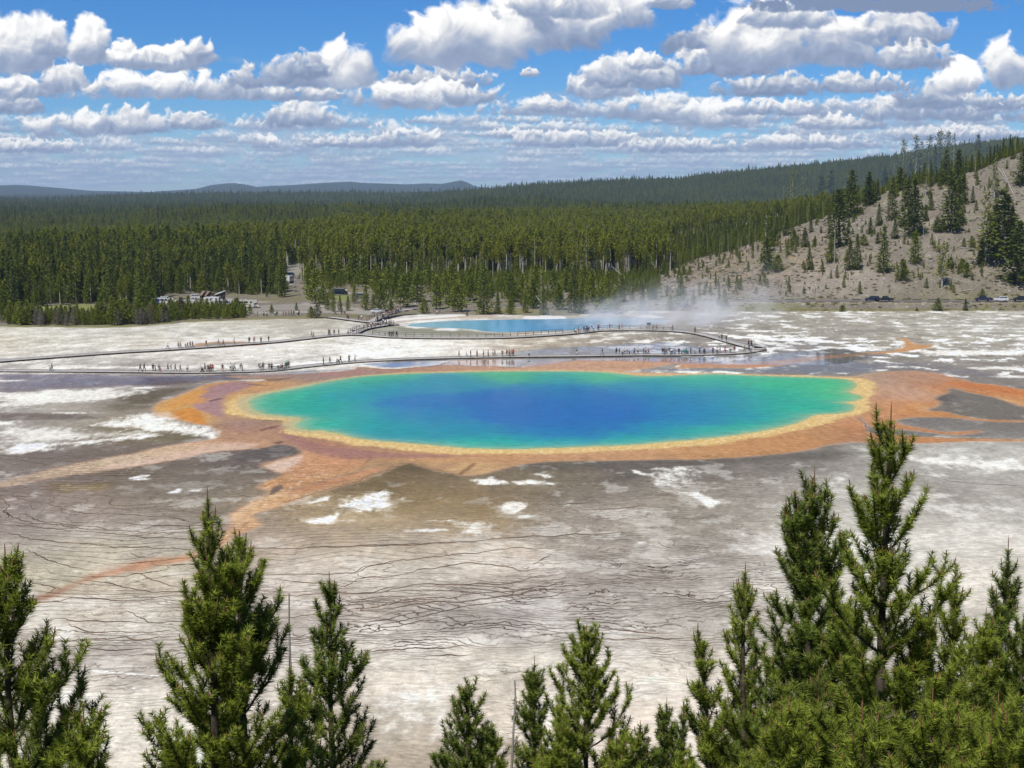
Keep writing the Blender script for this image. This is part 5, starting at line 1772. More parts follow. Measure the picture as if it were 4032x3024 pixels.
# ------------------------------------------------------------------ pines on the viewpoint slope
FORE = [
    # tip x, tip y, depth, crown radius, seed, label, dark, extra
    (8, 1166, 11.0, 1.05, 101, 'pine cut off by the left edge of the photo, its pointed top highest there', False, dict(full=1.0)),
    (178, 1519, 11.0, 0.75, 102, 'low pine in the lower left corner just right of the edge tree', False, {}),
    (447, 1046, 12.3, 0.95, 103, 'tall bushy pine at left whose slim tip touches the thin orange stream', False, dict(fork=[(3.3, 0.4, 1.0), (3.1, 3.6, 0.9)], top_sharp=0.95, full=1.25)),
    (517, 1156, 12.9, 0.95, 104, 'pine grown into the right flank of the tallest left pine', False, dict(top_sharp=0.6, fork=[(2.9, 0.0, 0.9)])),
    (628, 1418, 14.5, 0.55, 105, 'small pale pine between the bushy left pine and the slender one', False, {}),
    (711, 1232, 16.5, 1.05, 106, 'slender spire shaped pine standing free to the right of the bushy left pines', True, dict(top_sharp=0.85)),
    (1008, 1466, 19.0, 0.90, 107, 'short dark pine left of the thin dead snag at the bottom centre', True, {}),
    (1062, 1560, 21.0, 0.80, 108, 'low broad pine top just behind the short dark one at the bottom', False, {}),
    (1157, 1418, 22.0, 0.95, 109, 'slim brownish pine directly right of the thin dead snag', True, dict(top_sharp=0.85)),
    (1268, 1350, 20.0, 1.15, 110, 'tallest pine of the bottom centre, open crown with many upright tips', False, dict(top_sharp=0.62, full=0.75)),
    (1385, 1552, 22.0, 0.70, 111, 'small rounded pine top right of the tallest bottom centre pine', True, {}),
    (1440, 1508, 25.0, 0.85, 112, 'dark pointed pine with a cone laden twiggy top, near the bottom', True, {}),
    (1478, 1506, 20.0, 0.42, 113, 'very thin pine leader rising beside the cone laden pine', True, dict(top_sharp=0.9)),
    (1531, 1572, 20.0, 0.70, 114, 'low pine top left of the dense lower right thicket', True, {}),
    (1212, 1545, 19.0, 0.80, 115, 'yellow green low pine below the tallest bottom centre pine', False, {}),
    (1330, 1590, 17.0, 0.70, 116, 'low bright pine at the very bottom, right of centre', False, {}),
    (1616, 1482, 17.5, 0.95, 117, 'dark pine below the long left arm of the twin topped pine', True, {}),
    (1563, 1335, 15.2, 0.60, 118, 'thin pine leaning out left of the twin topped pine, lowest of its flank', False, dict(lean=(-0.25, 0), full=0.7)),
    (1614, 1210, 15.0, 0.62, 119, 'middle pine on the left flank of the twin topped pine', False, dict(full=0.8)),
    (1758, 1018, 14.0, 1.15, 120, 'twin topped pine left of the tallest right hand pine', True, dict(fork=[(4.35, 2.9, 0.78), (3.9, 0.3, 0.8)], top_sharp=0.72, full=1.0)),
    (1925, 878, 12.0, 1.22, 121, 'tallest right hand pine, its spire crossing the orange shore', False, dict(top_sharp=0.82, wh=0.40, full=1.1, fork=[(2.6, 0.15, 1.25)])),
    (1840, 1290, 13.5, 0.80, 122, 'bright pine between the twin topped pine and the tallest right hand one', False, {}),
    (2074, 1232, 13.2, 0.75, 123, 'pine leader right of the tallest right hand pine', False, {}),
    (2124, 1315, 15.0, 0.85, 124, 'light green pine between the tallest one and the right edge', False, dict(full=0.7)),
    (2180, 1164, 15.5, 0.62, 125, 'thin dark pine cut off by the right edge', True, dict(full=0.7)),
    (2215, 1300, 15.0, 0.95, 126, 'broad pine at the right edge below the thin dark one', True, {}),
    (1700, 1500, 11.0, 0.85, 127, 'low near pine filling the bottom below the twin topped pine', False, {}),
    (1868, 1520, 10.0, 0.80, 128, 'low near pine at the foot of the tallest right hand pine', False, {}),
    (2012, 1478, 9.6, 0.80, 129, 'bright bushy pine top in the lower right thicket', False, {}),
    (2165, 1500, 9.6, 0.85, 130, 'bushy pine filling the bottom right corner', False, {}),
    (1772, 1440, 13.0, 0.80, 131, 'pine half hidden behind the low near ones at lower right', True, {}),
    (1960, 1400, 14.0, 0.90, 133, 'dark pine behind the trunk of the tallest right hand pine', True, {}),
    (80, 1400, 12.5, 0.80, 132, 'dark pine behind the one cut off by the left edge', True, {}),
]
for (fx_, fy_, d_, R_, s_, lab_, dk_, kw_) in FORE:
    place_near_pine(fx_, fy_, d_, R_, s_, lab_, dk_, **kw_)


def dead_pole(fx, fy, d, r, twigs, seed, label):
    a, b, c = unproj(fx * 1.82278, fy * 1.82278)
    k = d / b
    x, zt = a * k, EYE + c * k
    zg = float(ground_h(np.array([x]), np.array([d]))[0])
    H = zt - zg
    rs = np.random.RandomState(seed)
    h = np.linspace(0, H, 14)
    p = np.stack([fbm(h / 1.5, h * 0 + seed, 2, 8) * 0.10, h * 0, h], 1)
    t = empty('dead_tree', (x, d, zg), label=label, category='dead tree')
    tw = []
    if twigs:
        for i in range(twigs):
            f = 0.45 + 0.53 * rs.rand()
            q = np.array([np.interp(f * H, h, p[:, 0]), 0, f * H])
            az_ = rs.rand() * 6.28
            L = (0.10 + 0.35 * (1 - f)) * (0.6 + 0.8 * rs.rand())
            e = np.array([math.cos(az_), math.sin(az_), 0.1])
            pts_ = np.array([q, q + e * L * 0.5 + [0, 0, -0.02], q + e * L])
            tw.append((pts_, np.array([0.006, 0.004, 0.001])))
    V, F = tubes([(p, r * (1 - 0.8 * h / H) + 0.003)] + tw, 5)
    link_obj('trunk', mesh_np('trunk', V, F), [M_DEAD], t)


dead_pole(622, 1282, 15.5, 0.030, 0, 5, 'thin bare dead pole right of the bushy left pines')
dead_pole(1107, 1470, 21.0, 0.040, 46, 6, 'thin dead snag with bare twigs at the bottom centre')


# ------------------------------------------------------------------ distant conifers: prototypes
def far_conifer(kind, seed):
    """returns (trunk mesh, crown mesh or None) for a tree one unit... in metres, root at origin"""
    rs = np.random.RandomState(seed)
    if kind == 'lodgepole':
        H, R, cb = 15.0 + rs.rand() * 2.5, 1.4 + rs.rand() * 0.5, (0.42 if seed % 2 else 0.60) + 0.10 * rs.rand()
        mats, n, size, shape = (M_TRUNK, M_FAR_PINE), 620, 0.62, 0.75
    elif kind == 'young':
        H, R, cb = 7.0 + rs.rand() * 3, 1.6 + rs.rand() * 0.5, 0.05
        mats, n, size, shape = (M_TRUNK_D, M_FAR_YOUNG), 900, 0.46, 0.85
    elif kind == 'fir':
        H, R, cb = 14.0 + rs.rand() * 4, 1.9 + rs.rand() * 0.5, 0.04
        mats, n, size, shape = (M_TRUNK_D, M_FAR_FIR), 1300, 0.55, 0.9
    elif kind == 'ragged':
        H, R, cb = 15.0 + rs.rand() * 4, 1.7, 0.22
        mats, n, size, shape = (M_TRUNK, M_FAR_PINE), 520, 0.50, 0.55
    elif kind == 'brown':
        H, R, cb = 5.5 + rs.rand() * 2, 1.2, 0.08
        mats, n, size, shape = (M_TRUNK_D, M_FAR_BROWN), 420, 0.36, 0.7
    else:   # snag
        H, R, cb = 12.0 + rs.rand() * 4, 0.8, 0.15
        mats, n, size, shape = (M_DEAD, None), 0, 0, 1
    h = np.linspace(0, H, 8)
    bend = np.stack([fbm(h / 6, h * 0 + seed, 2, 2) * 0.4, fbm(h / 6, h * 0 + seed + 5, 2, 3) * 0.4, h], 1)
    r0 = {'lodgepole': 0.21, 'young': 0.10, 'fir': 0.20, 'ragged': 0.17, 'brown': 0.06, 'snag': 0.15}[kind]
    wood = [(bend, r0 * (1 - 0.85 * h / H) + 0.02)]
    cen, dr, ln, wd = [], [], [], []

    def top_at(z):
        return np.array([np.interp(z, h, bend[:, 0]), np.interp(z, h, bend[:, 1]), z])
    nb = int((1 - cb) * H / {'lodgepole': 0.36, 'young': 0.22, 'fir': 0.24, 'ragged': 0.42, 'brown': 0.28, 'snag': 0.9}[kind])
    per = max(3, int(n / max(nb, 1)))
    for i in range(nb):
        f = i / nb
        z = H * (cb + (1 - cb) * f)
        t = 1 - f
        if kind == 'lodgepole':
            rad = R * (min(t * 2.4, 1) ** 0.8) * (0.55 + 0.45 * (1 - abs(t - 0.55)))
        elif kind == 'ragged':
            rad = R * (t ** shape) * (0.3 + 0.9 * rs.rand())
        elif kind == 'snag':
            rad = R * t * 0.9
        else:
            rad = R * (t ** shape) * (1.0 if t < 0.9 else 0.8)
        az0 = rs.rand() * 6.28
        m = 4 if kind != 'fir' else 5
        for b in range(m):
            a = az0 + b * 6.283 / m + rs.randn() * 0.3
            L = rad * (0.65 + 0.55 * rs.rand())
            slope = {'lodgepole': 0.30, 'young': 0.30, 'fir': -0.18, 'ragged': 0.05, 'brown': 0.35, 'snag': 0.1}[kind]
            e = np.array([math.cos(a), math.sin(a), slope])
            p0 = top_at(z)
            if kind == 'snag' or (rs.rand() < 0.35 and kind in ('ragged', 'brown')):
                wood.append((np.array([p0, p0 + e * L]), np.array([0.035, 0.01])))
            if n:
                k = max(1, int(per / m * (0.5 + L / max(R, .1))))
                s = 0.25 + 0.85 * rs.rand(k)
                q = p0 + np.outer(s * L, e) + rs.randn(k, 3) * [0.16, 0.16, 0.12]
                q[:, 2] += (s ** 2) * L * (0.22 if kind != 'fir' else 0.10)
                d = np.array([e[0] * 0.7, e[1] * 0.7, 0.55 if kind != 'fir' else 0.05]) + rs.randn(k, 3) * 0.45
                d /= np.linalg.norm(d, axis=1, keepdims=True)
                cen.append(q)
                dr.append(d)
                ln.append(size * (0.7 + 0.7 * rs.rand(k)))
                wd.append(size * 0.62 * (0.7 + 0.6 * rs.rand(k)))
    if kind in ('lodgepole', 'ragged'):      # dead lower stubs
        for i in range(7):
            z = H * (0.15 + rs.rand() * (cb - 0.1))
            a = rs.rand() * 6.28
            p0 = top_at(z)
            wood.append((np.array([p0, p0 + np.array([math.cos(a), math.sin(a), 0.1]) * 0.5]), np.array([0.03, 0.01])))
    V, F = tubes(wood, 5)
    tr = mesh_np('trunk', V, F)
    tr.materials.append(mats[0])
    cr = None
    if n:
        # pointed leader
        zt = H + 0.1
        k = 10
        cen.append(top_at(H) + rs.randn(k, 3) * [0.12, 0.12, 0.5] - [0, 0, 0.3])
        dr.append(np.tile([0, 0, 1.0], (k, 1)) + rs.randn(k, 3) * 0.25)
        ln.append(np.full(k, size * 1.1))
        wd.append(np.full(k, size * 0.4))
        V, F = tris_at(np.concatenate(cen), np.concatenate(dr), np.concatenate(ln), np.concatenate(wd), rs)
        cr = mesh_np('crown', V, F, smooth=False)
        cr.materials.append(mats[1])
    return tr, cr, H


PROTO = {}
for kind_, cnt_ in (('lodgepole', 4), ('young', 5), ('fir', 4), ('ragged', 4), ('brown', 3), ('snag', 3)):
    PROTO[kind_] = [far_conifer(kind_, 500 + 17 * i + len(kind_)) for i in range(cnt_)]

rng = np.random.RandomState(42)


def add_tree(kind, x, y, z, height, label, group, cat='pine tree', name='pine_tree', wide=1.0, lean=None, variant=None):
    v = rng.randint(len(PROTO[kind])) if variant is None else variant
    tr, cr, H = PROTO[kind][v]
    s = height / H
    o = empty(name, (x, y, z - 0.15), rng.rand() * 6.28, label=label, category=cat, group=group)
    o.scale = (s * wide, s * wide, s)
    if lean:
        o.rotation_euler = (lean[0], lean[1], 0)
    link_obj('trunk', tr, [], o)
    if cr is not None:
        link_obj('crown', cr, [], o)
    return o


SIDE = ['far left', 'left', 'centre left', 'centre', 'centre right', 'right', 'far right']


def px_tree(kind, px, base_py, h_px, label, group, **kw):
    x, y, z = hit(px, base_py)
    return add_tree(kind, x, y, z, h_px / pxm(y, z), label, group, **kw)


# --- trees of the near hill on the right, one by one: (kind, px, base py, height px, width factor)
HX, HY, HS = 3000, 500, 2.0736
HILL = [('young', 210, 1050, 120, .55), ('fir', 350, 980, 140, 1.1), ('young', 260, 965, 110, 1.0), ('fir', 385, 1165, 160, .85), ('young', 130, 1180, 120, 1.0), ('young', 35, 1170, 240, .8), ('young', 495, 1185, 75, .5),
        ('fir', 625, 975, 400, 1.05), ('young', 565, 1110, 170, .6), ('fir', 715, 1165, 225, .75), ('fir', 775, 1165, 250, .7), ('fir', 725, 735, 330, 1.0), ('fir', 885, 868, 115, 1.0), ('young', 830, 965, 80, 1.0),
        ('fir', 955, 805, 160, .7), ('fir', 945, 950, 80, 1.2), ('fir', 1085, 912, 140, 1.0), ('fir', 990, 1190, 330, .75), ('young', 1150, 1258, 160, 1.1), ('fir', 1240, 890, 400, .9), ('fir', 1190, 800, 330, .8),
        ('young', 1250, 1120, 230, .7), ('fir', 1340, 770, 120, .8), ('fir', 1380, 680, 130, .7), ('fir', 1540, 850, 420, .9), ('fir', 1600, 800, 330, .7), ('ragged', 1340, 560, 190, .9), ('fir', 1720, 620, 120, .7),
        ('fir', 1640, 630, 220, .8), ('young', 1435, 860, 110, 1.3), ('ragged', 1470, 1300, 310, 1.0), ('young', 1540, 1150, 80, 1.4), ('young', 1640, 1155, 70, 1.5), ('young', 1670, 1230, 110, .8), ('fir', 1718, 1250, 55, 1.0),
        ('young', 1710, 985, 85, 1.0), ('ragged', 1820, 1130, 520, .9), ('fir', 1790, 1130, 200, .8), ('fir', 1960, 1085, 500, 1.25), ('fir', 1900, 960, 330, .8), ('fir', 2030, 1050, 350, .8), ('fir', 2090, 1275, 440, 1.2),
        ('fir', 1890, 1055, 60, 1.2), ('young', 1690, 860, 30, 1.2), ('young', 1655, 700, 25, 1.5), ('ragged', 1895, 600, 330, .7), ('fir', 2125, 470, 260, 1.0), ('fir', 1760, 330, 230, .9), ('young', 2050, 260, 60, 1), ('young', 1800, 1385, 60, 1.0),
        ('young', 1435, 1500, 95, 1.3), ('fir', 1660, 1500, 90, 1.0), ('young', 1265, 1503, 30, 1.2), ('young', 655, 1508, 48, 1.2),
        ('fir', 290, 770, 130, .9), ('fir', 400, 860, 100, .9), ('fir', 200, 885, 150, .8), ('fir', 110, 930, 110, 1.2), ('fir', 60, 980, 210, .9), ('ragged', 30, 1040, 300, .9),
        ('fir', 480, 700, 260, .9), ('fir', 560, 640, 250, .9), ('fir', 870, 640, 240, .9), ('fir', 1060, 760, 300, .6), ('fir', 1000, 540, 190, 1.0), ('fir', 1130, 520, 170, 1.0), ('fir', 1210, 470, 180, 1.0),
        ('fir', 1410, 430, 240, .9), ('fir', 1500, 460, 240, .9), ('fir', 1600, 520, 290, .9), ('ragged', 1150, 440, 290, .8), ('ragged', 1255, 420, 300, .9), ('ragged', 1300, 400, 240, .8), ('ragged', 1360, 400, 280, .8),
        ('ragged', 1430, 400, 310, .8), ('ragged', 1455, 390, 310, .9), ('ragged', 1510, 390, 300, .8), ('ragged', 1560, 380, 280, .7), ('ragged', 1075, 500, 180, .7), ('ragged', 540, 640, 240, .7), ('ragged', 330, 700, 250, .8), ('ragged', 245, 740, 350, .6)]
HILL_SNAG = [(160, 780, 300, .8), (120, 800, 240, .8), (865, 780, 130, .8), (1395, 280, 190, 0.6), (855, 540, 130, .6), (1180, 460, 210, .6), (590, 1110, 360, 1.2), (790, 960, 180, 1.0), (1310, 1060, 260, 1.4), (1575, 1160, 330, 1.1),
             (1030, 560, 90, .7), (1900, 620, 250, .7), (1810, 1135, 330, .5), (1445, 1000, 110, .5), (1150, 1020, 110, .5), (1855, 1220, 110, .5), (925, 390, 140, .4), (800, 400, 110, .4), (1880, 180, 130, .4), (385, 650, 160, .5), (235, 640, 200, .5)]


def side_words(px, a, b, names):
    f = min(max((px - a) / (b - a), 0), 0.999)
    return names[int(f * len(names))]


hill_rows = []
for (kd, cx, cyy, hp, w) in HILL:
    hill_rows.append((kd, HX + cx / HS, HY + cyy / HS, hp / HS, w))
BIG = {'fir': 'dark dense spruce', 'young': 'green young pine', 'ragged': 'sparse tall ragged pine'}


def ordinal(i):
    w = ['first', 'second', 'third', 'fourth', 'fifth', 'sixth', 'seventh', 'eighth', 'ninth', 'tenth', 'eleventh', 'twelfth', 'thirteenth', 'fourteenth', 'fifteenth', 'sixteenth', 'seventeenth', 'eighteenth', 'nineteenth', 'twentieth']
    if i < 20:
        return w[i]
    tens = ['twenty', 'thirty', 'forty', 'fifty', 'sixty', 'seventy', 'eighty', 'ninety'][(i + 1) // 10 - 2]
    r_ = (i + 1) % 10
    return (tens + '-' + w[r_ - 1]) if r_ else {'twenty': 'twentieth', 'thirty': 'thirtieth', 'forty': 'fortieth', 'fifty': 'fiftieth', 'sixty': 'sixtieth', 'seventy': 'seventieth', 'eighty': 'eightieth', 'ninety': 'ninetieth'}[tens]


def by_zone(rows, zones):
    """rows sorted left to right inside each zone -> ordinal text"""
    cnt = {}
    res = {}
    for i in sorted(range(len(rows)), key=lambda i: rows[i][1]):
        z = zones(rows[i])
        cnt[z] = cnt.get(z, 0) + 1
        res[i] = (z, cnt[z] - 1)
    return res


def hill_zone(r):
    up = r[2]
    k = r[0]
    band = 'beside the road' if up > 1190 else ('low on the near hill' if up > 1020 else ('halfway up the near hill' if up > 860 else 'high on the near hill'))
    size = 'tall' if r[3] > 130 else ('medium' if r[3] > 60 else 'small')
    return (size + ' ' + BIG[k], band)


zz = by_zone(hill_rows, hill_zone)
for i, (kd, px, py, hp, w) in enumerate(hill_rows):
    (what, band), k = zz[i]
    px_tree(kd, px, py, hp * 1.15, f'{what} {band}, {ordinal(k)} from the left', 'conifers on the near hill', wide=w * 1.9, cat='conifer', name='conifer_tree')
for i, (cx, cyy, hp, w) in enumerate(sorted(HILL_SNAG)):
    px_tree('snag', HX + cx / HS, HY + cyy / HS, hp / HS, f'bare grey standing dead tree on the near hill, {ordinal(i)} from the left', 'dead trees on the near hill', wide=w, cat='dead tree', name='dead_tree',
            lean=(0.0, rng.randn() * 0.10) if i != 0 else (0, -0.16))

# --- fallen logs (px ends)
LOGS = [(860, 950, 975, 1005), (1110, 905, 1175, 825), (1350, 990, 1490, 975), (1360, 1115, 1450, 1075), (430, 1080, 545, 1055), (620, 1085, 720, 1270), (1530, 1230, 1680, 1285), (1690, 1130, 1760, 1140), (1930, 340, 2060, 570),
        (1960, 350, 2080, 610), (1985, 615, 2070, 627), (2005, 652, 2135, 658), (2080, 510, 2140, 560), (1615, 990, 1740, 1003), (1200, 680, 1130, 780), (740, 760, 850, 805), (100, 820, 180, 855), (420, 1290, 490, 1362), (1270, 1130, 1320, 1160),
        (1420, 895, 1450, 1000), (990, 1000, 1040, 880), (1830, 1235, 1860, 1180), (1725, 480, 1850, 540), (1700, 1335, 1610, 1350), (1130, 930, 1150, 1010), (270, 1010, 330, 1085)]
log_rows = []
for q in LOGS:
    log_rows.append(tuple(q))
log_rows.sort()
for i, (x1, y1, x2, y2) in enumerate(log_rows):
    A_ = np.array(hit(HX + x1 / HS, HY + y1 / HS))
    B_ = np.array(hit(HX + x2 / HS, HY + y2 / HS))
    n_ = 6
    s_ = np.linspace(0, 1, n_)[:, None]
    p = A_ + (B_ - A_) * s_
    p[:, 2] = ground_h(p[:, 0], p[:, 1]) + 0.22
    o0 = p.mean(0)
    V, F = tubes([(p - o0, np.linspace(0.24, 0.12, n_))], 6)
    o = link_obj('fallen_log', mesh_np('fallen_log', V, F), [M_DEAD], label=f'bleached fallen log lying on the bare near hill, {ordinal(i)} from the left', category='fallen log', group='fallen logs on the hill')
    o.location = o0
for (x1, y1, x2, y2, lab) in [(2110, 1165, 2170, 1240, 'white barkless log leaning at the forest foot behind the turquoise pool'), (2410, 1050, 2490, 1120, 'pale log slanting down between the forest trunks left of the near hill'),
                              (2180, 1105, 2200, 1128, 'short pale log slanting among the trees above the turquoise pool')]:
    A_ = np.array(hit(x2, y2))
    a_, b_, c_ = unproj(x1, y1)
    kk = (A_[1] + 3) / b_
    B_ = np.array([a_ * kk, A_[1] + 3, EYE + c_ * kk])
    p = A_ + (B_ - A_) * np.linspace(0, 1, 5)[:, None]
    o0 = p[0].copy()
    V, F = tubes([(p - o0, np.linspace(0.22, 0.10, 5))], 6)
    o = link_obj('fallen_log', mesh_np('fallen_log', V, F), [M_DEAD], label=lab, category='fallen log', group='fallen logs on the hill')
    o.location = o0

# --- young trees on the slope between the turquoise pool and the tall forest: placed as seen
MEAD = [('fir', 1905, 1238, 205, 1.35), ('fir', 1960, 1236, 90, 1.2), ('young', 1803, 1228, 120, 1.3), ('young', 1720, 1218, 135, 1.2), ('young', 1670, 1234, 60, 1.5), ('young', 1839, 1244, 26, 1.3), ('young', 2010, 1238, 60, 1.4),
        ('young', 2070, 1232, 80, 1.3), ('fir', 2140, 1240, 130, 1.1), ('fir', 2260, 1232, 200, 1.3), ('fir', 2290, 1236, 120, 1.2), ('young', 2370, 1232, 110, 1.2), ('young', 2420, 1236, 100, 1.2), ('fir', 2530, 1225, 110, 1.2), ('young', 2495, 1160, 50, 1.0),
        ('young', 2570, 1180, 75, 1.5), ('young', 2680, 1212, 110, 1.2), ('young', 2640, 1220, 60, 1.3), ('young', 2830, 1205, 60, 1.1), ('young', 2852, 1208, 70, 1.0), ('young', 2200, 1220, 110, 1.2), ('young', 2100, 1215, 120, 1.2),
        ('young', 1500, 1226, 120, 1.1), ('young', 1440, 1222, 100, 1.2), ('young', 1470, 1226, 70, 1.3), ('young', 1540, 1236, 60, 1.4), ('young', 1370, 1224, 60, 1.2), ('young', 1340, 1228, 66, 1.0), ('young', 1313, 1228, 76, 1.0), ('young', 1290, 1222, 60, 1.1),
        ('young', 1272, 1200, 80, 1.2), ('young', 1300, 1180, 70, 1.1), ('young', 1395, 1195, 80, 1.1), ('young', 1240, 1196, 130, 1.1), ('young', 1215, 1170, 130, 1.1), ('young', 1070, 1234, 36, 1.5), ('young', 1167, 1222, 32, 1.5), ('young', 985, 1236, 40, 1.2),
        ('brown', 1250, 1252, 60, 1.8), ('young', 1225, 1250, 44, 1.8), ('young', 1590, 1210, 130, 1.2), ('young', 1610, 1180, 110, 1.2), ('young', 1645, 1190, 120, 1.2), ('young', 1560, 1170, 120, 1.2), ('young', 1755, 1190, 130, 1.1), ('young', 1850, 1185, 130, 1.1),
        ('young', 2010, 1190, 120, 1.1), ('young', 2055, 1180, 110, 1.2), ('young', 2180, 1180, 120, 1.1), ('young', 2330, 1190, 130, 1.2), ('young', 2390, 1175, 110, 1.2), ('young', 2450, 1190, 110, 1.1), ('young', 1530, 1140, 110, 1.2), ('young', 1480, 1150, 110, 1.2),
        ('young', 1430, 1130, 120, 1.2), ('young', 1390, 1120, 120, 1.2), ('young', 1690, 1145, 110, 1.2), ('young', 1780, 1140, 110, 1.2), ('young', 1880, 1150, 110, 1.1), ('young', 2000, 1140, 100, 1.2), ('young', 2110, 1150, 110, 1.1), ('young', 2230, 1150, 100, 1.2),
        ('young', 2300, 1140, 100, 1.2), ('young', 1650, 1120, 100, 1.2), ('young', 1230, 1120, 100, 1.4), ('young', 1290, 1115, 110, 1.3), ('young', 1330, 1110, 110, 1.3), ('ragged', 2130, 1220, 170, 1.2), ('ragged', 2090, 1200, 150, 1.0), ('young', 2730, 1198, 60, 1.0)]
# the fringe at the left edge of the flats
rf = np.random.RandomState(5)
FRINGE = []
for i in range(40):
    px = 5 + i * 24 + rf.rand() * 14
    if px > 930:
        break
    e_ = float(interp(px, EDGE))
    base = e_ - 6 - rf.rand() * 14
    if px < 130:
        kd, hh = 'young', 70 + rf.rand() * 35
    elif px < 380:
        kd, hh = ('brown' if rf.rand() < 0.75 else 'young'), 50 + rf.rand() * 28
    elif px < 560:
        kd, hh = ('young' if rf.rand() < 0.7 else 'brown'), 80 + rf.rand() * 45
    elif px < 720:
        kd, hh = ('brown' if rf.rand() < 0.5 else 'young'), 48 + rf.rand() * 30
    else:
        kd, hh = 'young', 40 + rf.rand() * 22
    FRINGE.append((kd, px, base, hh, 1.25))
for i in range(26):
    px = 400 + rf.rand() * 540
    e_ = float(interp(px, EDGE))
    FRINGE.append(('young' if rf.rand() < .7 else 'brown', px, e_ - 14 - rf.rand() * 26, 50 + rf.rand() * 46 if px < 620 else 48 + rf.rand() * 24, 1.5))


def mz(r):
    k = r[0]
    px, py = r[1], r[2]
    size = 'tall' if r[3] > 118 else ('medium' if r[3] > 66 else 'low')
    if py > 1215:
        wh_ = 'at the shore behind the turquoise pool' if px > 1560 else 'on the meadow behind the boardwalk junction'
    elif py > 1160:
        wh_ = 'in the second rank behind the turquoise pool' if px > 1560 else 'in the second rank near the dark van'
    else:
        wh_ = 'just below the pale forest trunks'
    return (size + ' ' + {'fir': 'broad dark conifer', 'young': 'young green pine', 'ragged': 'thin ragged pine', 'brown': 'brown bush'}[k], wh_)


zz = by_zone(MEAD, mz)
for i, (kd, px, py, hp, w) in enumerate(MEAD):
    (what, wh_), k = zz[i]
    px_tree(kd, px, py, hp, f'{what} {wh_}, {ordinal(k)} from the left', 'young trees at the forest foot', wide=w)
zz = by_zone(FRINGE, lambda r: {'young': 'green young pine', 'brown': 'thin brownish pine'}[r[0]])
for i, (kd, px, py, hp, w) in enumerate(FRINGE):
    what, k = zz[i]
    px_tree(kd, px, py, hp, f'{what} fringing the left flats, {ordinal(k)} from the left', 'trees fringing the left flats', wide=w)
GREY = []
for i in range(34):
    px = [rf.rand() * 260 + 130, rf.rand() * 90 + 480, rf.rand() * 110 + 560, rf.rand() * 380 + 130][i % 4]
    GREY.append((px, float(interp(px, EDGE)) - 3 - rf.rand() * 10, 42 + rf.rand() * 34))
GREY.sort()


# grey leafless little trees
def grey_tree(seed):
    rs = np.random.RandomState(seed)
    H = 6.0
    h = np.linspace(0, H, 6)
    ax = [(np.stack([h * 0, h * 0, h], 1), 0.07 * (1 - h / H) + 0.012)]
    for k in range(90):
        z = H * (0.06 + 0.9 * rs.rand())
        a = rs.rand() * 6.28
        L = (H - z) * 0.20 + 0.25 * rs.rand() + 0.1
        e = np.array([math.cos(a), math.sin(a), 0.5 + 0.5 * rs.rand()])
        p0 = np.array([0, 0, z])
        ax.append((np.array([p0, p0 + e * L * 0.5, p0 + e * L + rs.randn(3) * 0.08]), np.array([0.028, 0.02, 0.012])))
    return tubes(ax, 3)


GT = [mesh_np('dead_tree', *grey_tree(60 + i)) for i in range(3)]
for g_ in GT:
    g_.materials.append(M_GREYBRUSH)
for i, (px, py, hp) in enumerate(GREY):
    x, y, z = hit(px, py)
    s_ = hp / pxm(y, z) / 6.0
    o = link_obj('dead_tree', GT[i % 3], [], label=f'leafless grey dead tree at the edge of the left flats, {ordinal(i)} from the left', category='dead tree', group='grey dead trees by the left flats')
    o.location = (x, y, z - 0.1)
    o.scale = (s_ * 1.3, s_ * 1.3, s_)
    o.rotation_euler = (0, 0, rng.rand() * 6.28)


# ------------------------------------------------------------------ the forest that reads as one mass
def clear_mask(x, y):
    """true where no forest tree may stand"""
    u = frame_u(x, y)
    py = 1512 - FOC * np.tan(np.arctan2(EYE, y) * -1 + PITCH) * -1
    bad = np.zeros(len(x), bool)
    for (uc, yc, w, d) in CLEARINGS:
        bad |= ((u - uc) / w) ** 2 + ((y - yc) / d) ** 2 < (0.75 + 0.5 * fbm(x / 30, y / 60, 3, 400))
    # the upper road and the sight line to it
    rl = np.interp(y, [540, 560, 645, 700, 760, 830], [1128, 1128, 1122, 1110, 1140, 1190])
    rr = np.interp(y, [540, 560, 645, 700, 760, 830], [1150, 1150, 1166, 1210, 1262, 1262])
    bad |= (u > rl - 8) & (u < rr + 4) & (y > 540) & (y < 830)
    bad |= (u > 1012) & (u < 1052) & (y > 590) & (y < 720)
    return bad


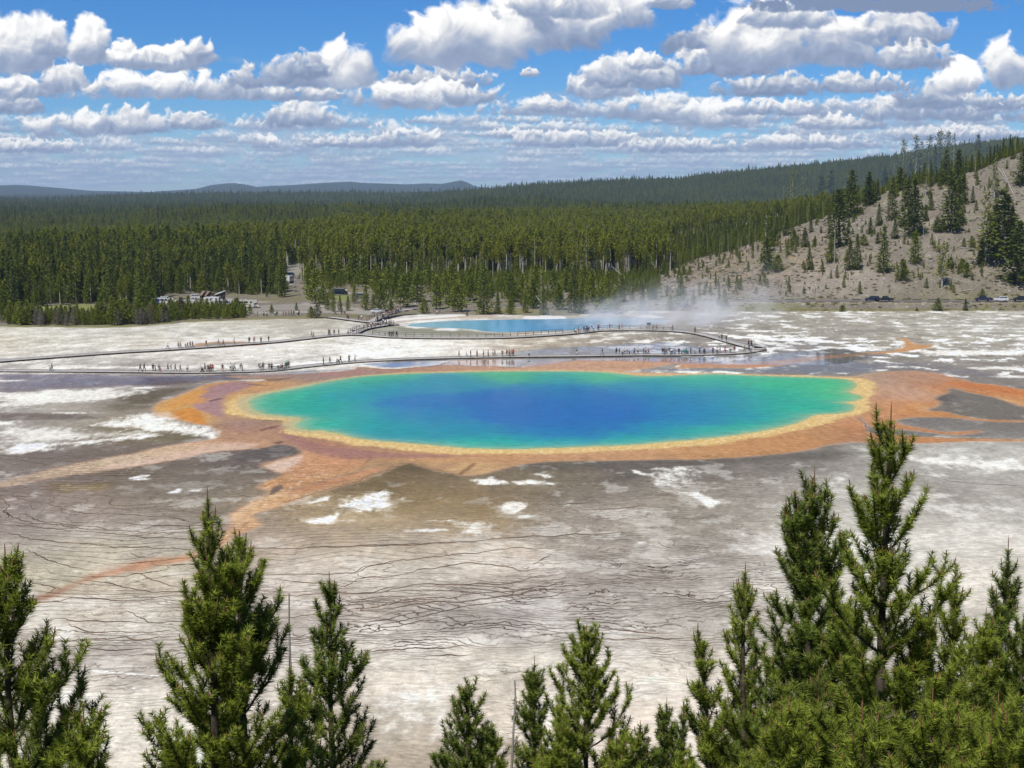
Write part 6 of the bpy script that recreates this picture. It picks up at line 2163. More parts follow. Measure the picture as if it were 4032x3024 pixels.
def scatter_object(name, label, P_, K_, S_, order, spin, scale_fix=None):
    """one counted-as-stuff object: points that carry instances of a few kinds"""
    me = bpy.data.meshes.new(name)
    me.vertices.add(len(P_))
    me.vertices.foreach_set('co', P_.astype(np.float32).ravel())
    a = me.attributes.new('kind_index', 'INT', 'POINT')
    a.data.foreach_set('value', K_.astype(np.int32))
    add_attr(me, 'size', S_)
    add_attr(me, 'spin', spin)
    o = link_obj(name, me, [], kind='stuff', label=label)
    col = bpy.data.collections.new(name + '_kinds')
    for i, m2 in enumerate(order):
        ob = bpy.data.objects.new('%s_kind_%02d' % (name, i), m2)
        col.objects.link(ob)
    ng = bpy.data.node_groups.new(name + '_scatter', 'GeometryNodeTree')
    ng.interface.new_socket('Geometry', in_out='INPUT', socket_type='NodeSocketGeometry')
    ng.interface.new_socket('Geometry', in_out='OUTPUT', socket_type='NodeSocketGeometry')
    gi = ng.nodes.new('NodeGroupInput')
    go = ng.nodes.new('NodeGroupOutput')
    iop = ng.nodes.new('GeometryNodeInstanceOnPoints')
    ci = ng.nodes.new('GeometryNodeCollectionInfo')
    ci.inputs['Collection'].default_value = col
    ci.inputs['Separate Children'].default_value = True
    ci.inputs['Reset Children'].default_value = True
    m2p = ng.nodes.new('GeometryNodeMeshToPoints')

    def named(nm, ty):
        n_ = ng.nodes.new('GeometryNodeInputNamedAttribute')
        n_.data_type = ty
        n_.inputs['Name'].default_value = nm
        return n_.outputs['Attribute']
    cx_ = ng.nodes.new('ShaderNodeCombineXYZ')
    ng.links.new(named('spin', 'FLOAT'), cx_.inputs[2])
    e2r = ng.nodes.new('FunctionNodeEulerToRotation')
    ng.links.new(cx_.outputs[0], e2r.inputs[0])
    ng.links.new(gi.outputs[0], m2p.inputs[0])
    ng.links.new(m2p.outputs[0], iop.inputs['Points'])
    ng.links.new(ci.outputs[0], iop.inputs['Instance'])
    iop.inputs['Pick Instance'].default_value = True
    ng.links.new(named('kind_index', 'INT'), iop.inputs['Instance Index'])
    ng.links.new(e2r.outputs[0], iop.inputs['Rotation'])
    ng.links.new(named('size', 'FLOAT'), iop.inputs['Scale'])
    ng.links.new(iop.outputs[0], go.inputs[0])
    md = o.modifiers.new('scatter', 'NODES')
    md.node_group = ng
    return o


def merged_kind(kd, v, k=1.0):
    tr, cr, H = PROTO[kd][v]
    bmh = bmesh.new()
    bmh.from_mesh(tr)
    nf = len(bmh.faces)
    if cr is not None:
        bmh.from_mesh(cr)
        bmh.faces.ensure_lookup_table()
        for f in bmh.faces[nf:]:
            f.material_index = 1
    m2 = bpy.data.meshes.new('kind')
    bmh.to_mesh(m2)
    bmh.free()
    m2.materials.append(tr.materials[0])
    if cr is not None:
        m2.materials.append(cr.materials[0])
    if k != 1.0:
        m2.transform(Matrix.Scale(k, 4))
    return m2


def build_forest():
    rs = np.random.RandomState(77)
    P, K, S = [], [], []

    def scatter(y0, y1, spacing, kinds, hscale, umin=-500, umax=4600, lim=None, jitter=0.45, sl=None):
        a0, a1 = (umin - 2016) / FOC, (umax - 2016) / FOC
        ys = np.arange(y0, y1, spacing)
        for y in ys:
            n = int((a1 - a0) * y / spacing)
            x = np.linspace(a0 * y, a1 * y, n) + rs.randn(n) * spacing * jitter
            yy = y + rs.randn(n) * spacing * jitter
            ok = ~clear_mask(x, yy)
            if lim is not None:
                ok &= lim(x, yy)
            x, yy = x[ok], yy[ok]
            z = ground_h(x, yy)
            P.append(np.stack([x, yy, z - 0.2], 1))
            K.append(rs.choice(kinds, len(x)))
            # natural height waves through the stand
            hv = hscale * (0.66 + 0.48 * rs.rand(len(x)) + 0.45 * fbm(x / 45, yy / 60, 3, 410))
            S.append(hv)

    LP = [0, 1, 2, 3, 0, 1, 2, 3, 11, 12, 13, 4, 5]
    FARK = [4, 5, 6, 7, 4, 5, 6, 7, 8]
    LPY = [0, 1, 2, 3, 4, 5, 9, 13]
    # left part: forest comes down behind the fringe and the car park
    def left_lim(x, y):
        u = frame_u(x, y)
        start = np.interp(u, [-600, 0, 60, 360, 560, 640, 760, 900, 1010, 1060, 1100, 1500], [470, 470, 505, 520, 480, 566, 566, 566, 566, 560, 545, 700]) + fbm(x / 12, y / 12, 2, 420) * 14
        return (y > start) & (u < 1110)
    scatter(468, 660, 4.3, [4, 5, 6, 7, 8, 9, 10, 0, 1], 0.85, -500, 1110, left_lim)
    scatter(640, 760, 3.4, LP, 1.0, 1030, 2620, lambda x, y: (frame_u(x, y) > 1150) & ((y > 650 + fbm(x / 20, y / 20, 2, 421) * 8) & (ground_h(x, y) < 22) & ((frame_u(x, y) < 2420) | (y > HILL_D - 25))))
    scatter(660, 760, 4.0, LPY + [0, 1, 2], 0.95, -500, 1180, lambda x, y: frame_u(x, y) < 1170)
    scatter(760, 1150, 4.6, LP, 1.0, -500, 4600, lambda x, y: (frame_u(x, y) < 2640) | (y > 1000))
    scatter(HILL_D - 60, 690, 4.6, [4, 5, 6, 8, 9, 11, 12], 0.50, 2450, 4700, lambda x, y: (frame_u(x, y) > 2500) & (fbm(x / 16, y / 22, 3, 440) * 60 + (y - HILL_D) > -4) & (frame_u(x, y) < 3800 + 900 * (y > HILL_D + 3)))
    scatter(690, 1000, 4.6, [4, 5, 6, 8, 9, 11, 0], 0.52, 2500, 4700, lambda x, y: (frame_u(x, y) > 2620))
    scatter(1150, 1700, 6.6, LP, 1.05, -500, 4600)
    scatter(1700, 2400, 7.6, FARK + [0, 2], 1.12, -500, 4600)
    scatter(2400, 3300, 10.5, FARK, 1.25, -500, 4600)
    scatter(3300, 5250, 12.5, FARK, 1.2, -500, 4600)
    scatter(5250, 7000, 22.0, FARK, 1.55, -500, 4600)
    P_ = np.concatenate(P)
    K_ = np.concatenate(K).astype(np.int32)
    S_ = np.concatenate(S)
    order = [('lodgepole', 0), ('lodgepole', 1), ('lodgepole', 2), ('lodgepole', 3), ('young', 0), ('young', 1), ('young', 2), ('young', 3), ('fir', 0), ('fir', 1), ('fir', 2), ('ragged', 0), ('ragged', 1), ('snag', 0)]
    scatter_object('forest', 'dense lodgepole pine forest covering the plain and the ridges beyond the basin', P_, K_, S_,
                   [merged_kind(kd, v, 1.3 if kd in ('young', 'fir') else 1.0) for kd, v in order], rs.rand(len(P_)) * 6.283)


def build_undergrowth():
    """saplings of the forest foot, low scrub, tussocks and stones on the open slopes"""
    rs = np.random.RandomState(91)
    P, K, S = [], [], []

    def put(x, y, k, s):
        z = ground_h(x, y)
        P.append(np.stack([x, y, z - 0.04], 1))
        K.append(np.full(len(x), k) if np.isscalar(k) else k)
        S.append(s)
    # saplings between the pool and the tall trunks
    n = 2600
    y = 480 + rs.rand(n) ** 0.7 * 178
    u = 1040 + rs.rand(n) * 1560
    x = (u - 2016) / FOC * y / 1.0086
    cl = fbm(x / 22, y / 30, 3, 430)
    bad = (y < np.interp(u, [1040, 1500, 1900, 2600], [512, 520, 492, 515])) | (cl < 0.02 - 0.25 * (y > 585)) | ((u > 1080) & (u < 1200) & (y > 535)) | ((u > 1290) & (u < 1470) & (y < 580) & (y > 500)) | ((u < 1290) & (y < 545)) | (ground_h(x, y) > 6)
    ok = ~bad
    x, y = x[ok], y[ok]
    put(x, y, rs.randint(0, 5, len(x)), 0.30 + 0.55 * rs.rand(len(x)) ** 1.5 - 0.12 * sstep(y, 570, 650))
    # saplings among the fringe of the left flats and scattered over the near hill
    n = 620
    u = rs.rand(n) * 960
    e_ = interp(u, EDGE)
    _, b_, c_ = unproj(2016.0, e_)
    y = -EYE * b_ / c_ + 8 + rs.rand(n) ** 1.3 * np.where(u > 560, 40, 26)
    x = (u - 2016) / FOC * y / 1.0086
    put(x, y, rs.randint(0, 5, n), 0.28 + 0.42 * rs.rand(n) - 0.08 * (u > 560))
    n = 800
    y = 520 + rs.rand(n) * 132
    u = 2560 + rs.rand(n) * 1500
    x = (u - 2016) / FOC * y / 1.0086
    ok = fbm(x / 18, y / 18, 3, 450) > 0.0 - 0.2 * (y > 600)
    x, y = x[ok], y[ok]
    put(x, y, rs.randint(0, 5, len(x)), 0.16 + 0.55 * rs.rand(len(x)) ** 1.6)
    # stones and scrub on the near hill, the bank and the meadow
    n = 9000
    y = 489 + rs.rand(n) * 175
    u = 1000 + rs.rand(n) * 3300
    x = (u - 2016) / FOC * y / 1.0086
    ok = ~((y > 498) & (y < 513) & (u > 1950)) & ~((u < 2350) & (y < 500)) & ((u > 2400) | (rs.rand(n) < 0.4)) & ~((u < 1480) & (y < 570))
    x, y, u = x[ok], y[ok], u[ok]
    k = np.where(fbm(x / 12, y / 12, 3, 441) > 0.05, rs.choice([5, 5, 6, 7], len(x)), rs.choice([7, 8, 8, 8], len(x)))
    put(x, y, k, 0.35 + 0.9 * rs.rand(len(x)) ** 3)
    order = [merged_kind('young', i, 0.8) for i in range(5)]
    # stone, pale stone, scrub clump, dry tussock
    for j in range(4):
        r_ = np.random.RandomState(900 + j)
        if j < 2:
            bmh = bmesh.new()
            bmesh.ops.create_icosphere(bmh, subdivisions=2, radius=0.5)
            for v in bmh.verts:
                q = v.co
                f = 1 + 0.35 * float(pn(q.x * 2.3 + j * 9, q.y * 2.3 + q.z * 1.7, 7))
                v.co = Vector((q.x * f * 1.3, q.y * f, max(q.z * f * 0.7, -0.15)))
            m2 = bpy.data.meshes.new('stone')
            bmh.to_mesh(m2)
            bmh.free()
            m2.materials.append(M_STONE if j == 0 else M_STONE2)
        else:
            nn = 70
            cen = r_.randn(nn, 3) * [0.32, 0.32, 0.10]
            cen[:, 2] = np.abs(cen[:, 2])
            dr_ = r_.randn(nn, 3) * 0.5 + [0, 0, 0.8]
            dr_ /= np.linalg.norm(dr_, axis=1, keepdims=True)
            V, F = tris_at(cen, dr_, 0.38 + 0.2 * r_.rand(nn), 0.16 + 0.1 * r_.rand(nn), r_)
            m2 = mesh_np('scrub', V, F, False)
            m2.materials.append(M_SCRUB if j == 2 else M_TUSSOCK)
        order.append(m2)
    P_ = np.concatenate(P)
    scatter_object('undergrowth', 'saplings, scrub, tussocks and stones on the open slopes at the forest foot', P_, np.concatenate(K), np.concatenate(S), order, rs.rand(len(P_)) * 6.283)


M_STONE = plain_mat('grey_stone', (0.30, 0.275, 0.24), 0.95, (0.18, 0.165, 0.145), 2.0)
M_STONE2 = plain_mat('pale_stone', (0.46, 0.43, 0.38), 0.95, (0.32, 0.29, 0.25), 2.0)
M_SCRUB = leaf_mat('scrub_leaves', (0.075, 0.080, 0.030), (0.15, 0.14, 0.055), 0.1, True, 0.8)
M_TUSSOCK = leaf_mat('dry_tussock', (0.16, 0.14, 0.075), (0.26, 0.23, 0.13), 0.1, True, 0.8)
build_forest()
build_undergrowth()


# ------------------------------------------------------------------ boardwalks
M_DECK = plain_mat('weathered_deck_boards', (0.46, 0.43, 0.39), 0.9, (0.36, 0.335, 0.30), 1.5)
M_BEAM = plain_mat('dark_deck_beams', (0.085, 0.075, 0.065), 0.9, (0.055, 0.048, 0.042), 2.0)
M_RAIL = plain_mat('grey_wood_rail', (0.17, 0.15, 0.13), 0.9, (0.11, 0.095, 0.08), 2.0)


def box_arrays(c, hx, hy, hz, rz=0.0):
    s = np.array([[-1, -1, -1], [1, -1, -1], [1, 1, -1], [-1, 1, -1], [-1, -1, 1], [1, -1, 1], [1, 1, 1], [-1, 1, 1]], float) * [hx, hy, hz]
    cr_, sr_ = math.cos(rz), math.sin(rz)
    x = s[:, 0] * cr_ - s[:, 1] * sr_
    y = s[:, 0] * sr_ + s[:, 1] * cr_
    V = np.stack([x, y, s[:, 2]], 1) + np.asarray(c)
    F = np.array([[0, 3, 2, 1], [4, 5, 6, 7], [0, 1, 5, 4], [1, 2, 6, 5], [2, 3, 7, 6], [3, 0, 4, 7]])
    return V, F


def join(parts):
    V, F, b = [], [], 0
    for v, f in parts:
        V.append(v)
        F.append(f + b)
        b += len(v)
    return np.concatenate(V), np.concatenate(F)


def strip(p, off_a, off_b, z0, z1):
    """closed prism that follows path p (n,2|3) between two side offsets and two heights"""
    tg = np.gradient(p[:, :2], axis=0)
    tg /= np.maximum(np.linalg.norm(tg, axis=1, keepdims=True), 1e-9)
    nr = np.stack([-tg[:, 1], tg[:, 0]], 1)
    zb = p[:, 2] if p.shape[1] > 2 else np.zeros(len(p))
    A_ = p[:, :2] + nr * off_a
    B_ = p[:, :2] + nr * off_b
    n = len(p)
    V = np.concatenate([np.c_[A_, zb + z0], np.c_[B_, zb + z0], np.c_[B_, zb + z1], np.c_[A_, zb + z1]])
    i = np.arange(n - 1)
    F = [np.stack([i + a * n, i + b * n, i + 1 + b * n, i + 1 + a * n], 1) for a, b in ((0, 1), (1, 2), (2, 3), (3, 0))]
    F.append(np.array([[0, 3 * n, 2 * n, n], [n - 1, 2 * n - 1, 3 * n - 1, 4 * n - 1]]))
    return V, np.concatenate(F)


FRONT = pts('P -260,1462 0,1467 249,1468 497,1470 700,1473 800,1473 1000,1469 1100,1463 1171,1454 1250,1445 1397,1431 1500,1425 1623,1419 1760,1415 1900,1412 2084,1409 2300,1407 2450,1404 2560,1403 2653,1404 2798,1401 2906,1397 2979,1390 3012,1381 3015,1376')
REAR = pts('P -260,1448 0,1430 120,1420 249,1411 380,1401 497,1393 660,1384 846,1371 960,1362 1036,1357 1100,1352 1171,1344 1240,1336 1307,1328 1397,1322 1450,1327 1501,1332 1578,1335 1700,1337 1836,1338 1994,1336 2107,1330 2242,1321 2300,1315 2333,1311 2378,1306 2460,1305 2545,1305 2604,1307 2653,1309 2707,1314 2762,1325 2834,1345 2924,1370 2962,1381')
END = pts('P 3013,1379 2990,1366 2940,1358 2900,1352')
LOOP = pts('P 1405,1319 1428,1310 1440,1303 1470,1296 1500,1291 1530,1286 1552,1282')
ENTRY = pts('P 1284,1254 1320,1258 1352,1262 1400,1269 1442,1273 1490,1279 1540,1284')
RAMP = pts('P 1480,1270 1502,1263 1530,1255 1560,1248 1590,1243 1640,1240')


def path3(p, step=1.5, z=0.0):
    w = wpts_list(smooth_open(p, 1))
    w, t = resample(w, step)
    return np.c_[w, np.full(len(w), z)]


def boardwalk(name_label, path, width=2.4, side=1, h=0.45, rails=(), sup=3.0):
    """side +1: the traced line is the edge nearest the viewpoint, the deck lies beyond it"""
    c0 = path.mean(0)
    c0[2] = 0
    p = path - [c0[0], c0[1], 0]
    t = empty('boardwalk', tuple(c0), label=name_label, category='boardwalk', group='boardwalks across the basin')
    V, F = strip(p, 0, width * side, h - 0.05, h)
    link_obj('deck', mesh_np('deck', V, F, False), [M_DECK], t)
    for k, o_ in enumerate((0.06, width - 0.14)):
        V, F = strip(p, (o_) * side, (o_ + 0.08) * side, h - 0.14, h - 0.053)
        link_obj('beam', mesh_np('beam', V, F, False), [M_RAIL], t)
    # toe rails along both edges
    V, F = join([strip(p, 0.02 * side, 0.12 * side, h + 0.003, h + 0.05), strip(p, (width - 0.12) * side, (width - 0.02) * side, h + 0.003, h + 0.05)])
    link_obj('toe_rail', mesh_np('toe_rail', V, F, False), [M_DECK], t)
    q, _ = resample(p, sup)
    tg = np.gradient(q[:, :2], axis=0)
    V, F = join([box_arrays((0, 0, 0.5 * (h - 0.2)), 0.42, width / 2 - 0.03, 0.5 * (h - 0.2))])
    sm = mesh_np('support', V, F, False)
    sm.materials.append(M_BEAM)
    for i in range(len(q)):
        if i >= 98:
            break
        u_ = tg[i] / np.linalg.norm(tg[i])
        nrm = np.array([-u_[1], u_[0]])
        o = link_obj('support', sm, [], t)
        o.location = (q[i, 0] + nrm[0] * width * 0.5 * side, q[i, 1] + nrm[1] * width * 0.5 * side, q[i, 2])
        o.rotation_euler = (0, 0, math.atan2(u_[1], u_[0]))
    for (fa, fb, off) in rails:
        n = len(p)
        seg = p[int(fa * (n - 1)):int(fb * (n - 1)) + 1]
        if len(seg) < 3:
            continue
        r = link_obj('railing', mesh_np('railing', *join([strip(seg, (off - 0.04) * side, (off + 0.05) * side, h + z_, h + z_ + w_) for z_, w_ in ((1.02, 0.09), (0.55, 0.10))]), False), [M_RAIL], t)
        q2, _ = resample(seg, 2.4)
        tg2 = np.gradient(q2[:, :2], axis=0)
        pm = mesh_np('post', *box_arrays((0, 0, 0), 0.06, 0.06, 0.52), False)
        pm.materials.append(M_RAIL)
        for i in range(min(len(q2), 98)):
            u_ = tg2[i] / np.linalg.norm(tg2[i])
            o = link_obj('post', pm, [], r)
            o.location = (q2[i, 0] - u_[1] * off * side, q2[i, 1] + u_[0] * off * side, q2[i, 2] + h + 0.5)
            o.rotation_euler = (0, 0, math.atan2(u_[1], u_[0]))
    return t


def frac_at(path_px, px):
    return float(np.interp(px, path_px[:, 0], np.arange(len(path_px)))) / (len(path_px) - 1)


def rail_range(tr, a, b, step=1.5):
    w = wpts_list(smooth_open(tr, 1))
    w, t = resample(w, step)
    u = w[:, 0] / (w[:, 1] / unproj(2016, 1330)[1]) * FOC + 2016
    i0 = int(np.argmin(np.abs(u - a)))
    i1 = int(np.argmin(np.abs(u - b)))
    return i0 / (len(w) - 1), i1 / (len(w) - 1)


boardwalk('front boardwalk running low past the near side of the visitors to its rounded right end', path3(FRONT), 3.4, h=0.30)
ra = rail_range(REAR, 1432, 2252)
rb = rail_range(REAR, 2368, 2628)
boardwalk('rear boardwalk with a long railing beside the turquoise pool', path3(REAR), 3.4, h=0.40, rails=((ra[0], ra[1], 3.3), (rb[0], rb[1], 3.3)))
boardwalk('short curved boardwalk with double railing linking the rear walk to the platform', path3(LOOP, 1.2), 2.6, rails=((0.0, 1.0, 0.08), (0.0, 1.0, 2.5)))
boardwalk('boardwalk leading in from the meadow behind the railing platform', path3(ENTRY), 3.0)
RP = path3(RAMP)
RP[:, 2] = np.linspace(0, 1.5, len(RP))
boardwalk('crowded railed ramp climbing from the walks to the car park path', RP, 3.0, rails=((0.0, 0.75, 0.1), (0.0, 0.75, 2.9)))

# ------------------------------------------------------------------ people
M_SKIN = plain_mat('skin', (0.42, 0.25, 0.17), 0.7, (0.38, 0.22, 0.15))
M_SKIN2 = plain_mat('tanned_skin', (0.26, 0.15, 0.10), 0.7, (0.22, 0.12, 0.08))
M_HAIR = plain_mat('dark_hair', (0.03, 0.022, 0.018), 0.7)
M_HAIR2 = plain_mat('light_hair', (0.22, 0.15, 0.08), 0.7)
M_SHOE = plain_mat('shoes', (0.05, 0.05, 0.05), 0.7)
CLOTH = {}
for nm_, c_ in dict(black=(0.015, 0.015, 0.018), navy=(0.02, 0.03, 0.07), white=(0.75, 0.74, 0.72), grey=(0.16, 0.16, 0.17), red=(0.38, 0.03, 0.03), maroon=(0.16, 0.03, 0.04), teal=(0.02, 0.25, 0.23), pink=(0.50, 0.22, 0.22), khaki=(0.30, 0.25, 0.17),
                    blue=(0.06, 0.13, 0.32), pale=(0.45, 0.52, 0.58), brown=(0.12, 0.075, 0.05), olive=(0.09, 0.09, 0.05), orange=(0.45, 0.18, 0.06), purple=(0.10, 0.04, 0.14)).items():
    CLOTH[nm_] = plain_mat(nm_ + '_cloth', c_, 0.9, tuple(x * 0.8 for x in c_))


def person_mesh(pose):
    """one skinned body; material slots: skin, top, legs, lower legs, shoes"""
    J = {}
    lean = {'stand': 0.0, 'walk': 0.05, 'photo': 0.0, 'armsup': 0.0, 'sit': 0.05, 'lean': 0.22, 'stride': 0.08}[pose]

    def P(n, x, y, z):
        J[n] = (x + lean * max(z - 0.95, 0), y, z)
    dz = -0.42 if pose == 'sit' else 0.0
    P('pelvis', 0, 0, 0.95 + dz)
    P('waist', 0, 0, 1.10 + dz)
    P('chest', 0.0, 0, 1.30 + dz)
    P('neck', 0.01, 0, 1.47 + dz)
    P('chin', 0.03, 0, 1.54 + dz)
    P('head', 0.035, 0, 1.62 + dz)
    P('crown', 0.02, 0, 1.70 + dz)
    st = {'walk': 0.22, 'stride': 0.36}.get(pose, 0.03)
    for s, sg in (('l', 1), ('r', -1)):
        f = st * sg
        P('hip' + s, 0, 0.095 * sg, 0.88 + dz)
        if pose == 'sit':
            P('knee' + s, 0.42, 0.11 * sg, 0.50)
            P('ank' + s, 0.44, 0.11 * sg, 0.09)
            P('toe' + s, 0.60, 0.12 * sg, 0.04)
        else:
            P('knee' + s, f * 0.55 + 0.04, 0.10 * sg, 0.50)
            P('ank' + s, f - (0.03 if f > 0 else 0.06), 0.105 * sg, 0.09 + (0.05 if f < -0.1 else 0))
            P('toe' + s, f + 0.14, 0.12 * sg, 0.035)
        P('sho' + s, 0, 0.19 * sg, 1.40 + dz)
        if pose in ('photo',):
            P('elb' + s, 0.17, 0.24 * sg, 1.20 + dz)
            P('wri' + s, 0.36, 0.09 * sg, 1.43 + dz)
            P('han' + s, 0.42, 0.06 * sg, 1.50 + dz)
        elif pose == 'armsup':
            P('elb' + s, 0.05, 0.34 * sg, 1.62 + dz)
            P('wri' + s, 0.06, 0.16 * sg, 1.84 + dz)
            P('han' + s, 0.06, 0.08 * sg, 1.90 + dz)
        elif pose == 'sit':
            P('elb' + s, 0.05, 0.25 * sg, 1.14 + dz)
            P('wri' + s, 0.25, 0.18 * sg, 1.02 + dz)
            P('han' + s, 0.33, 0.15 * sg, 1.00 + dz)
        else:
            sw = -f * 0.7
            P('elb' + s, sw * 0.4 - 0.03, 0.25 * sg, 1.12 + dz)
            P('wri' + s, sw + 0.06, 0.26 * sg, 0.88 + dz)
            P('han' + s, sw + 0.09, 0.255 * sg, 0.79 + dz)
    rad = dict(pelvis=(.145, .115), waist=(.125, .10), chest=(.155, .11), neck=(.055, .055), chin=(.065, .06), head=(.085, .10), crown=(.07, .075), hipl=(.10, .10), hipr=(.10, .10), kneel=(.062, .062), kneer=(.062, .062),
               ankl=(.042, .042), ankr=(.042, .042), toel=(.04, .03), toer=(.04, .03), shol=(.068, .065), shor=(.068, .065), elbl=(.044, .044), elbr=(.044, .044), wril=(.029, .029), wrir=(.029, .029), hanl=(.038, .025), hanr=(.038, .025))
    E = [('pelvis', 'waist'), ('waist', 'chest'), ('chest', 'neck'), ('neck', 'chin'), ('chin', 'head'), ('head', 'crown')]
    for s in 'lr':
        E += [('pelvis', 'hip' + s), ('hip' + s, 'knee' + s), ('knee' + s, 'ank' + s), ('ank' + s, 'toe' + s), ('chest', 'sho' + s), ('sho' + s, 'elb' + s), ('elb' + s, 'wri' + s), ('wri' + s, 'han' + s)]
    names = list(J)
    me = bpy.data.meshes.new('body')
    me.from_pydata([J[n] for n in names], [(names.index(a), names.index(b)) for a, b in E], [])
    ob = bpy.data.objects.new('tmp', me)
    C.objects.link(ob)
    sk = ob.modifiers.new('skin', 'SKIN')
    ss_ = ob.modifiers.new('sub', 'SUBSURF')
    ss_.levels = ss_.render_levels = 1
    for i, n in enumerate(names):
        me.skin_vertices[0].data[i].radius = rad[n]
        me.skin_vertices[0].data[i].use_root = (n == 'pelvis')
    dg = bpy.context.evaluated_depsgraph_get()
    m2 = bpy.data.meshes.new_from_object(ob.evaluated_get(dg))
    bpy.data.objects.remove(ob)
    nV = len(m2.vertices)
    V = np.zeros(nV * 3, np.float32)
    m2.vertices.foreach_get('co', V)
    V = V.reshape(-1, 3)
    faces = [list(p.vertices) for p in m2.polygons]
    # nose and fingers
    ax = []
    hd = np.array(J['head'])
    ax.append((np.array([hd + [0.085, 0, 0.02], hd + [0.115, 0, -0.012], hd + [0.08, 0, -0.03]]), np.array([0.008, 0.015, 0.008])))
    for s, sg in (('l', 1), ('r', -1)):
        w = np.array(J['wri' + s])
        h = np.array(J['han' + s])
        d = unit(h - w)
        lat = unit(np.cross(d, [0.3, 0.2, 0.9]))
        for k, fl in enumerate((0.065, 0.078, 0.072, 0.055)):
            b = h + lat * (k - 1.5) * 0.019 + d * 0.01
            ax.append((np.array([b, b + d * fl * 0.6, b + d * fl * 0.95 + np.array([0.02, -0.015 * sg, 0])]), np.array([0.010, 0.009, 0.006])))
        b = w + d * 0.03 - lat * 0.03
        ax.append((np.array([b, b + d * 0.03 - lat * 0.025, b + d * 0.06 - lat * 0.03]), np.array([0.012, 0.011, 0.008])))
    Vt, Ft = tubes(ax, 4)
    me3 = bpy.data.meshes.new('person_' + pose)
    me3.from_pydata(np.concatenate([V, Vt]).tolist(), [], faces + (Ft + nV).tolist())
    # nearest joint decides the cloth
    jn = np.array([J[n] for n in names])
    zoff = dz
    idx = []
    for pl in me3.polygons:
        c = np.array(pl.center)
        if pl.index >= len(faces):
            idx.append(0)
            continue
        # closest bone
        best, bi = 9, None
        for a, b in E:
            A_, B_ = np.array(J[a]), np.array(J[b])
            t = np.clip(np.dot(c - A_, B_ - A_) / (np.dot(B_ - A_, B_ - A_) + 1e-9), 0, 1)
            d = np.linalg.norm(c - A_ - (B_ - A_) * t)
            if d < best:
                best, bi, bt = d, (a, b), t
        a, b = bi
        if b in ('head', 'crown', 'chin') or (b == 'neck' and bt > 0.75):
            k = 0
        elif b[:3] in ('wri', 'han'):
            k = 0
        elif b[:3] == 'elb':
            k = 1 if bt < 0.75 else 0
        elif b[:3] == 'toe':
            k = 4
        elif b[:3] == 'ank':
            k = 3
        elif b[:4] == 'knee' or b[:3] == 'hip' or (a == 'pelvis' and b == 'waist' and bt < 0.25):
            k = 2
        else:
            k = 1
        idx.append(k)
    me3.polygons.foreach_set('material_index', idx)
    me3.polygons.foreach_set('use_smooth', [True] * len(idx))
    for _ in range(5):
        me3.materials.append(M_SKIN)
    # hair cap
    bmh = bmesh.new()
    bmesh.ops.create_uvsphere(bmh, u_segments=12, v_segments=8, radius=1.0)
    for v in bmh.verts:
        v.co = Vector((v.co.x * 0.098 + hd[0] - 0.012, v.co.y * 0.088 + hd[1], v.co.z * 0.105 + hd[2] + 0.035))
    dele = [v for v in bmh.verts if v.co.x > hd[0] + 0.03 and v.co.z < hd[2] + 0.06]
    bmesh.ops.delete(bmh, geom=dele, context='VERTS')
    hair = bpy.data.meshes.new('hair')
    bmh.to_mesh(hair)
    bmh.free()
    hair.materials.append(M_HAIR)
    # sun hat
    bmh = bmesh.new()
    bmesh.ops.create_cone(bmh, cap_ends=True, segments=14, radius1=0.19, radius2=0.17, depth=0.02, matrix=Matrix.Translation((hd[0], hd[1], hd[2] + 0.075)))
    bmesh.ops.create_cone(bmh, cap_ends=True, segments=14, radius1=0.105, radius2=0.085, depth=0.10, matrix=Matrix.Translation((hd[0], hd[1], hd[2] + 0.13)))
    hat = bpy.data.meshes.new('hat')
    bmh.to_mesh(hat)
    bmh.free()
    return me3, hair, hat


POSES = {p: person_mesh(p) for p in ('stand', 'walk', 'stride', 'photo', 'armsup', 'sit', 'lean')}
POSE_WORDS = {'stand': 'standing', 'walk': 'walking', 'stride': 'striding', 'photo': 'photographing', 'armsup': 'arms raised', 'sit': 'sitting', 'lean': 'leaning'}


def edge_y(line, px):
    """depth of a traced walk edge at a photo column"""
    i = np.argsort(line[:, 0])
    py = np.interp(px, line[i, 0], line[i, 1])
    return float(flat(px, py)[1])


prs = np.random.RandomState(9)


def person(px, y, z, H, top, legs, pose, face, label, group, shorts=False, hat=None, tan=False, light=False):
    a, b, c = unproj(px, 1400.0)
    me, hair, hatm = POSES[pose]
    o = bpy.data.objects.new('person', me)
    C.objects.link(o)
    s = H / 1.78
    o.scale = (s * 1.28, s * 1.28, s)
    o.location = (y * a / b, y, z)
    o.rotation_euler = (0, 0, face)
    sk = M_SKIN2 if tan else M_SKIN
    mats = [sk, CLOTH[top], CLOTH[legs], sk if shorts else CLOTH[legs], M_SHOE]
    for i, m in enumerate(mats):
        o.material_slots[i].link = 'OBJECT'
        o.material_slots[i].material = m
    o['label'] = label
    o['category'] = 'person'
    o['group'] = group
    h = link_obj('hair', hair, [], o)
    if light:
        h.material_slots[0].link = 'OBJECT'
        h.material_slots[0].material = M_HAIR2
    if hat:
        hm = hatm.copy()
        hm.materials.clear()
        hm.materials.append(CLOTH[hat])
        link_obj('hat', hm, [], o)
    return o


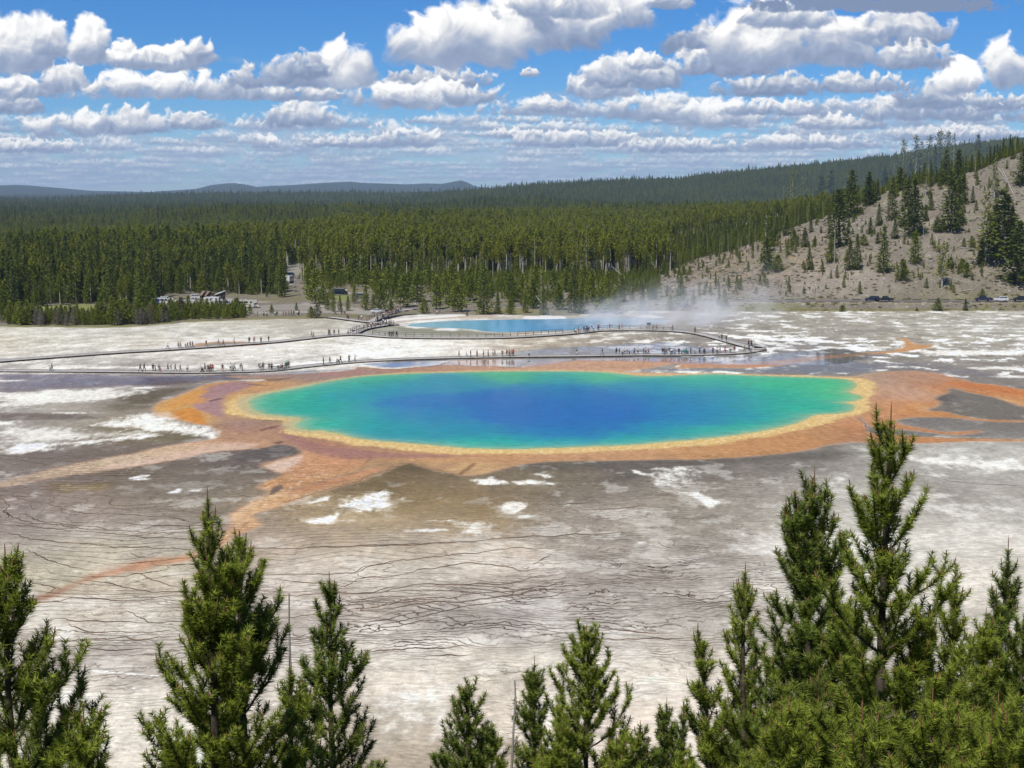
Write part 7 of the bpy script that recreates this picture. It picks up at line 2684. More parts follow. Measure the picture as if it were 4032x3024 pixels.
# rows: column, top, legs, pose, facing (r right, l left, b back to us, f to us), flags: s shorts, c child, w wide hat, t tan
FRONT_P = '''195 white grey walk l w|203 maroon grey walk l|550 black black stride r|566 black black walk r|601 black grey stand b|611 grey black lean l c|624 grey khaki walk r s|630 white pink stand f c|659 black grey walk r|671 grey white walk r|688 black black walk r|708 brown grey walk r s|736 white grey stand b|
786 white white stand b w|792 grey grey lean r c|806 grey black walk l|818 black brown stand b|824 pink black stand b|829 maroon grey stand f|836 red brown stand b|875 black pink stand b s|907 white black stand b|916 grey black walk r|922 pale grey walk r|946 grey white stand b|953 black black lean l|
1018 black white walk r s|1025 white grey stand b|1035 navy black stand b|1059 black grey stand b|1069 brown black stand b|1105 grey black sit b|1111 pink grey sit b|1124 black olive stand b|1130 teal black stand b|1136 brown black stand b|
1273 black black stand r|1299 black black walk l|1325 grey grey lean r c|1341 brown black walk l|1374 brown black photo b|1397 white grey photo r|
1807 brown khaki walk r|1837 white grey walk r c|1853 black grey stand r|1878 khaki brown stand r|1904 white khaki stand l s|1922 pale blue stand r|1941 white khaki walk r s|1949 brown grey walk l|1978 grey brown stand f w|1996 maroon black stand l|2006 pink brown stand f|2015 pink khaki walk l|2021 red brown stand f|
2271 black white walk r s|2371 brown khaki stride r s|2427 black black stand b|2439 grey grey stand r|2451 white black stand r c|2459 white black stand f|2469 grey grey stand b c|2478 white black photo l|2497 grey black walk r|2511 white black photo f|2534 black grey stand r|2542 pale black armsup b|2553 pink black walk r|
2609 black grey stand b|2615 black black stand r|2622 grey black stand b|2635 black white stand b|2641 white black stand l|2646 white black stand b w|2657 black black stand r c|2673 black black stand b|2691 teal white sit b|2697 teal grey sit b|2702 teal teal sit b|
2720 black black stand l|2735 white khaki walk r|2754 grey black photo b w|2772 grey black stand b|2777 pale khaki walk l w|2807 maroon black stand f|2824 white black stand f|2835 grey pink walk l|2854 red red walk r|2874 white grey stand b|2880 white khaki stand f|2891 maroon khaki stand b|
2931 grey khaki walk r|2951 purple navy stand b|2956 white grey stand f'''
REAR_P = '''661 white grey stride r|704 khaki grey stand b|713 khaki black walk l|732 grey grey stand f c|740 black black walk r|750 khaki grey stand b|760 black black walk l|813 brown khaki walk r|861 grey pink walk r|881 grey black walk l|923 white pink walk r|983 black black stand b|1002 pink grey stand f s|1029 black black photo b|1059 black grey photo b|
1229 pink brown walk l|1236 khaki brown walk r|1296 black black walk l|1300 brown black walk r|1317 black grey stand b|1335 black brown stand r|1371 white grey walk r|1534 black black stand b|1541 black black stand l|1546 black grey stand b|1551 black black stand r|1562 black black stand b|
2261 teal brown sit r|2267 white brown sit b|2277 grey brown stand r|2284 pale khaki stand b w|2299 navy blue stand b|2305 white blue stand l|2309 navy navy stand b|2313 white black stand f|2317 black navy stand b|2330 black white walk l w|2337 white grey stand r w|2356 red black stand b|2400 black khaki stand r|2409 grey khaki stand l w|
2437 pink grey stand b|2448 pink khaki stand r|2544 white grey stand r|2571 khaki grey lean b|2584 pink brown walk r|2640 white khaki stand b w|2646 black black stand r|2735 black black walk r|2830 white grey walk r|2841 brown black stand b|2858 black black photo r'''
NEARLOOP_P = '''2947 purple black stand b|2960 grey black walk l c|2966 white white stand f|2957 navy navy lean r'''


def parse_people(txt):
    o = []
    for r in txt.replace('\n', '').split('|'):
        w = r.split()
        o.append((float(w[0]), w[1], w[2], w[3], w[4], w[5:]))
    o.sort(key=lambda q: q[0])
    return o


def face_of(f):
    return {'r': 0.0, 'l': math.pi, 'b': math.pi / 2, 'f': -math.pi / 2}[f] + prs.randn() * 0.25


def put_people(rows, where, line, zones, h=0.45, off=(0.7, 2.1)):
    cnt = {}
    for (px, top, legs, pose, fc, fl) in rows:
        zn = next(n for lim, n in zones if px < lim)
        k = cnt.get(zn, 0)
        cnt[zn] = k + 1
        child = 'c' in fl
        who = 'child' if child else 'person'
        kind = 'white hat' if 'w' in fl else None
        lab = f'{who} in {top} top {POSE_WORDS[pose]}, {ordinal(k)} from left {zn}'
        y = edge_y(line, px) + off[0] + prs.rand() * (off[1] - off[0])
        H = (1.25 if child else 1.70 + prs.randn() * 0.07)
        person(px, y, h, H, top, legs, pose, face_of(fc), lab, 'visitors on the ' + where, shorts='s' in fl, hat='white' if 'w' in fl else None, tan=prs.rand() < 0.4, light=prs.rand() < 0.3)


put_people(parse_people(FRONT_P), 'front boardwalk', FRONT, h=0.30, off=(0.7, 2.6), zones=[
    (300, 'in the lone pair on the front boardwalk'), (980, 'left of the front benches'), (1200, 'in the group by the benches'), (1500, 'in the group right of the benches'),
    (2100, 'of the walkers mirrored mid front boardwalk'), (2400, 'of the two lone front boardwalk walkers'), (2580, 'left of the teal group'), (2710, 'in the crowd up to the teal group'), (9999, 'right of the teal group')])
put_people(parse_people(REAR_P), 'rear boardwalk', REAR, h=0.40, off=(0.7, 2.4), zones=[
    (1120, 'on the rear boardwalk at left'), (1400, 'just left of the boardwalk junction'), (1700, 'in the railing start group'), (2350, 'in the knot at the railing end'),
    (2700, 'along the railing by the steam'), (9999, 'on the sloping rear boardwalk')])
cnt_ = 0
for (px, top, legs, pose, fc, fl) in parse_people(NEARLOOP_P):
    person(px, edge_y(REAR, 2955) + 5 + prs.rand() * 2, 0.45, 1.25 if 'c' in fl else 1.72, top, legs, pose, face_of(fc), f'person in {top} top {POSE_WORDS[pose]}, {ordinal(cnt_)} from left at the rounded boardwalk end', 'visitors on the rear boardwalk')
    cnt_ += 1
boardwalk('rounded right end where the front and rear boardwalks meet', np.array([[x_, y_, 0] for x_, y_ in resample(wpts('P 2968,1381 2966,1368 2990,1371 3010,1377'), 1.2)[0]]), 3.2, side=-1)

OTHER = [  # photo column, foot row, height of the floor, zone words, group
    (1533, 1286, 0.5, 'on the railing platform'), (1541, 1287, 0.5, 'on the railing platform'), (1524, 1284, 0.5, 'on the railing platform'), (1511, 1283, 0.5, 'on the railing platform'),
    (1448, 1300, 0.5, 'on the curved linking walk'), (1463, 1297, 0.5, 'on the curved linking walk'), (1474, 1295, 0.5, 'on the curved linking walk'),
    (1481, 1272, 0.5, 'on the meadow boardwalk'), (1488, 1273, 0.5, 'on the meadow boardwalk'), (1414, 1266, 0.5, 'on the meadow boardwalk'), (1426, 1267, 0.5, 'on the meadow boardwalk'), (1369, 1261, 0.5, 'on the meadow boardwalk'), (1374, 1263, .5, 'on the meadow boardwalk'),
    (1322, 1240, 0.0, 'on the meadow path'), (1348, 1238, 0, 'on the meadow path'), (1360, 1239, 0, 'on the meadow path'),
    (1722, 1240, 0, 'on the turquoise pool path'), (1731, 1240, 0, 'on the turquoise pool path'), (1710, 1241, 0, 'on the turquoise pool path'), (1895, 1240, 0, 'on the turquoise pool path'),
    (3319, 1180, 2.0, 'by the hill road'),
]
for i in range(19):
    OTHER.append((1504 + i * 4.3 + prs.randn() * 1.5, 1262 - i * 1.05, 0.55 + 0.05 * i, 'on the crowded ramp'))
for px_ in (1018, 1042, 1052, 1055, 1087, 1094, 1118, 1128, 1140, 1148, 1152, 1160, 1176, 1180):
    OTHER.append((px_, 1247 - (px_ - 1018) * 0.03, 0.0, 'before the car park'))
zc_ = {}
for (px, py, h_, zn) in sorted(OTHER):
    k = zc_.get(zn, 0)
    zc_[zn] = k + 1
    top = ['black', 'white', 'pink', 'navy', 'maroon', 'grey', 'white', 'khaki', 'red', 'black'][prs.randint(10)]
    legs = ['black', 'grey', 'khaki', 'navy'][prs.randint(4)]
    pose = ['stand', 'walk', 'stand', 'walk', 'stride'][prs.randint(5)]
    x, y, z = hit(px, py)
    y = min(y, 520)
    person(px, y, (2.0 if h_ == 2.0 else float(ground_h(np.array([x]), np.array([y]))[0]) + h_), 1.70, top, legs, pose, face_of('rlbf'[prs.randint(4)]), f'person in {top} top {POSE_WORDS[pose]}, {ordinal(k)} from left {zn}', 'visitors on the far paths')

# ------------------------------------------------------------------ benches, stroller, signs


def bench(px, line, off, label):
    y = edge_y(line, px) + off
    a, b, c = unproj(px, 1420)
    t = empty('bench', (y * a / b, y, 0.30), label=label, category='bench', group='benches on the front boardwalk')
    link_obj('seat', mesh_np('seat', *box_arrays((0, 0, 0.44), 0.95, 0.24, 0.035), False), [M_RAIL], t)
    link_obj('backrest', mesh_np('backrest', *join([box_arrays((0, 0.26, 0.72), 0.95, 0.025, 0.10), box_arrays((-0.7, 0.27, 0.6), 0.04, 0.03, 0.26), box_arrays((0.7, 0.27, 0.6), 0.04, 0.03, 0.26)]), False), [M_RAIL], t)
    for sx in (-0.75, 0.75):
        link_obj('leg', mesh_np('leg', *box_arrays((sx, 0, 0.20), 0.05, 0.20, 0.20), False), [M_BEAM], t)


bench(1081, FRONT, 1.5, 'dark wooden bench on the front boardwalk, left one of the two near the seated pair')
bench(1107, FRONT, 1.5, 'dark wooden bench with a seated pair, right one of the two')
bench(2696, FRONT, 1.6, 'pale bench on the front boardwalk under the people in teal')


def stroller(px, line, label):
    y = edge_y(line, px) + 1.2
    a, b, c = unproj(px, 1420)
    t = empty('stroller', (y * a / b, y, 0.30), 0.2, label=label, category='stroller', group='strollers')
    V, F = tubes([(np.array([[-0.35, -0.22, 0.2], [0.1, -0.22, 0.55], [0.5, -0.22, 1.0]]), np.array([0.02] * 3)), (np.array([[-0.35, 0.22, 0.2], [0.1, 0.22, 0.55], [0.5, 0.22, 1.0]]), np.array([0.02] * 3)),
                  (np.array([[0.5, -0.22, 1.0], [0.5, 0.22, 1.0]]), np.array([0.02] * 2)), (np.array([[0.35, -0.22, 0.15], [0.1, -0.22, 0.55]]), np.array([0.02] * 2)), (np.array([[0.35, 0.22, 0.15], [0.1, 0.22, 0.55]]), np.array([0.02] * 2))], 5)
    link_obj('frame', mesh_np('frame', V, F), [M_SHOE], t)
    bmh = bmesh.new()
    bmesh.ops.create_uvsphere(bmh, u_segments=12, v_segments=8, radius=0.30, matrix=Matrix.Translation((0.0, 0, 0.62)))
    bmesh.ops.delete(bmh, geom=[v for v in bmh.verts if v.co.x < -0.12 and v.co.z > 0.62], context='VERTS')
    m = bpy.data.meshes.new('canopy')
    bmh.to_mesh(m)
    bmh.free()
    link_obj('canopy', m, [CLOTH['black']], t)
    for sx, sy in ((-0.35, -0.24), (-0.35, 0.24), (0.35, -0.24), (0.35, 0.24)):
        a_ = np.linspace(0, 2 * math.pi, 13)
        V, F = tubes([(np.stack([sx + 0.12 * np.cos(a_), a_ * 0 + sy, 0.13 + 0.12 * np.sin(a_)], 1), np.full(13, 0.022))], 5)
        link_obj('wheel', mesh_np('wheel', V, F), [M_SHOE], t)


stroller(1330, FRONT, 'dark stroller among the walkers right of the benches')
stroller(794, FRONT, 'dark stroller below the tall person in white on the front boardwalk')
for (px, line, off, label) in ((2554, REAR, 2.2, 'dark information sign on a post behind the rear railing by the steam'), (1391, REAR, 0.6, 'slanted information panel at the boardwalk junction'),
                               (2083, FRONT, 0.2, 'small dark post sign on the near edge of the front boardwalk'), (2451, FRONT, 0.2, 'short post sign below the line of visitors on the front boardwalk')):
    y = edge_y(line, px) + off
    a, b, c = unproj(px, 1350)
    tall = px > 2500
    t = empty('information_sign', (y * a / b, y, 0.30), label=label, category='sign', group='small signs along the boardwalks')
    hh_ = 1.7 if tall else (1.1 if px < 1500 else 0.55)
    for sx in (-0.2, 0.2):
        link_obj('post', mesh_np('post', *box_arrays((sx * (1 if px < 1500 or tall else 0.3), 0, hh_ / 2), 0.04, 0.04, hh_ / 2), False), [M_BEAM], t)
    V, F = box_arrays((0, 0, 0), 0.55 if tall or px < 1500 else 0.3, 0.03, 0.30 if tall else 0.14)
    o = link_obj('panel', mesh_np('panel', V, F, False), [M_BEAM], t)
    o.location = (0, -0.06, hh_ + 0.05)
    o.rotation_euler = (0.0 if tall else -0.7, 0, 0)


# ------------------------------------------------------------------ vehicles
M_GLASS = plain_mat('dark_car_glass', (0.02, 0.025, 0.03), 0.08, (0.03, 0.035, 0.04), spec=0.6)
M_TYRE = plain_mat('tyre_rubber', (0.02, 0.02, 0.02), 0.9)
M_RIM = plain_mat('wheel_rims', (0.45, 0.45, 0.46), 0.35, metal=0.6)
M_LAMP = plain_mat('lamp_lens', (0.75, 0.74, 0.70), 0.15)
M_TAIL = plain_mat('tail_lamp', (0.30, 0.01, 0.01), 0.2)
PAINT = {k: plain_mat(k + '_paint', c, 0.25, tuple(x * 0.95 for x in c), spec=0.6) for k, c in dict(white_car=(0.62, 0.62, 0.61), black_car=(0.012, 0.013, 0.016), navy_car=(0.012, 0.018, 0.05), grey_car=(0.12, 0.125, 0.13), silver_car=(0.42, 0.43, 0.44), cream_rv=(0.55, 0.51, 0.42),
         dark_green_car=(0.02, 0.035, 0.03), red_car=(0.25, 0.02, 0.02), brown_stripe=(0.20, 0.13, 0.09), blue_stripe=(0.10, 0.14, 0.22)).items()}


def prof(profile, y0, y1, top_in=0.0, ztop=None):
    """side profile (x,z) extruded across y0..y1; points higher than the belt lean inwards"""
    p = np.array(profile, float)
    n = len(p)
    belt = p[:, 1].min() + 0.55 * (p[:, 1].max() - p[:, 1].min())
    f = np.clip((p[:, 1] - belt) / max(p[:, 1].max() - belt, 1e-6), 0, 1) * top_in
    bmh = bmesh.new()
    A_ = [bmh.verts.new((p[i, 0], y0 + f[i], p[i, 1])) for i in range(n)]
    B_ = [bmh.verts.new((p[i, 0], y1 - f[i], p[i, 1])) for i in range(n)]
    bmh.faces.new(A_)
    bmh.faces.new(B_[::-1])
    for i in range(n):
        j = (i + 1) % n
        bmh.faces.new((A_[j], A_[i], B_[i], B_[j]))
    bmesh.ops.recalc_face_normals(bmh, faces=bmh.faces[:])
    bmesh.ops.bevel(bmh, geom=[e for e in bmh.edges if abs(e.verts[0].co.y - e.verts[1].co.y) < 0.05], offset=0.05, segments=2, affect='EDGES')
    me = bpy.data.meshes.new('body')
    bmh.to_mesh(me)
    bmh.free()
    return me


def quad_mesh(name, pts_):
    me = bpy.data.meshes.new(name)
    me.from_pydata([tuple(p) for p in pts_], [], [tuple(range(len(pts_)))])
    return me


_wheel = {}


def wheel_meshes(r, w):
    if (r, w) not in _wheel:
        bmh = bmesh.new()
        bmesh.ops.create_cone(bmh, cap_ends=True, segments=20, radius1=r, radius2=r, depth=w, matrix=Matrix.Rotation(R(90), 4, 'X'))
        bmesh.ops.bevel(bmh, geom=[e for e in bmh.edges if abs(e.verts[0].co.y - e.verts[1].co.y) < 1e-4], offset=0.03, segments=2, affect='EDGES')
        m = bpy.data.meshes.new('wheel')
        bmh.to_mesh(m)
        bmh.free()
        m.materials.append(M_TYRE)
        bmh = bmesh.new()
        bmesh.ops.create_cone(bmh, cap_ends=True, segments=14, radius1=r * 0.6, radius2=r * 0.6, depth=w + 0.02, matrix=Matrix.Rotation(R(90), 4, 'X'))
        m2 = bpy.data.meshes.new('rim')
        bmh.to_mesh(m2)
        bmh.free()
        m2.materials.append(M_RIM)
        _wheel[(r, w)] = (m, m2)
    return _wheel[(r, w)]


SHAPES = {
    # body outline, windows [(x0,z0,x1,z1,x2,z2,x3,z3)...], width, wheel x, wheel r, length
    'suv': dict(body=[(-2.35, .35), (-2.4, .9), (-2.3, 1.15), (-2.15, 1.72), (0.35, 1.76), (1.05, 1.18), (2.2, 1.05), (2.38, .8), (2.35, .35)], glass=[[(-2.05, 1.2), (-1.98, 1.62), (-1.1, 1.66), (-1.1, 1.2)], [(-1.0, 1.2), (-1.0, 1.66), (-.25, 1.67), (-.2, 1.2)], [(-.1, 1.2), (-.15, 1.67), (.3, 1.66), (.85, 1.2)]],
                w=1.9, wx=(-1.45, 1.5), r=.36, wind=(1.02, 1.22, .42, 1.70), back=(-2.32, 1.2, -2.2, 1.62)),
    'sedan': dict(body=[(-2.25, .32), (-2.3, .85), (-2.2, 1.0), (-1.5, 1.08), (-.95, 1.42), (.35, 1.45), (1.1, 1.02), (2.1, .90), (2.3, .7), (2.25, .32)], glass=[[(-1.35, 1.06), (-.92, 1.36), (-.35, 1.38), (-.35, 1.04)], [(-.27, 1.04), (-.27, 1.38), (.32, 1.38), (.9, 1.03)]],
                  w=1.8, wx=(-1.35, 1.4), r=.32, wind=(1.05, 1.05, .42, 1.41), back=(-1.52, 1.10, -1.02, 1.39)),
    'pickup': dict(body=[(-2.9, .45), (-2.92, 1.2), (-.75, 1.22), (-.6, 1.85), (.7, 1.88), (1.35, 1.28), (2.6, 1.18), (2.8, .9), (2.78, .45)], glass=[[(-.5, 1.3), (-.42, 1.75), (.08, 1.76), (.08, 1.3)], [(.18, 1.3), (.18, 1.76), (.62, 1.76), (1.1, 1.3)]],
                   w=2.0, wx=(-1.85, 1.85), r=.40, wind=(1.32, 1.32, .78, 1.80), back=(-.76, 1.3, -.64, 1.78)),
    'van': dict(body=[(-2.9, .35), (-2.95, 1.9), (-2.8, 2.25), (1.5, 2.3), (2.3, 1.35), (2.9, 1.15), (2.95, .5), (2.9, .35)], glass=[[(-2.5, 1.35), (-2.5, 1.95), (-.9, 1.97), (-.9, 1.35)], [(-.7, 1.35), (-.7, 1.97), (.5, 1.98), (.5, 1.35)], [(.75, 1.35), (.75, 1.98), (1.45, 1.98), (1.95, 1.35)]],
                w=2.0, wx=(-1.8, 2.0), r=.36, wind=(2.28, 1.40, 1.58, 2.22), back=(-2.93, 1.35, -2.88, 1.95)),
}


def vehicle(kind, paint, x, y, z, rz, label, group='vehicles parked around the basin', load=None):
    S_ = SHAPES[kind]
    w = S_['w'] / 2
    t = empty('parked_car' if kind != 'van' else 'parked_van', (x, y, z), rz, label=label, category='van' if kind == 'van' else ('pickup truck' if kind == 'pickup' else 'car'), group=group)
    link_obj('body', prof(S_['body'], -w, w, 0.18), [PAINT[paint]], t)
    hb = max(p[1] for p in S_['body'])
    lo = min(p[1] for p in S_['body'])
    belt = lo + 0.55 * (hb - lo)
    for g in S_['glass']:
        for sg in (-1, 1):
            pp = []
            for gx, gz in g:
                f = min(max((gz - belt) / (hb - belt), 0), 1) * 0.18
                pp.append((gx, sg * (w - f + 0.012), gz))
            if sg > 0:
                pp = pp[::-1]
            link_obj('window', quad_mesh('window', pp), [M_GLASS], t)
    for nm, (x0, z0, x1, z1), sgn in (('windscreen', S_['wind'], 1), ('rear_window', S_['back'], -1)):
        d = 0.02 * sgn
        link_obj(nm, quad_mesh(nm, [(x0 + d, -w + .2, z0), (x0 + d, w - .2, z0), (x1 + d, w - .28, z1), (x1 + d, -w + .28, z1)]), [M_GLASS], t)
    wm, rm = wheel_meshes(S_['r'], 0.24)
    for wx in S_['wx']:
        for sg in (-1, 1):
            o = link_obj('wheel', wm, [], t)
            o.location = (wx, sg * (w - 0.10), S_['r'])
            link_obj('rim', rm, [], o)
    xf = max(p[0] for p in S_['body'])
    xb = min(p[0] for p in S_['body'])
    for sg in (-1, 1):
        for nm, xx, mt in (('headlight', xf - 0.05, M_LAMP), ('tail_light', xb + 0.06, M_TAIL)):
            o = link_obj(nm, mesh_np(nm, *box_arrays((0, 0, 0), 0.05, 0.16, 0.08), False), [mt], t)
            o.location = (xx, sg * (w - 0.25), 0.78 if kind in ('suv', 'sedan') else 0.92)
    if load:
        o = link_obj('roof_load', prof([(-.6, 0), (-.62, .25), (-.45, .42), (.4, .42), (.6, .2), (.6, 0)], -.45, .45), [PAINT['white_car']], t)
        o.location = (load, 0, hb - 0.02)
    return t


def motorhome(x, y, z, rz, L, paint, stripe, label, cab=True, h=2.75):
    t = empty('motorhome', (x, y, z), rz, label=label, category='motorhome', group='motorhomes in the car park')
    w = 1.2
    l2 = L / 2
    if cab:
        body = [(-l2, .55), (-l2, h - .1), (-l2 + .1, h), (l2 - .9, h), (l2 - .55, h - .25), (l2 - .55, h - .9), (l2 - 1.6, h - 1.15), (l2 - 1.6, .55)]
        link_obj('cab', prof([(l2 - 1.65, .45), (l2 - 1.65, 1.9), (l2 - .95, 1.92), (l2 - .45, 1.25), (l2 + .15, 1.1), (l2 + .2, .45)], -.95, .95, .08), [PAINT[paint]], t)
        link_obj('windscreen', quad_mesh('windscreen', [(l2 - .42, -.8, 1.3), (l2 - .42, .8, 1.3), (l2 - .88, .75, 1.85), (l2 - .88, -.75, 1.85)]), [M_GLASS], t)
        for sg in (-1, 1):
            link_obj('cab_window', quad_mesh('cab_window', [(l2 - 1.45, sg * .965, 1.25), (l2 - .7, sg * .965, 1.25), (l2 - .95, sg * .93, 1.78), (l2 - 1.45, sg * .93, 1.8)][::sg]), [M_GLASS], t)
    else:
        body = [(-l2, .5), (-l2, h - .1), (-l2 + .1, h), (l2 - .2, h), (l2, h - .3), (l2 + .1, 1.3), (l2 + .05, .5)]
        link_obj('windscreen', quad_mesh('windscreen', [(l2 + .125, -1.0, 1.45), (l2 + .125, 1.0, 1.45), (l2 + .035, 1.0, 2.5), (l2 + .035, -1.0, 2.5)]), [M_GLASS], t)
    link_obj('body', prof(body, -w, w), [PAINT[paint]], t)
    for sg in (-1, 1):
        for k, (a, b) in enumerate(((-.38, -.26), (-.12, .02), (.12, .2))):
            link_obj('window', quad_mesh('window', [(a * L, sg * (w + .012), 1.7), (b * L, sg * (w + .012), 1.7), (b * L, sg * (w + .012), 2.35), (a * L, sg * (w + .012), 2.35)][::sg]), [M_GLASS], t)
        link_obj('stripe', quad_mesh('stripe', [(-l2 + .1, sg * (w + .009), .75), (-l2 + L * .3, sg * (w + .009), .8), (-l2 + L * .62, sg * (w + .009), 1.45), (-l2 + L * .42, sg * (w + .009), 1.42), (-l2 + .1, sg * (w + .009), 1.1)][::sg]), [PAINT[stripe]], t)
        link_obj('door', quad_mesh('door', [(.24 * L, sg * (w + .010), .65), (.31 * L, sg * (w + .010), .65), (.31 * L, sg * (w + .010), 2.4), (.24 * L, sg * (w + .010), 2.4)][::sg]), [PAINT['silver_car']], t)
    link_obj('roof_vent', mesh_np('roof_vent', *join([box_arrays((-.5, 0, h + .12), .45, .35, .13), box_arrays((-l2 * .6, .2, h + .06), .3, .25, .07)]), False), [PAINT['silver_car']], t)
    wm, rm = wheel_meshes(.42, .28)
    for wx in (-l2 * .45, l2 - (1.0 if cab else 1.5)):
        for sg in (-1, 1):
            o = link_obj('wheel', wm, [], t)
            o.location = (wx, sg * (.95 if cab and wx > 0 else 1.0) * (1.0 if cab else 1.08), .42)
            link_obj('rim', rm, [], o)
    return t


RX = lambda px, py, yy: yy * unproj(px, py)[0] / unproj(px, py)[1]
G_ROAD = 'vehicles on the hill road'
for (kd, pt, px, yy, rz, lab, ld) in [
        ('suv', 'navy_car', 3434, 506.5, math.pi, 'dark blue car on the hill road, rear one of the overlapping pair', None),
        ('pickup', 'black_car', 3484, 504.6, 0, 'long black pickup on the hill road right behind the dark blue car', None),
        ('pickup', 'navy_car', 3872, 506.0, math.pi, 'navy pickup with a white load on the roof, ahead of the white car', 0.0),
        ('suv', 'white_car', 3940, 504.8, math.pi, 'white estate car on the hill road between two dark pickups', None),
        ('pickup', 'black_car', 4022, 505.2, math.pi, 'black pickup with a white load at the right edge of the hill road', 0.0)]:
    vehicle(kd, pt, RX(px, 1185, yy), yy, 2.004, rz, lab, G_ROAD, ld)


def v_at(px, py):
    x, y, z = hit(px, py)
    return x, y, z


for (kd, pt, px, py, rz, lab) in [
        ('van', 'white_car', 640, 1198, 0.2, 'white van at the left end of the car park row'), ('suv', 'white_car', 657, 1186, 0.3, 'white car behind the left end of the car park row'), ('pickup', 'white_car', 700, 1201, 0.1, 'white pickup left of the cream motorhome'),
        ('suv', 'black_car', 709, 1208, 0.2, 'black car just below the white pickup in the car park'), ('sedan', 'black_car', 722, 1190, 0.1, 'black car behind the white pickup'), ('suv', 'silver_car', 717, 1229, 1.2, 'silver car at the front of the car park, left of the blue one'),
        ('sedan', 'navy_car', 752, 1230, 0.9, 'dark blue car at the front of the car park'), ('suv', 'white_car', 771, 1230, 1.1, 'white car at the front of the car park, right of the blue one'), ('sedan', 'white_car', 651, 1213, 0.2, 'white car seen through the trees below the white van'),
        ('sedan', 'grey_car', 908, 1224, 0.3, 'grey car under the bushes right of the grey motorhome'), ('suv', 'white_car', 575, 1200, 0.4, 'white car almost hidden in the trees at the left of the car park'), ('suv', 'white_car', 776, 1178, 0.2, 'white car parked by the brown gabled hut'),
        ('suv', 'black_car', 452, 1162, 0.3, 'black and white car below the lone motorhome in the forest'), ('van', 'black_car', 1338, 1162, 0.1, 'large dark van parked alone by the small meadow'), ('suv', 'grey_car', 1424, 1174, 0.1, 'grey car among the young pines right of the dark van'),
        ('sedan', 'white_car', 1486, 1233, 0.2, 'white car behind the pines near the crowded ramp'), ('suv', 'white_car', 1146, 1087, 1.4, 'white car climbing the upper road'), ('suv', 'dark_green_car', 1122, 1083, 0.9, 'dark car at the roadside of the upper road'), ('pickup', 'black_car', 1033, 1073, 0.2, 'black pickup below the white topped bus in the forest gap')]:
    x, y, z = v_at(px, py)
    vehicle(kd, pt, x, y, z + 0.01, rz, lab)
for (px, py, rz, L, pt, st, lab, cab) in [
        (737, 1212, math.pi + .1, 7.0, 'white_car', 'silver_car', 'white motorhome with an overcab at the left of the cream one', True), (785, 1217, math.pi + .08, 9.0, 'cream_rv', 'brown_stripe', 'long cream motorhome with brown swirls in the car park', False),
        (866, 1212, math.pi + .1, 8.0, 'white_car', 'blue_stripe', 'white and blue grey motorhome with an overcab in front of the dark hut', True), (976, 1213, .05, 7.6, 'cream_rv', 'brown_stripe', 'cream motorhome parked alone at the right end of the car park', True),
        (465, 1156, .5, 6.5, 'white_car', 'silver_car', 'white motorhome alone in the forest at left', True), (1138, 1111, 1.45, 7.0, 'white_car', 'silver_car', 'white motorhome seen from behind on the upper road', False), (1031, 1064, .15, 8.0, 'white_car', 'silver_car', 'white topped bus in the forest gap left of the upper road', False),
        (832, 1200, math.pi, 6.0, 'white_car', 'silver_car', 'white motorhome roof behind the cream one', True)]:
    x, y, z = v_at(px, py)
    motorhome(x, y, z + 0.01, rz, L, pt, st, lab, cab)

# ------------------------------------------------------------------ huts
M_HUT = plain_mat('brown_board_wall', (0.16, 0.10, 0.08), 0.9, (0.11, 0.07, 0.055), 2.0)
M_HUT2 = plain_mat('dark_board_wall', (0.055, 0.045, 0.04), 0.9)
M_ROOFB = plain_mat('brown_shingle_roof', (0.26, 0.19, 0.15), 0.9, (0.20, 0.145, 0.115), 3.0)
M_ROOFP = plain_mat('pale_metal_roof', (0.42, 0.42, 0.38), 0.6, (0.34, 0.34, 0.31), 1.0)


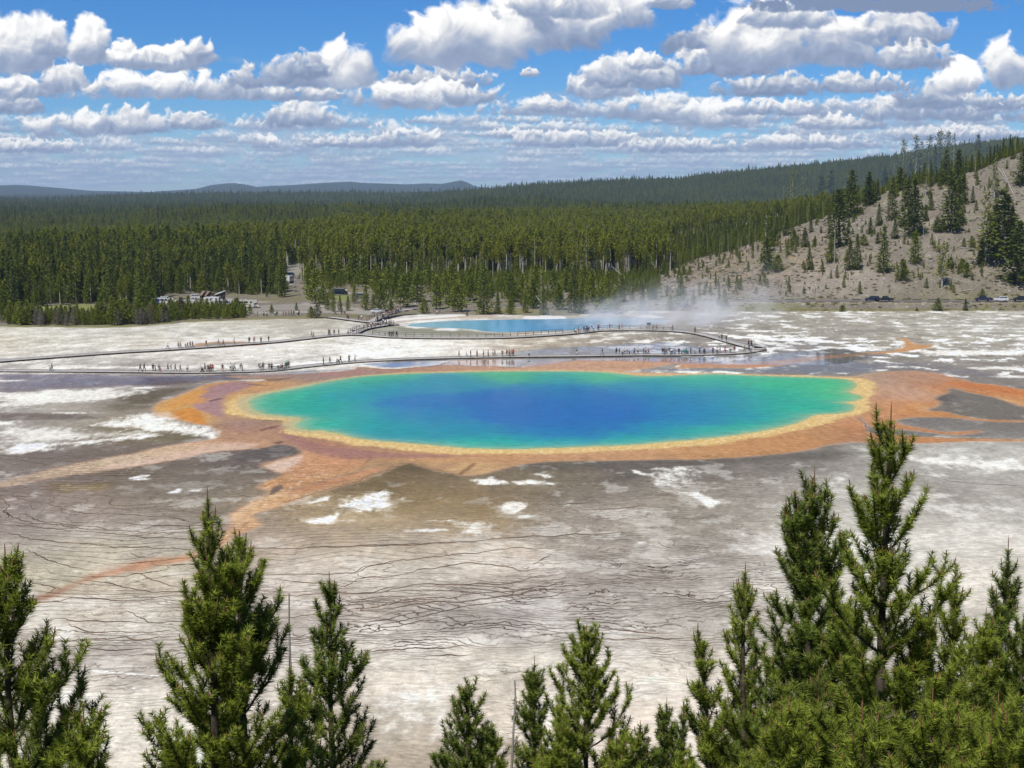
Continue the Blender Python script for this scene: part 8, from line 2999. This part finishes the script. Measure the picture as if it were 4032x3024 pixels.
def hut(px, py, label, L, W, Hh, rise, wallm, roofm, rz, mono=False, porch=False):
    x, y, z = hit(px, py)
    t = empty('hut', (x, y, z), rz, label=label, category='hut', group='huts behind the car park')
    if mono:
        body = [(-L / 2, 0), (-L / 2, Hh), (L / 2, Hh + rise), (L / 2, 0)]
    else:
        body = [(-L / 2, 0), (-L / 2, Hh), (0, Hh + rise), (L / 2, Hh), (L / 2, 0)]
    link_obj('wall', prof(body, -W / 2, W / 2), [wallm], t)
    e = 0.35
    if mono:
        k = rise / L
        V = np.array([[-L / 2 - e, -W / 2 - e, Hh - e * k + .06], [L / 2 + e, -W / 2 - e, Hh + rise + e * k + .06], [L / 2 + e, W / 2 + e, Hh + rise + e * k + .06], [-L / 2 - e, W / 2 + e, Hh - e * k + .06]])
        V = np.concatenate([V, V + [0, 0, .12]])
        F = np.array([[0, 3, 2, 1], [4, 5, 6, 7], [0, 1, 5, 4], [1, 2, 6, 5], [2, 3, 7, 6], [3, 0, 4, 7]])
        link_obj('roof', mesh_np('roof', V, F, False), [roofm], t)
    else:
        k = rise / (L / 2)
        parts = []
        for sg in (-1, 1):
            V = np.array([[0, -W / 2 - e, Hh + rise + .06], [sg * (L / 2 + e), -W / 2 - e, Hh - e * k + .06], [sg * (L / 2 + e), W / 2 + e, Hh - e * k + .06], [0, W / 2 + e, Hh + rise + .06]])
            V = np.concatenate([V, V + [0, 0, .12]])
            parts.append((V, np.array([[0, 3, 2, 1], [4, 5, 6, 7], [0, 1, 5, 4], [1, 2, 6, 5], [2, 3, 7, 6], [3, 0, 4, 7]])))
        link_obj('roof', mesh_np('roof', *join(parts), False), [roofm], t)
    d = link_obj('door', mesh_np('door', *box_arrays((-L * .2, -W / 2 - .01, 1.0), .45, .03, 1.0), False), [M_HUT2 if wallm is M_HUT else M_HUT], t)
    link_obj('handle', mesh_np('handle', *box_arrays((-L * .2 + .33, -W / 2 - .06, 1.0), .03, .03, .05), False), [M_RIM], d)
    link_obj('window', mesh_np('window', *box_arrays((L * .25, -W / 2 - .008, 1.5), .35, .02, .2), False), [M_GLASS], t)


hut(804, 1184, 'left gable of the brown double hut behind the motorhomes', 2.3, 3.4, 2.2, 1.3, M_HUT, M_ROOFB, 0.45)
hut(823, 1185, 'right gable of the brown double hut behind the motorhomes', 2.5, 3.4, 2.2, 1.3, M_HUT, M_ROOFB, 0.45)
hut(868, 1184, 'dark hut with a pale slanting roof right of the brown hut', 3.2, 3.0, 2.3, 1.1, M_HUT2, M_ROOFP, 0.35, mono=True)
x_, y_, z_ = hit(886, 1182)
V, F = tubes([(np.array([[0, 0, 0], [0, 0, 2.5], [0, 0, 5.0]]), np.array([.08, .07, .06]))], 6)
o = link_obj('pole', mesh_np('pole', V, F), [M_DEAD], label='pale bare pole standing against the dark hut', category='pole')
o.location = (x_, y_ - 2.5, z_)

# ------------------------------------------------------------------ log kerbs along the hill road
M_LOGK = plain_mat('brown_log_kerb', (0.12, 0.095, 0.07), 0.9)
near_px = [3062, 3115, 3172, 3230, 3290, 3362, 3414, 3480, 3528, 3575, 3612, 3668, 3718, 3768, 3845, 3895, 3952, 4008]
far_px = [2790, 2850, 2915, 2980, 3045, 3110, 3372, 3568, 3610, 3670, 3722, 3780, 3990]
for i, px in enumerate(near_px + far_px):
    near = i < len(near_px)
    k = i if near else i - len(near_px)
    yy = 500.0 if near else 511.5
    V, F = tubes([(np.array([[-1.5, 0, 0], [0, 0, 0], [1.5, 0, 0]]), np.array([.17, .18, .16]))], 6)
    o = link_obj('log_kerb', mesh_np('log_kerb', V, F), [M_LOGK], label=f'brown log kerb on the {"near" if near else "far"} side of the hill road, {ordinal(k)} from the left', category='log kerb', group='log kerbs along the hill road')
    o.location = (RX(px, 1185, yy), yy, 2.16)

# ------------------------------------------------------------------ steam over the turquoise pool, and the air


def build_steam():
    bmh = bmesh.new()
    x0, x1 = RX(2020, 1270, 425), RX(3260, 1270, 430)
    x0, x1, y0, y1, z1 = 2.0, 96.0, 398.0, 492.0, 26.0
    bmesh.ops.create_cube(bmh, size=1.0, matrix=Matrix.Translation(((x0 + x1) / 2, (y0 + y1) / 2, z1 / 2 + .3)) @ Matrix.Diagonal((x1 - x0, y1 - y0, z1, 1)))
    me = bpy.data.meshes.new('steam')
    bmh.to_mesh(me)
    bmh.free()
    m, t = new_mat('steam')
    o_ = t.node('ShaderNodeOutputMaterial')
    pv = t.node('ShaderNodeVolumePrincipled')
    pv.inputs['Color'].default_value = (0.95, 0.96, 1.0, 1)
    t.l.new(pv.outputs[0], o_.inputs['Volume'])
    geo = t.node('ShaderNodeNewGeometry')
    X_, Y_, Z_ = t.sep(geo.outputs[0])

    def blob(cx, cy_, rx, ry, zt, amp, drift):
        dx_ = t.m('DIVIDE', t.m('SUBTRACT', t.m('SUBTRACT', X_, t.m('MULTIPLY', Z_, drift)), cx), rx)
        dy_ = t.m('DIVIDE', t.m('SUBTRACT', Y_, cy_), ry)
        r2 = t.m('ADD', t.m('MULTIPLY', dx_, dx_), t.m('MULTIPLY', dy_, dy_))
        hz_ = t.m('POWER', t.m('SUBTRACT', 1.0, t.m('DIVIDE', Z_, zt), None, True), 1.3)
        return t.m('MULTIPLY', t.m('MULTIPLY', t.m('SUBTRACT', 1.0, r2, None, True), hz_), amp)
    tot = t.m('ADD', blob(38, 438, 24, 32, 15, 1.0, 1.2), t.m('ADD', blob(55, 445, 24, 34, 13, .7, 1.6), t.m('ADD', blob(22, 436, 22, 26, 9, .5, .6), blob(72, 462, 12, 20, 20, .35, .3))))
    nz = t.noise(t.comb(t.m('SUBTRACT', X_, t.m('MULTIPLY', Z_, .8)), Y_, t.m('MULTIPLY', Z_, 1.1)), 0.13, 5.0, 0.62, 0.5)
    dens = t.m('MULTIPLY', tot, t.ss(nz, 0.40, 0.72))
    t.l.new(t.m('MULTIPLY', dens, 0.085), pv.inputs['Density'])
    pv.inputs['Anisotropy'].default_value = -0.35
    link_obj('steam', me, [m], kind='stuff', label='white steam drifting off the turquoise pool')


def build_haze():
    bmh = bmesh.new()
    x0, x1, y0, y1, z0, z1 = -26000, 26000, -400, 26000, -2.5, 340
    bmesh.ops.create_cube(bmh, size=1.0, matrix=Matrix.Translation(((x0 + x1) / 2, (y0 + y1) / 2, (z0 + z1) / 2)) @ Matrix.Diagonal((x1 - x0, y1 - y0, z1 - z0, 1)))
    me = bpy.data.meshes.new('haze')
    bmh.to_mesh(me)
    bmh.free()
    m, t = new_mat('haze')
    o_ = t.node('ShaderNodeOutputMaterial')
    pv = t.node('ShaderNodeVolumePrincipled')
    pv.inputs['Color'].default_value = (0.55, 0.74, 1.0, 1)
    pv.inputs['Density'].default_value = 3.8e-5
    t.l.new(pv.outputs[0], o_.inputs['Volume'])
    link_obj('haze', me, [m], kind='stuff', label='thin blue haze over the far ridges')


def build_pool_vapour():
    bmh = bmesh.new()
    x0, x1, y0, y1, z1 = -58.0, 62.0, 212.0, 322.0, 6.0
    bmesh.ops.create_cube(bmh, size=1.0, matrix=Matrix.Translation(((x0 + x1) / 2, (y0 + y1) / 2, z1 / 2 + .3)) @ Matrix.Diagonal((x1 - x0, y1 - y0, z1, 1)))
    me = bpy.data.meshes.new('vapour')
    bmh.to_mesh(me)
    bmh.free()
    m, t = new_mat('vapour')
    o_ = t.node('ShaderNodeOutputMaterial')
    pv = t.node('ShaderNodeVolumePrincipled')
    pv.inputs['Color'].default_value = (0.95, 0.97, 1.0, 1)
    t.l.new(pv.outputs[0], o_.inputs['Volume'])
    geo = t.node('ShaderNodeNewGeometry')
    X_, Y_, Z_ = t.sep(geo.outputs[0])
    rx = t.m('DIVIDE', t.m('SUBTRACT', X_, 2.0), 58.0)
    ry = t.m('DIVIDE', t.m('SUBTRACT', Y_, 266.0), 54.0)
    r2 = t.m('SUBTRACT', 1.0, t.m('ADD', t.m('MULTIPLY', rx, rx), t.m('MULTIPLY', ry, ry)), None, True)
    nz = t.noise(t.comb(X_, t.m('MULTIPLY', Y_, 0.7), Z_), 0.055, 4.0, 0.6, 0.6)
    d = t.m('MULTIPLY', t.m('MULTIPLY', r2, t.m('SUBTRACT', 1.0, t.m('DIVIDE', Z_, 6.3), None, True)), t.ss(nz, 0.45, 0.75))
    t.l.new(t.m('MULTIPLY', d, 0.006), pv.inputs['Density'])
    pv.inputs['Anisotropy'].default_value = -0.35
    link_obj('vapour', me, [m], kind='stuff', label='faint vapour drifting over the great blue spring')


build_steam()
build_pool_vapour()
build_haze()
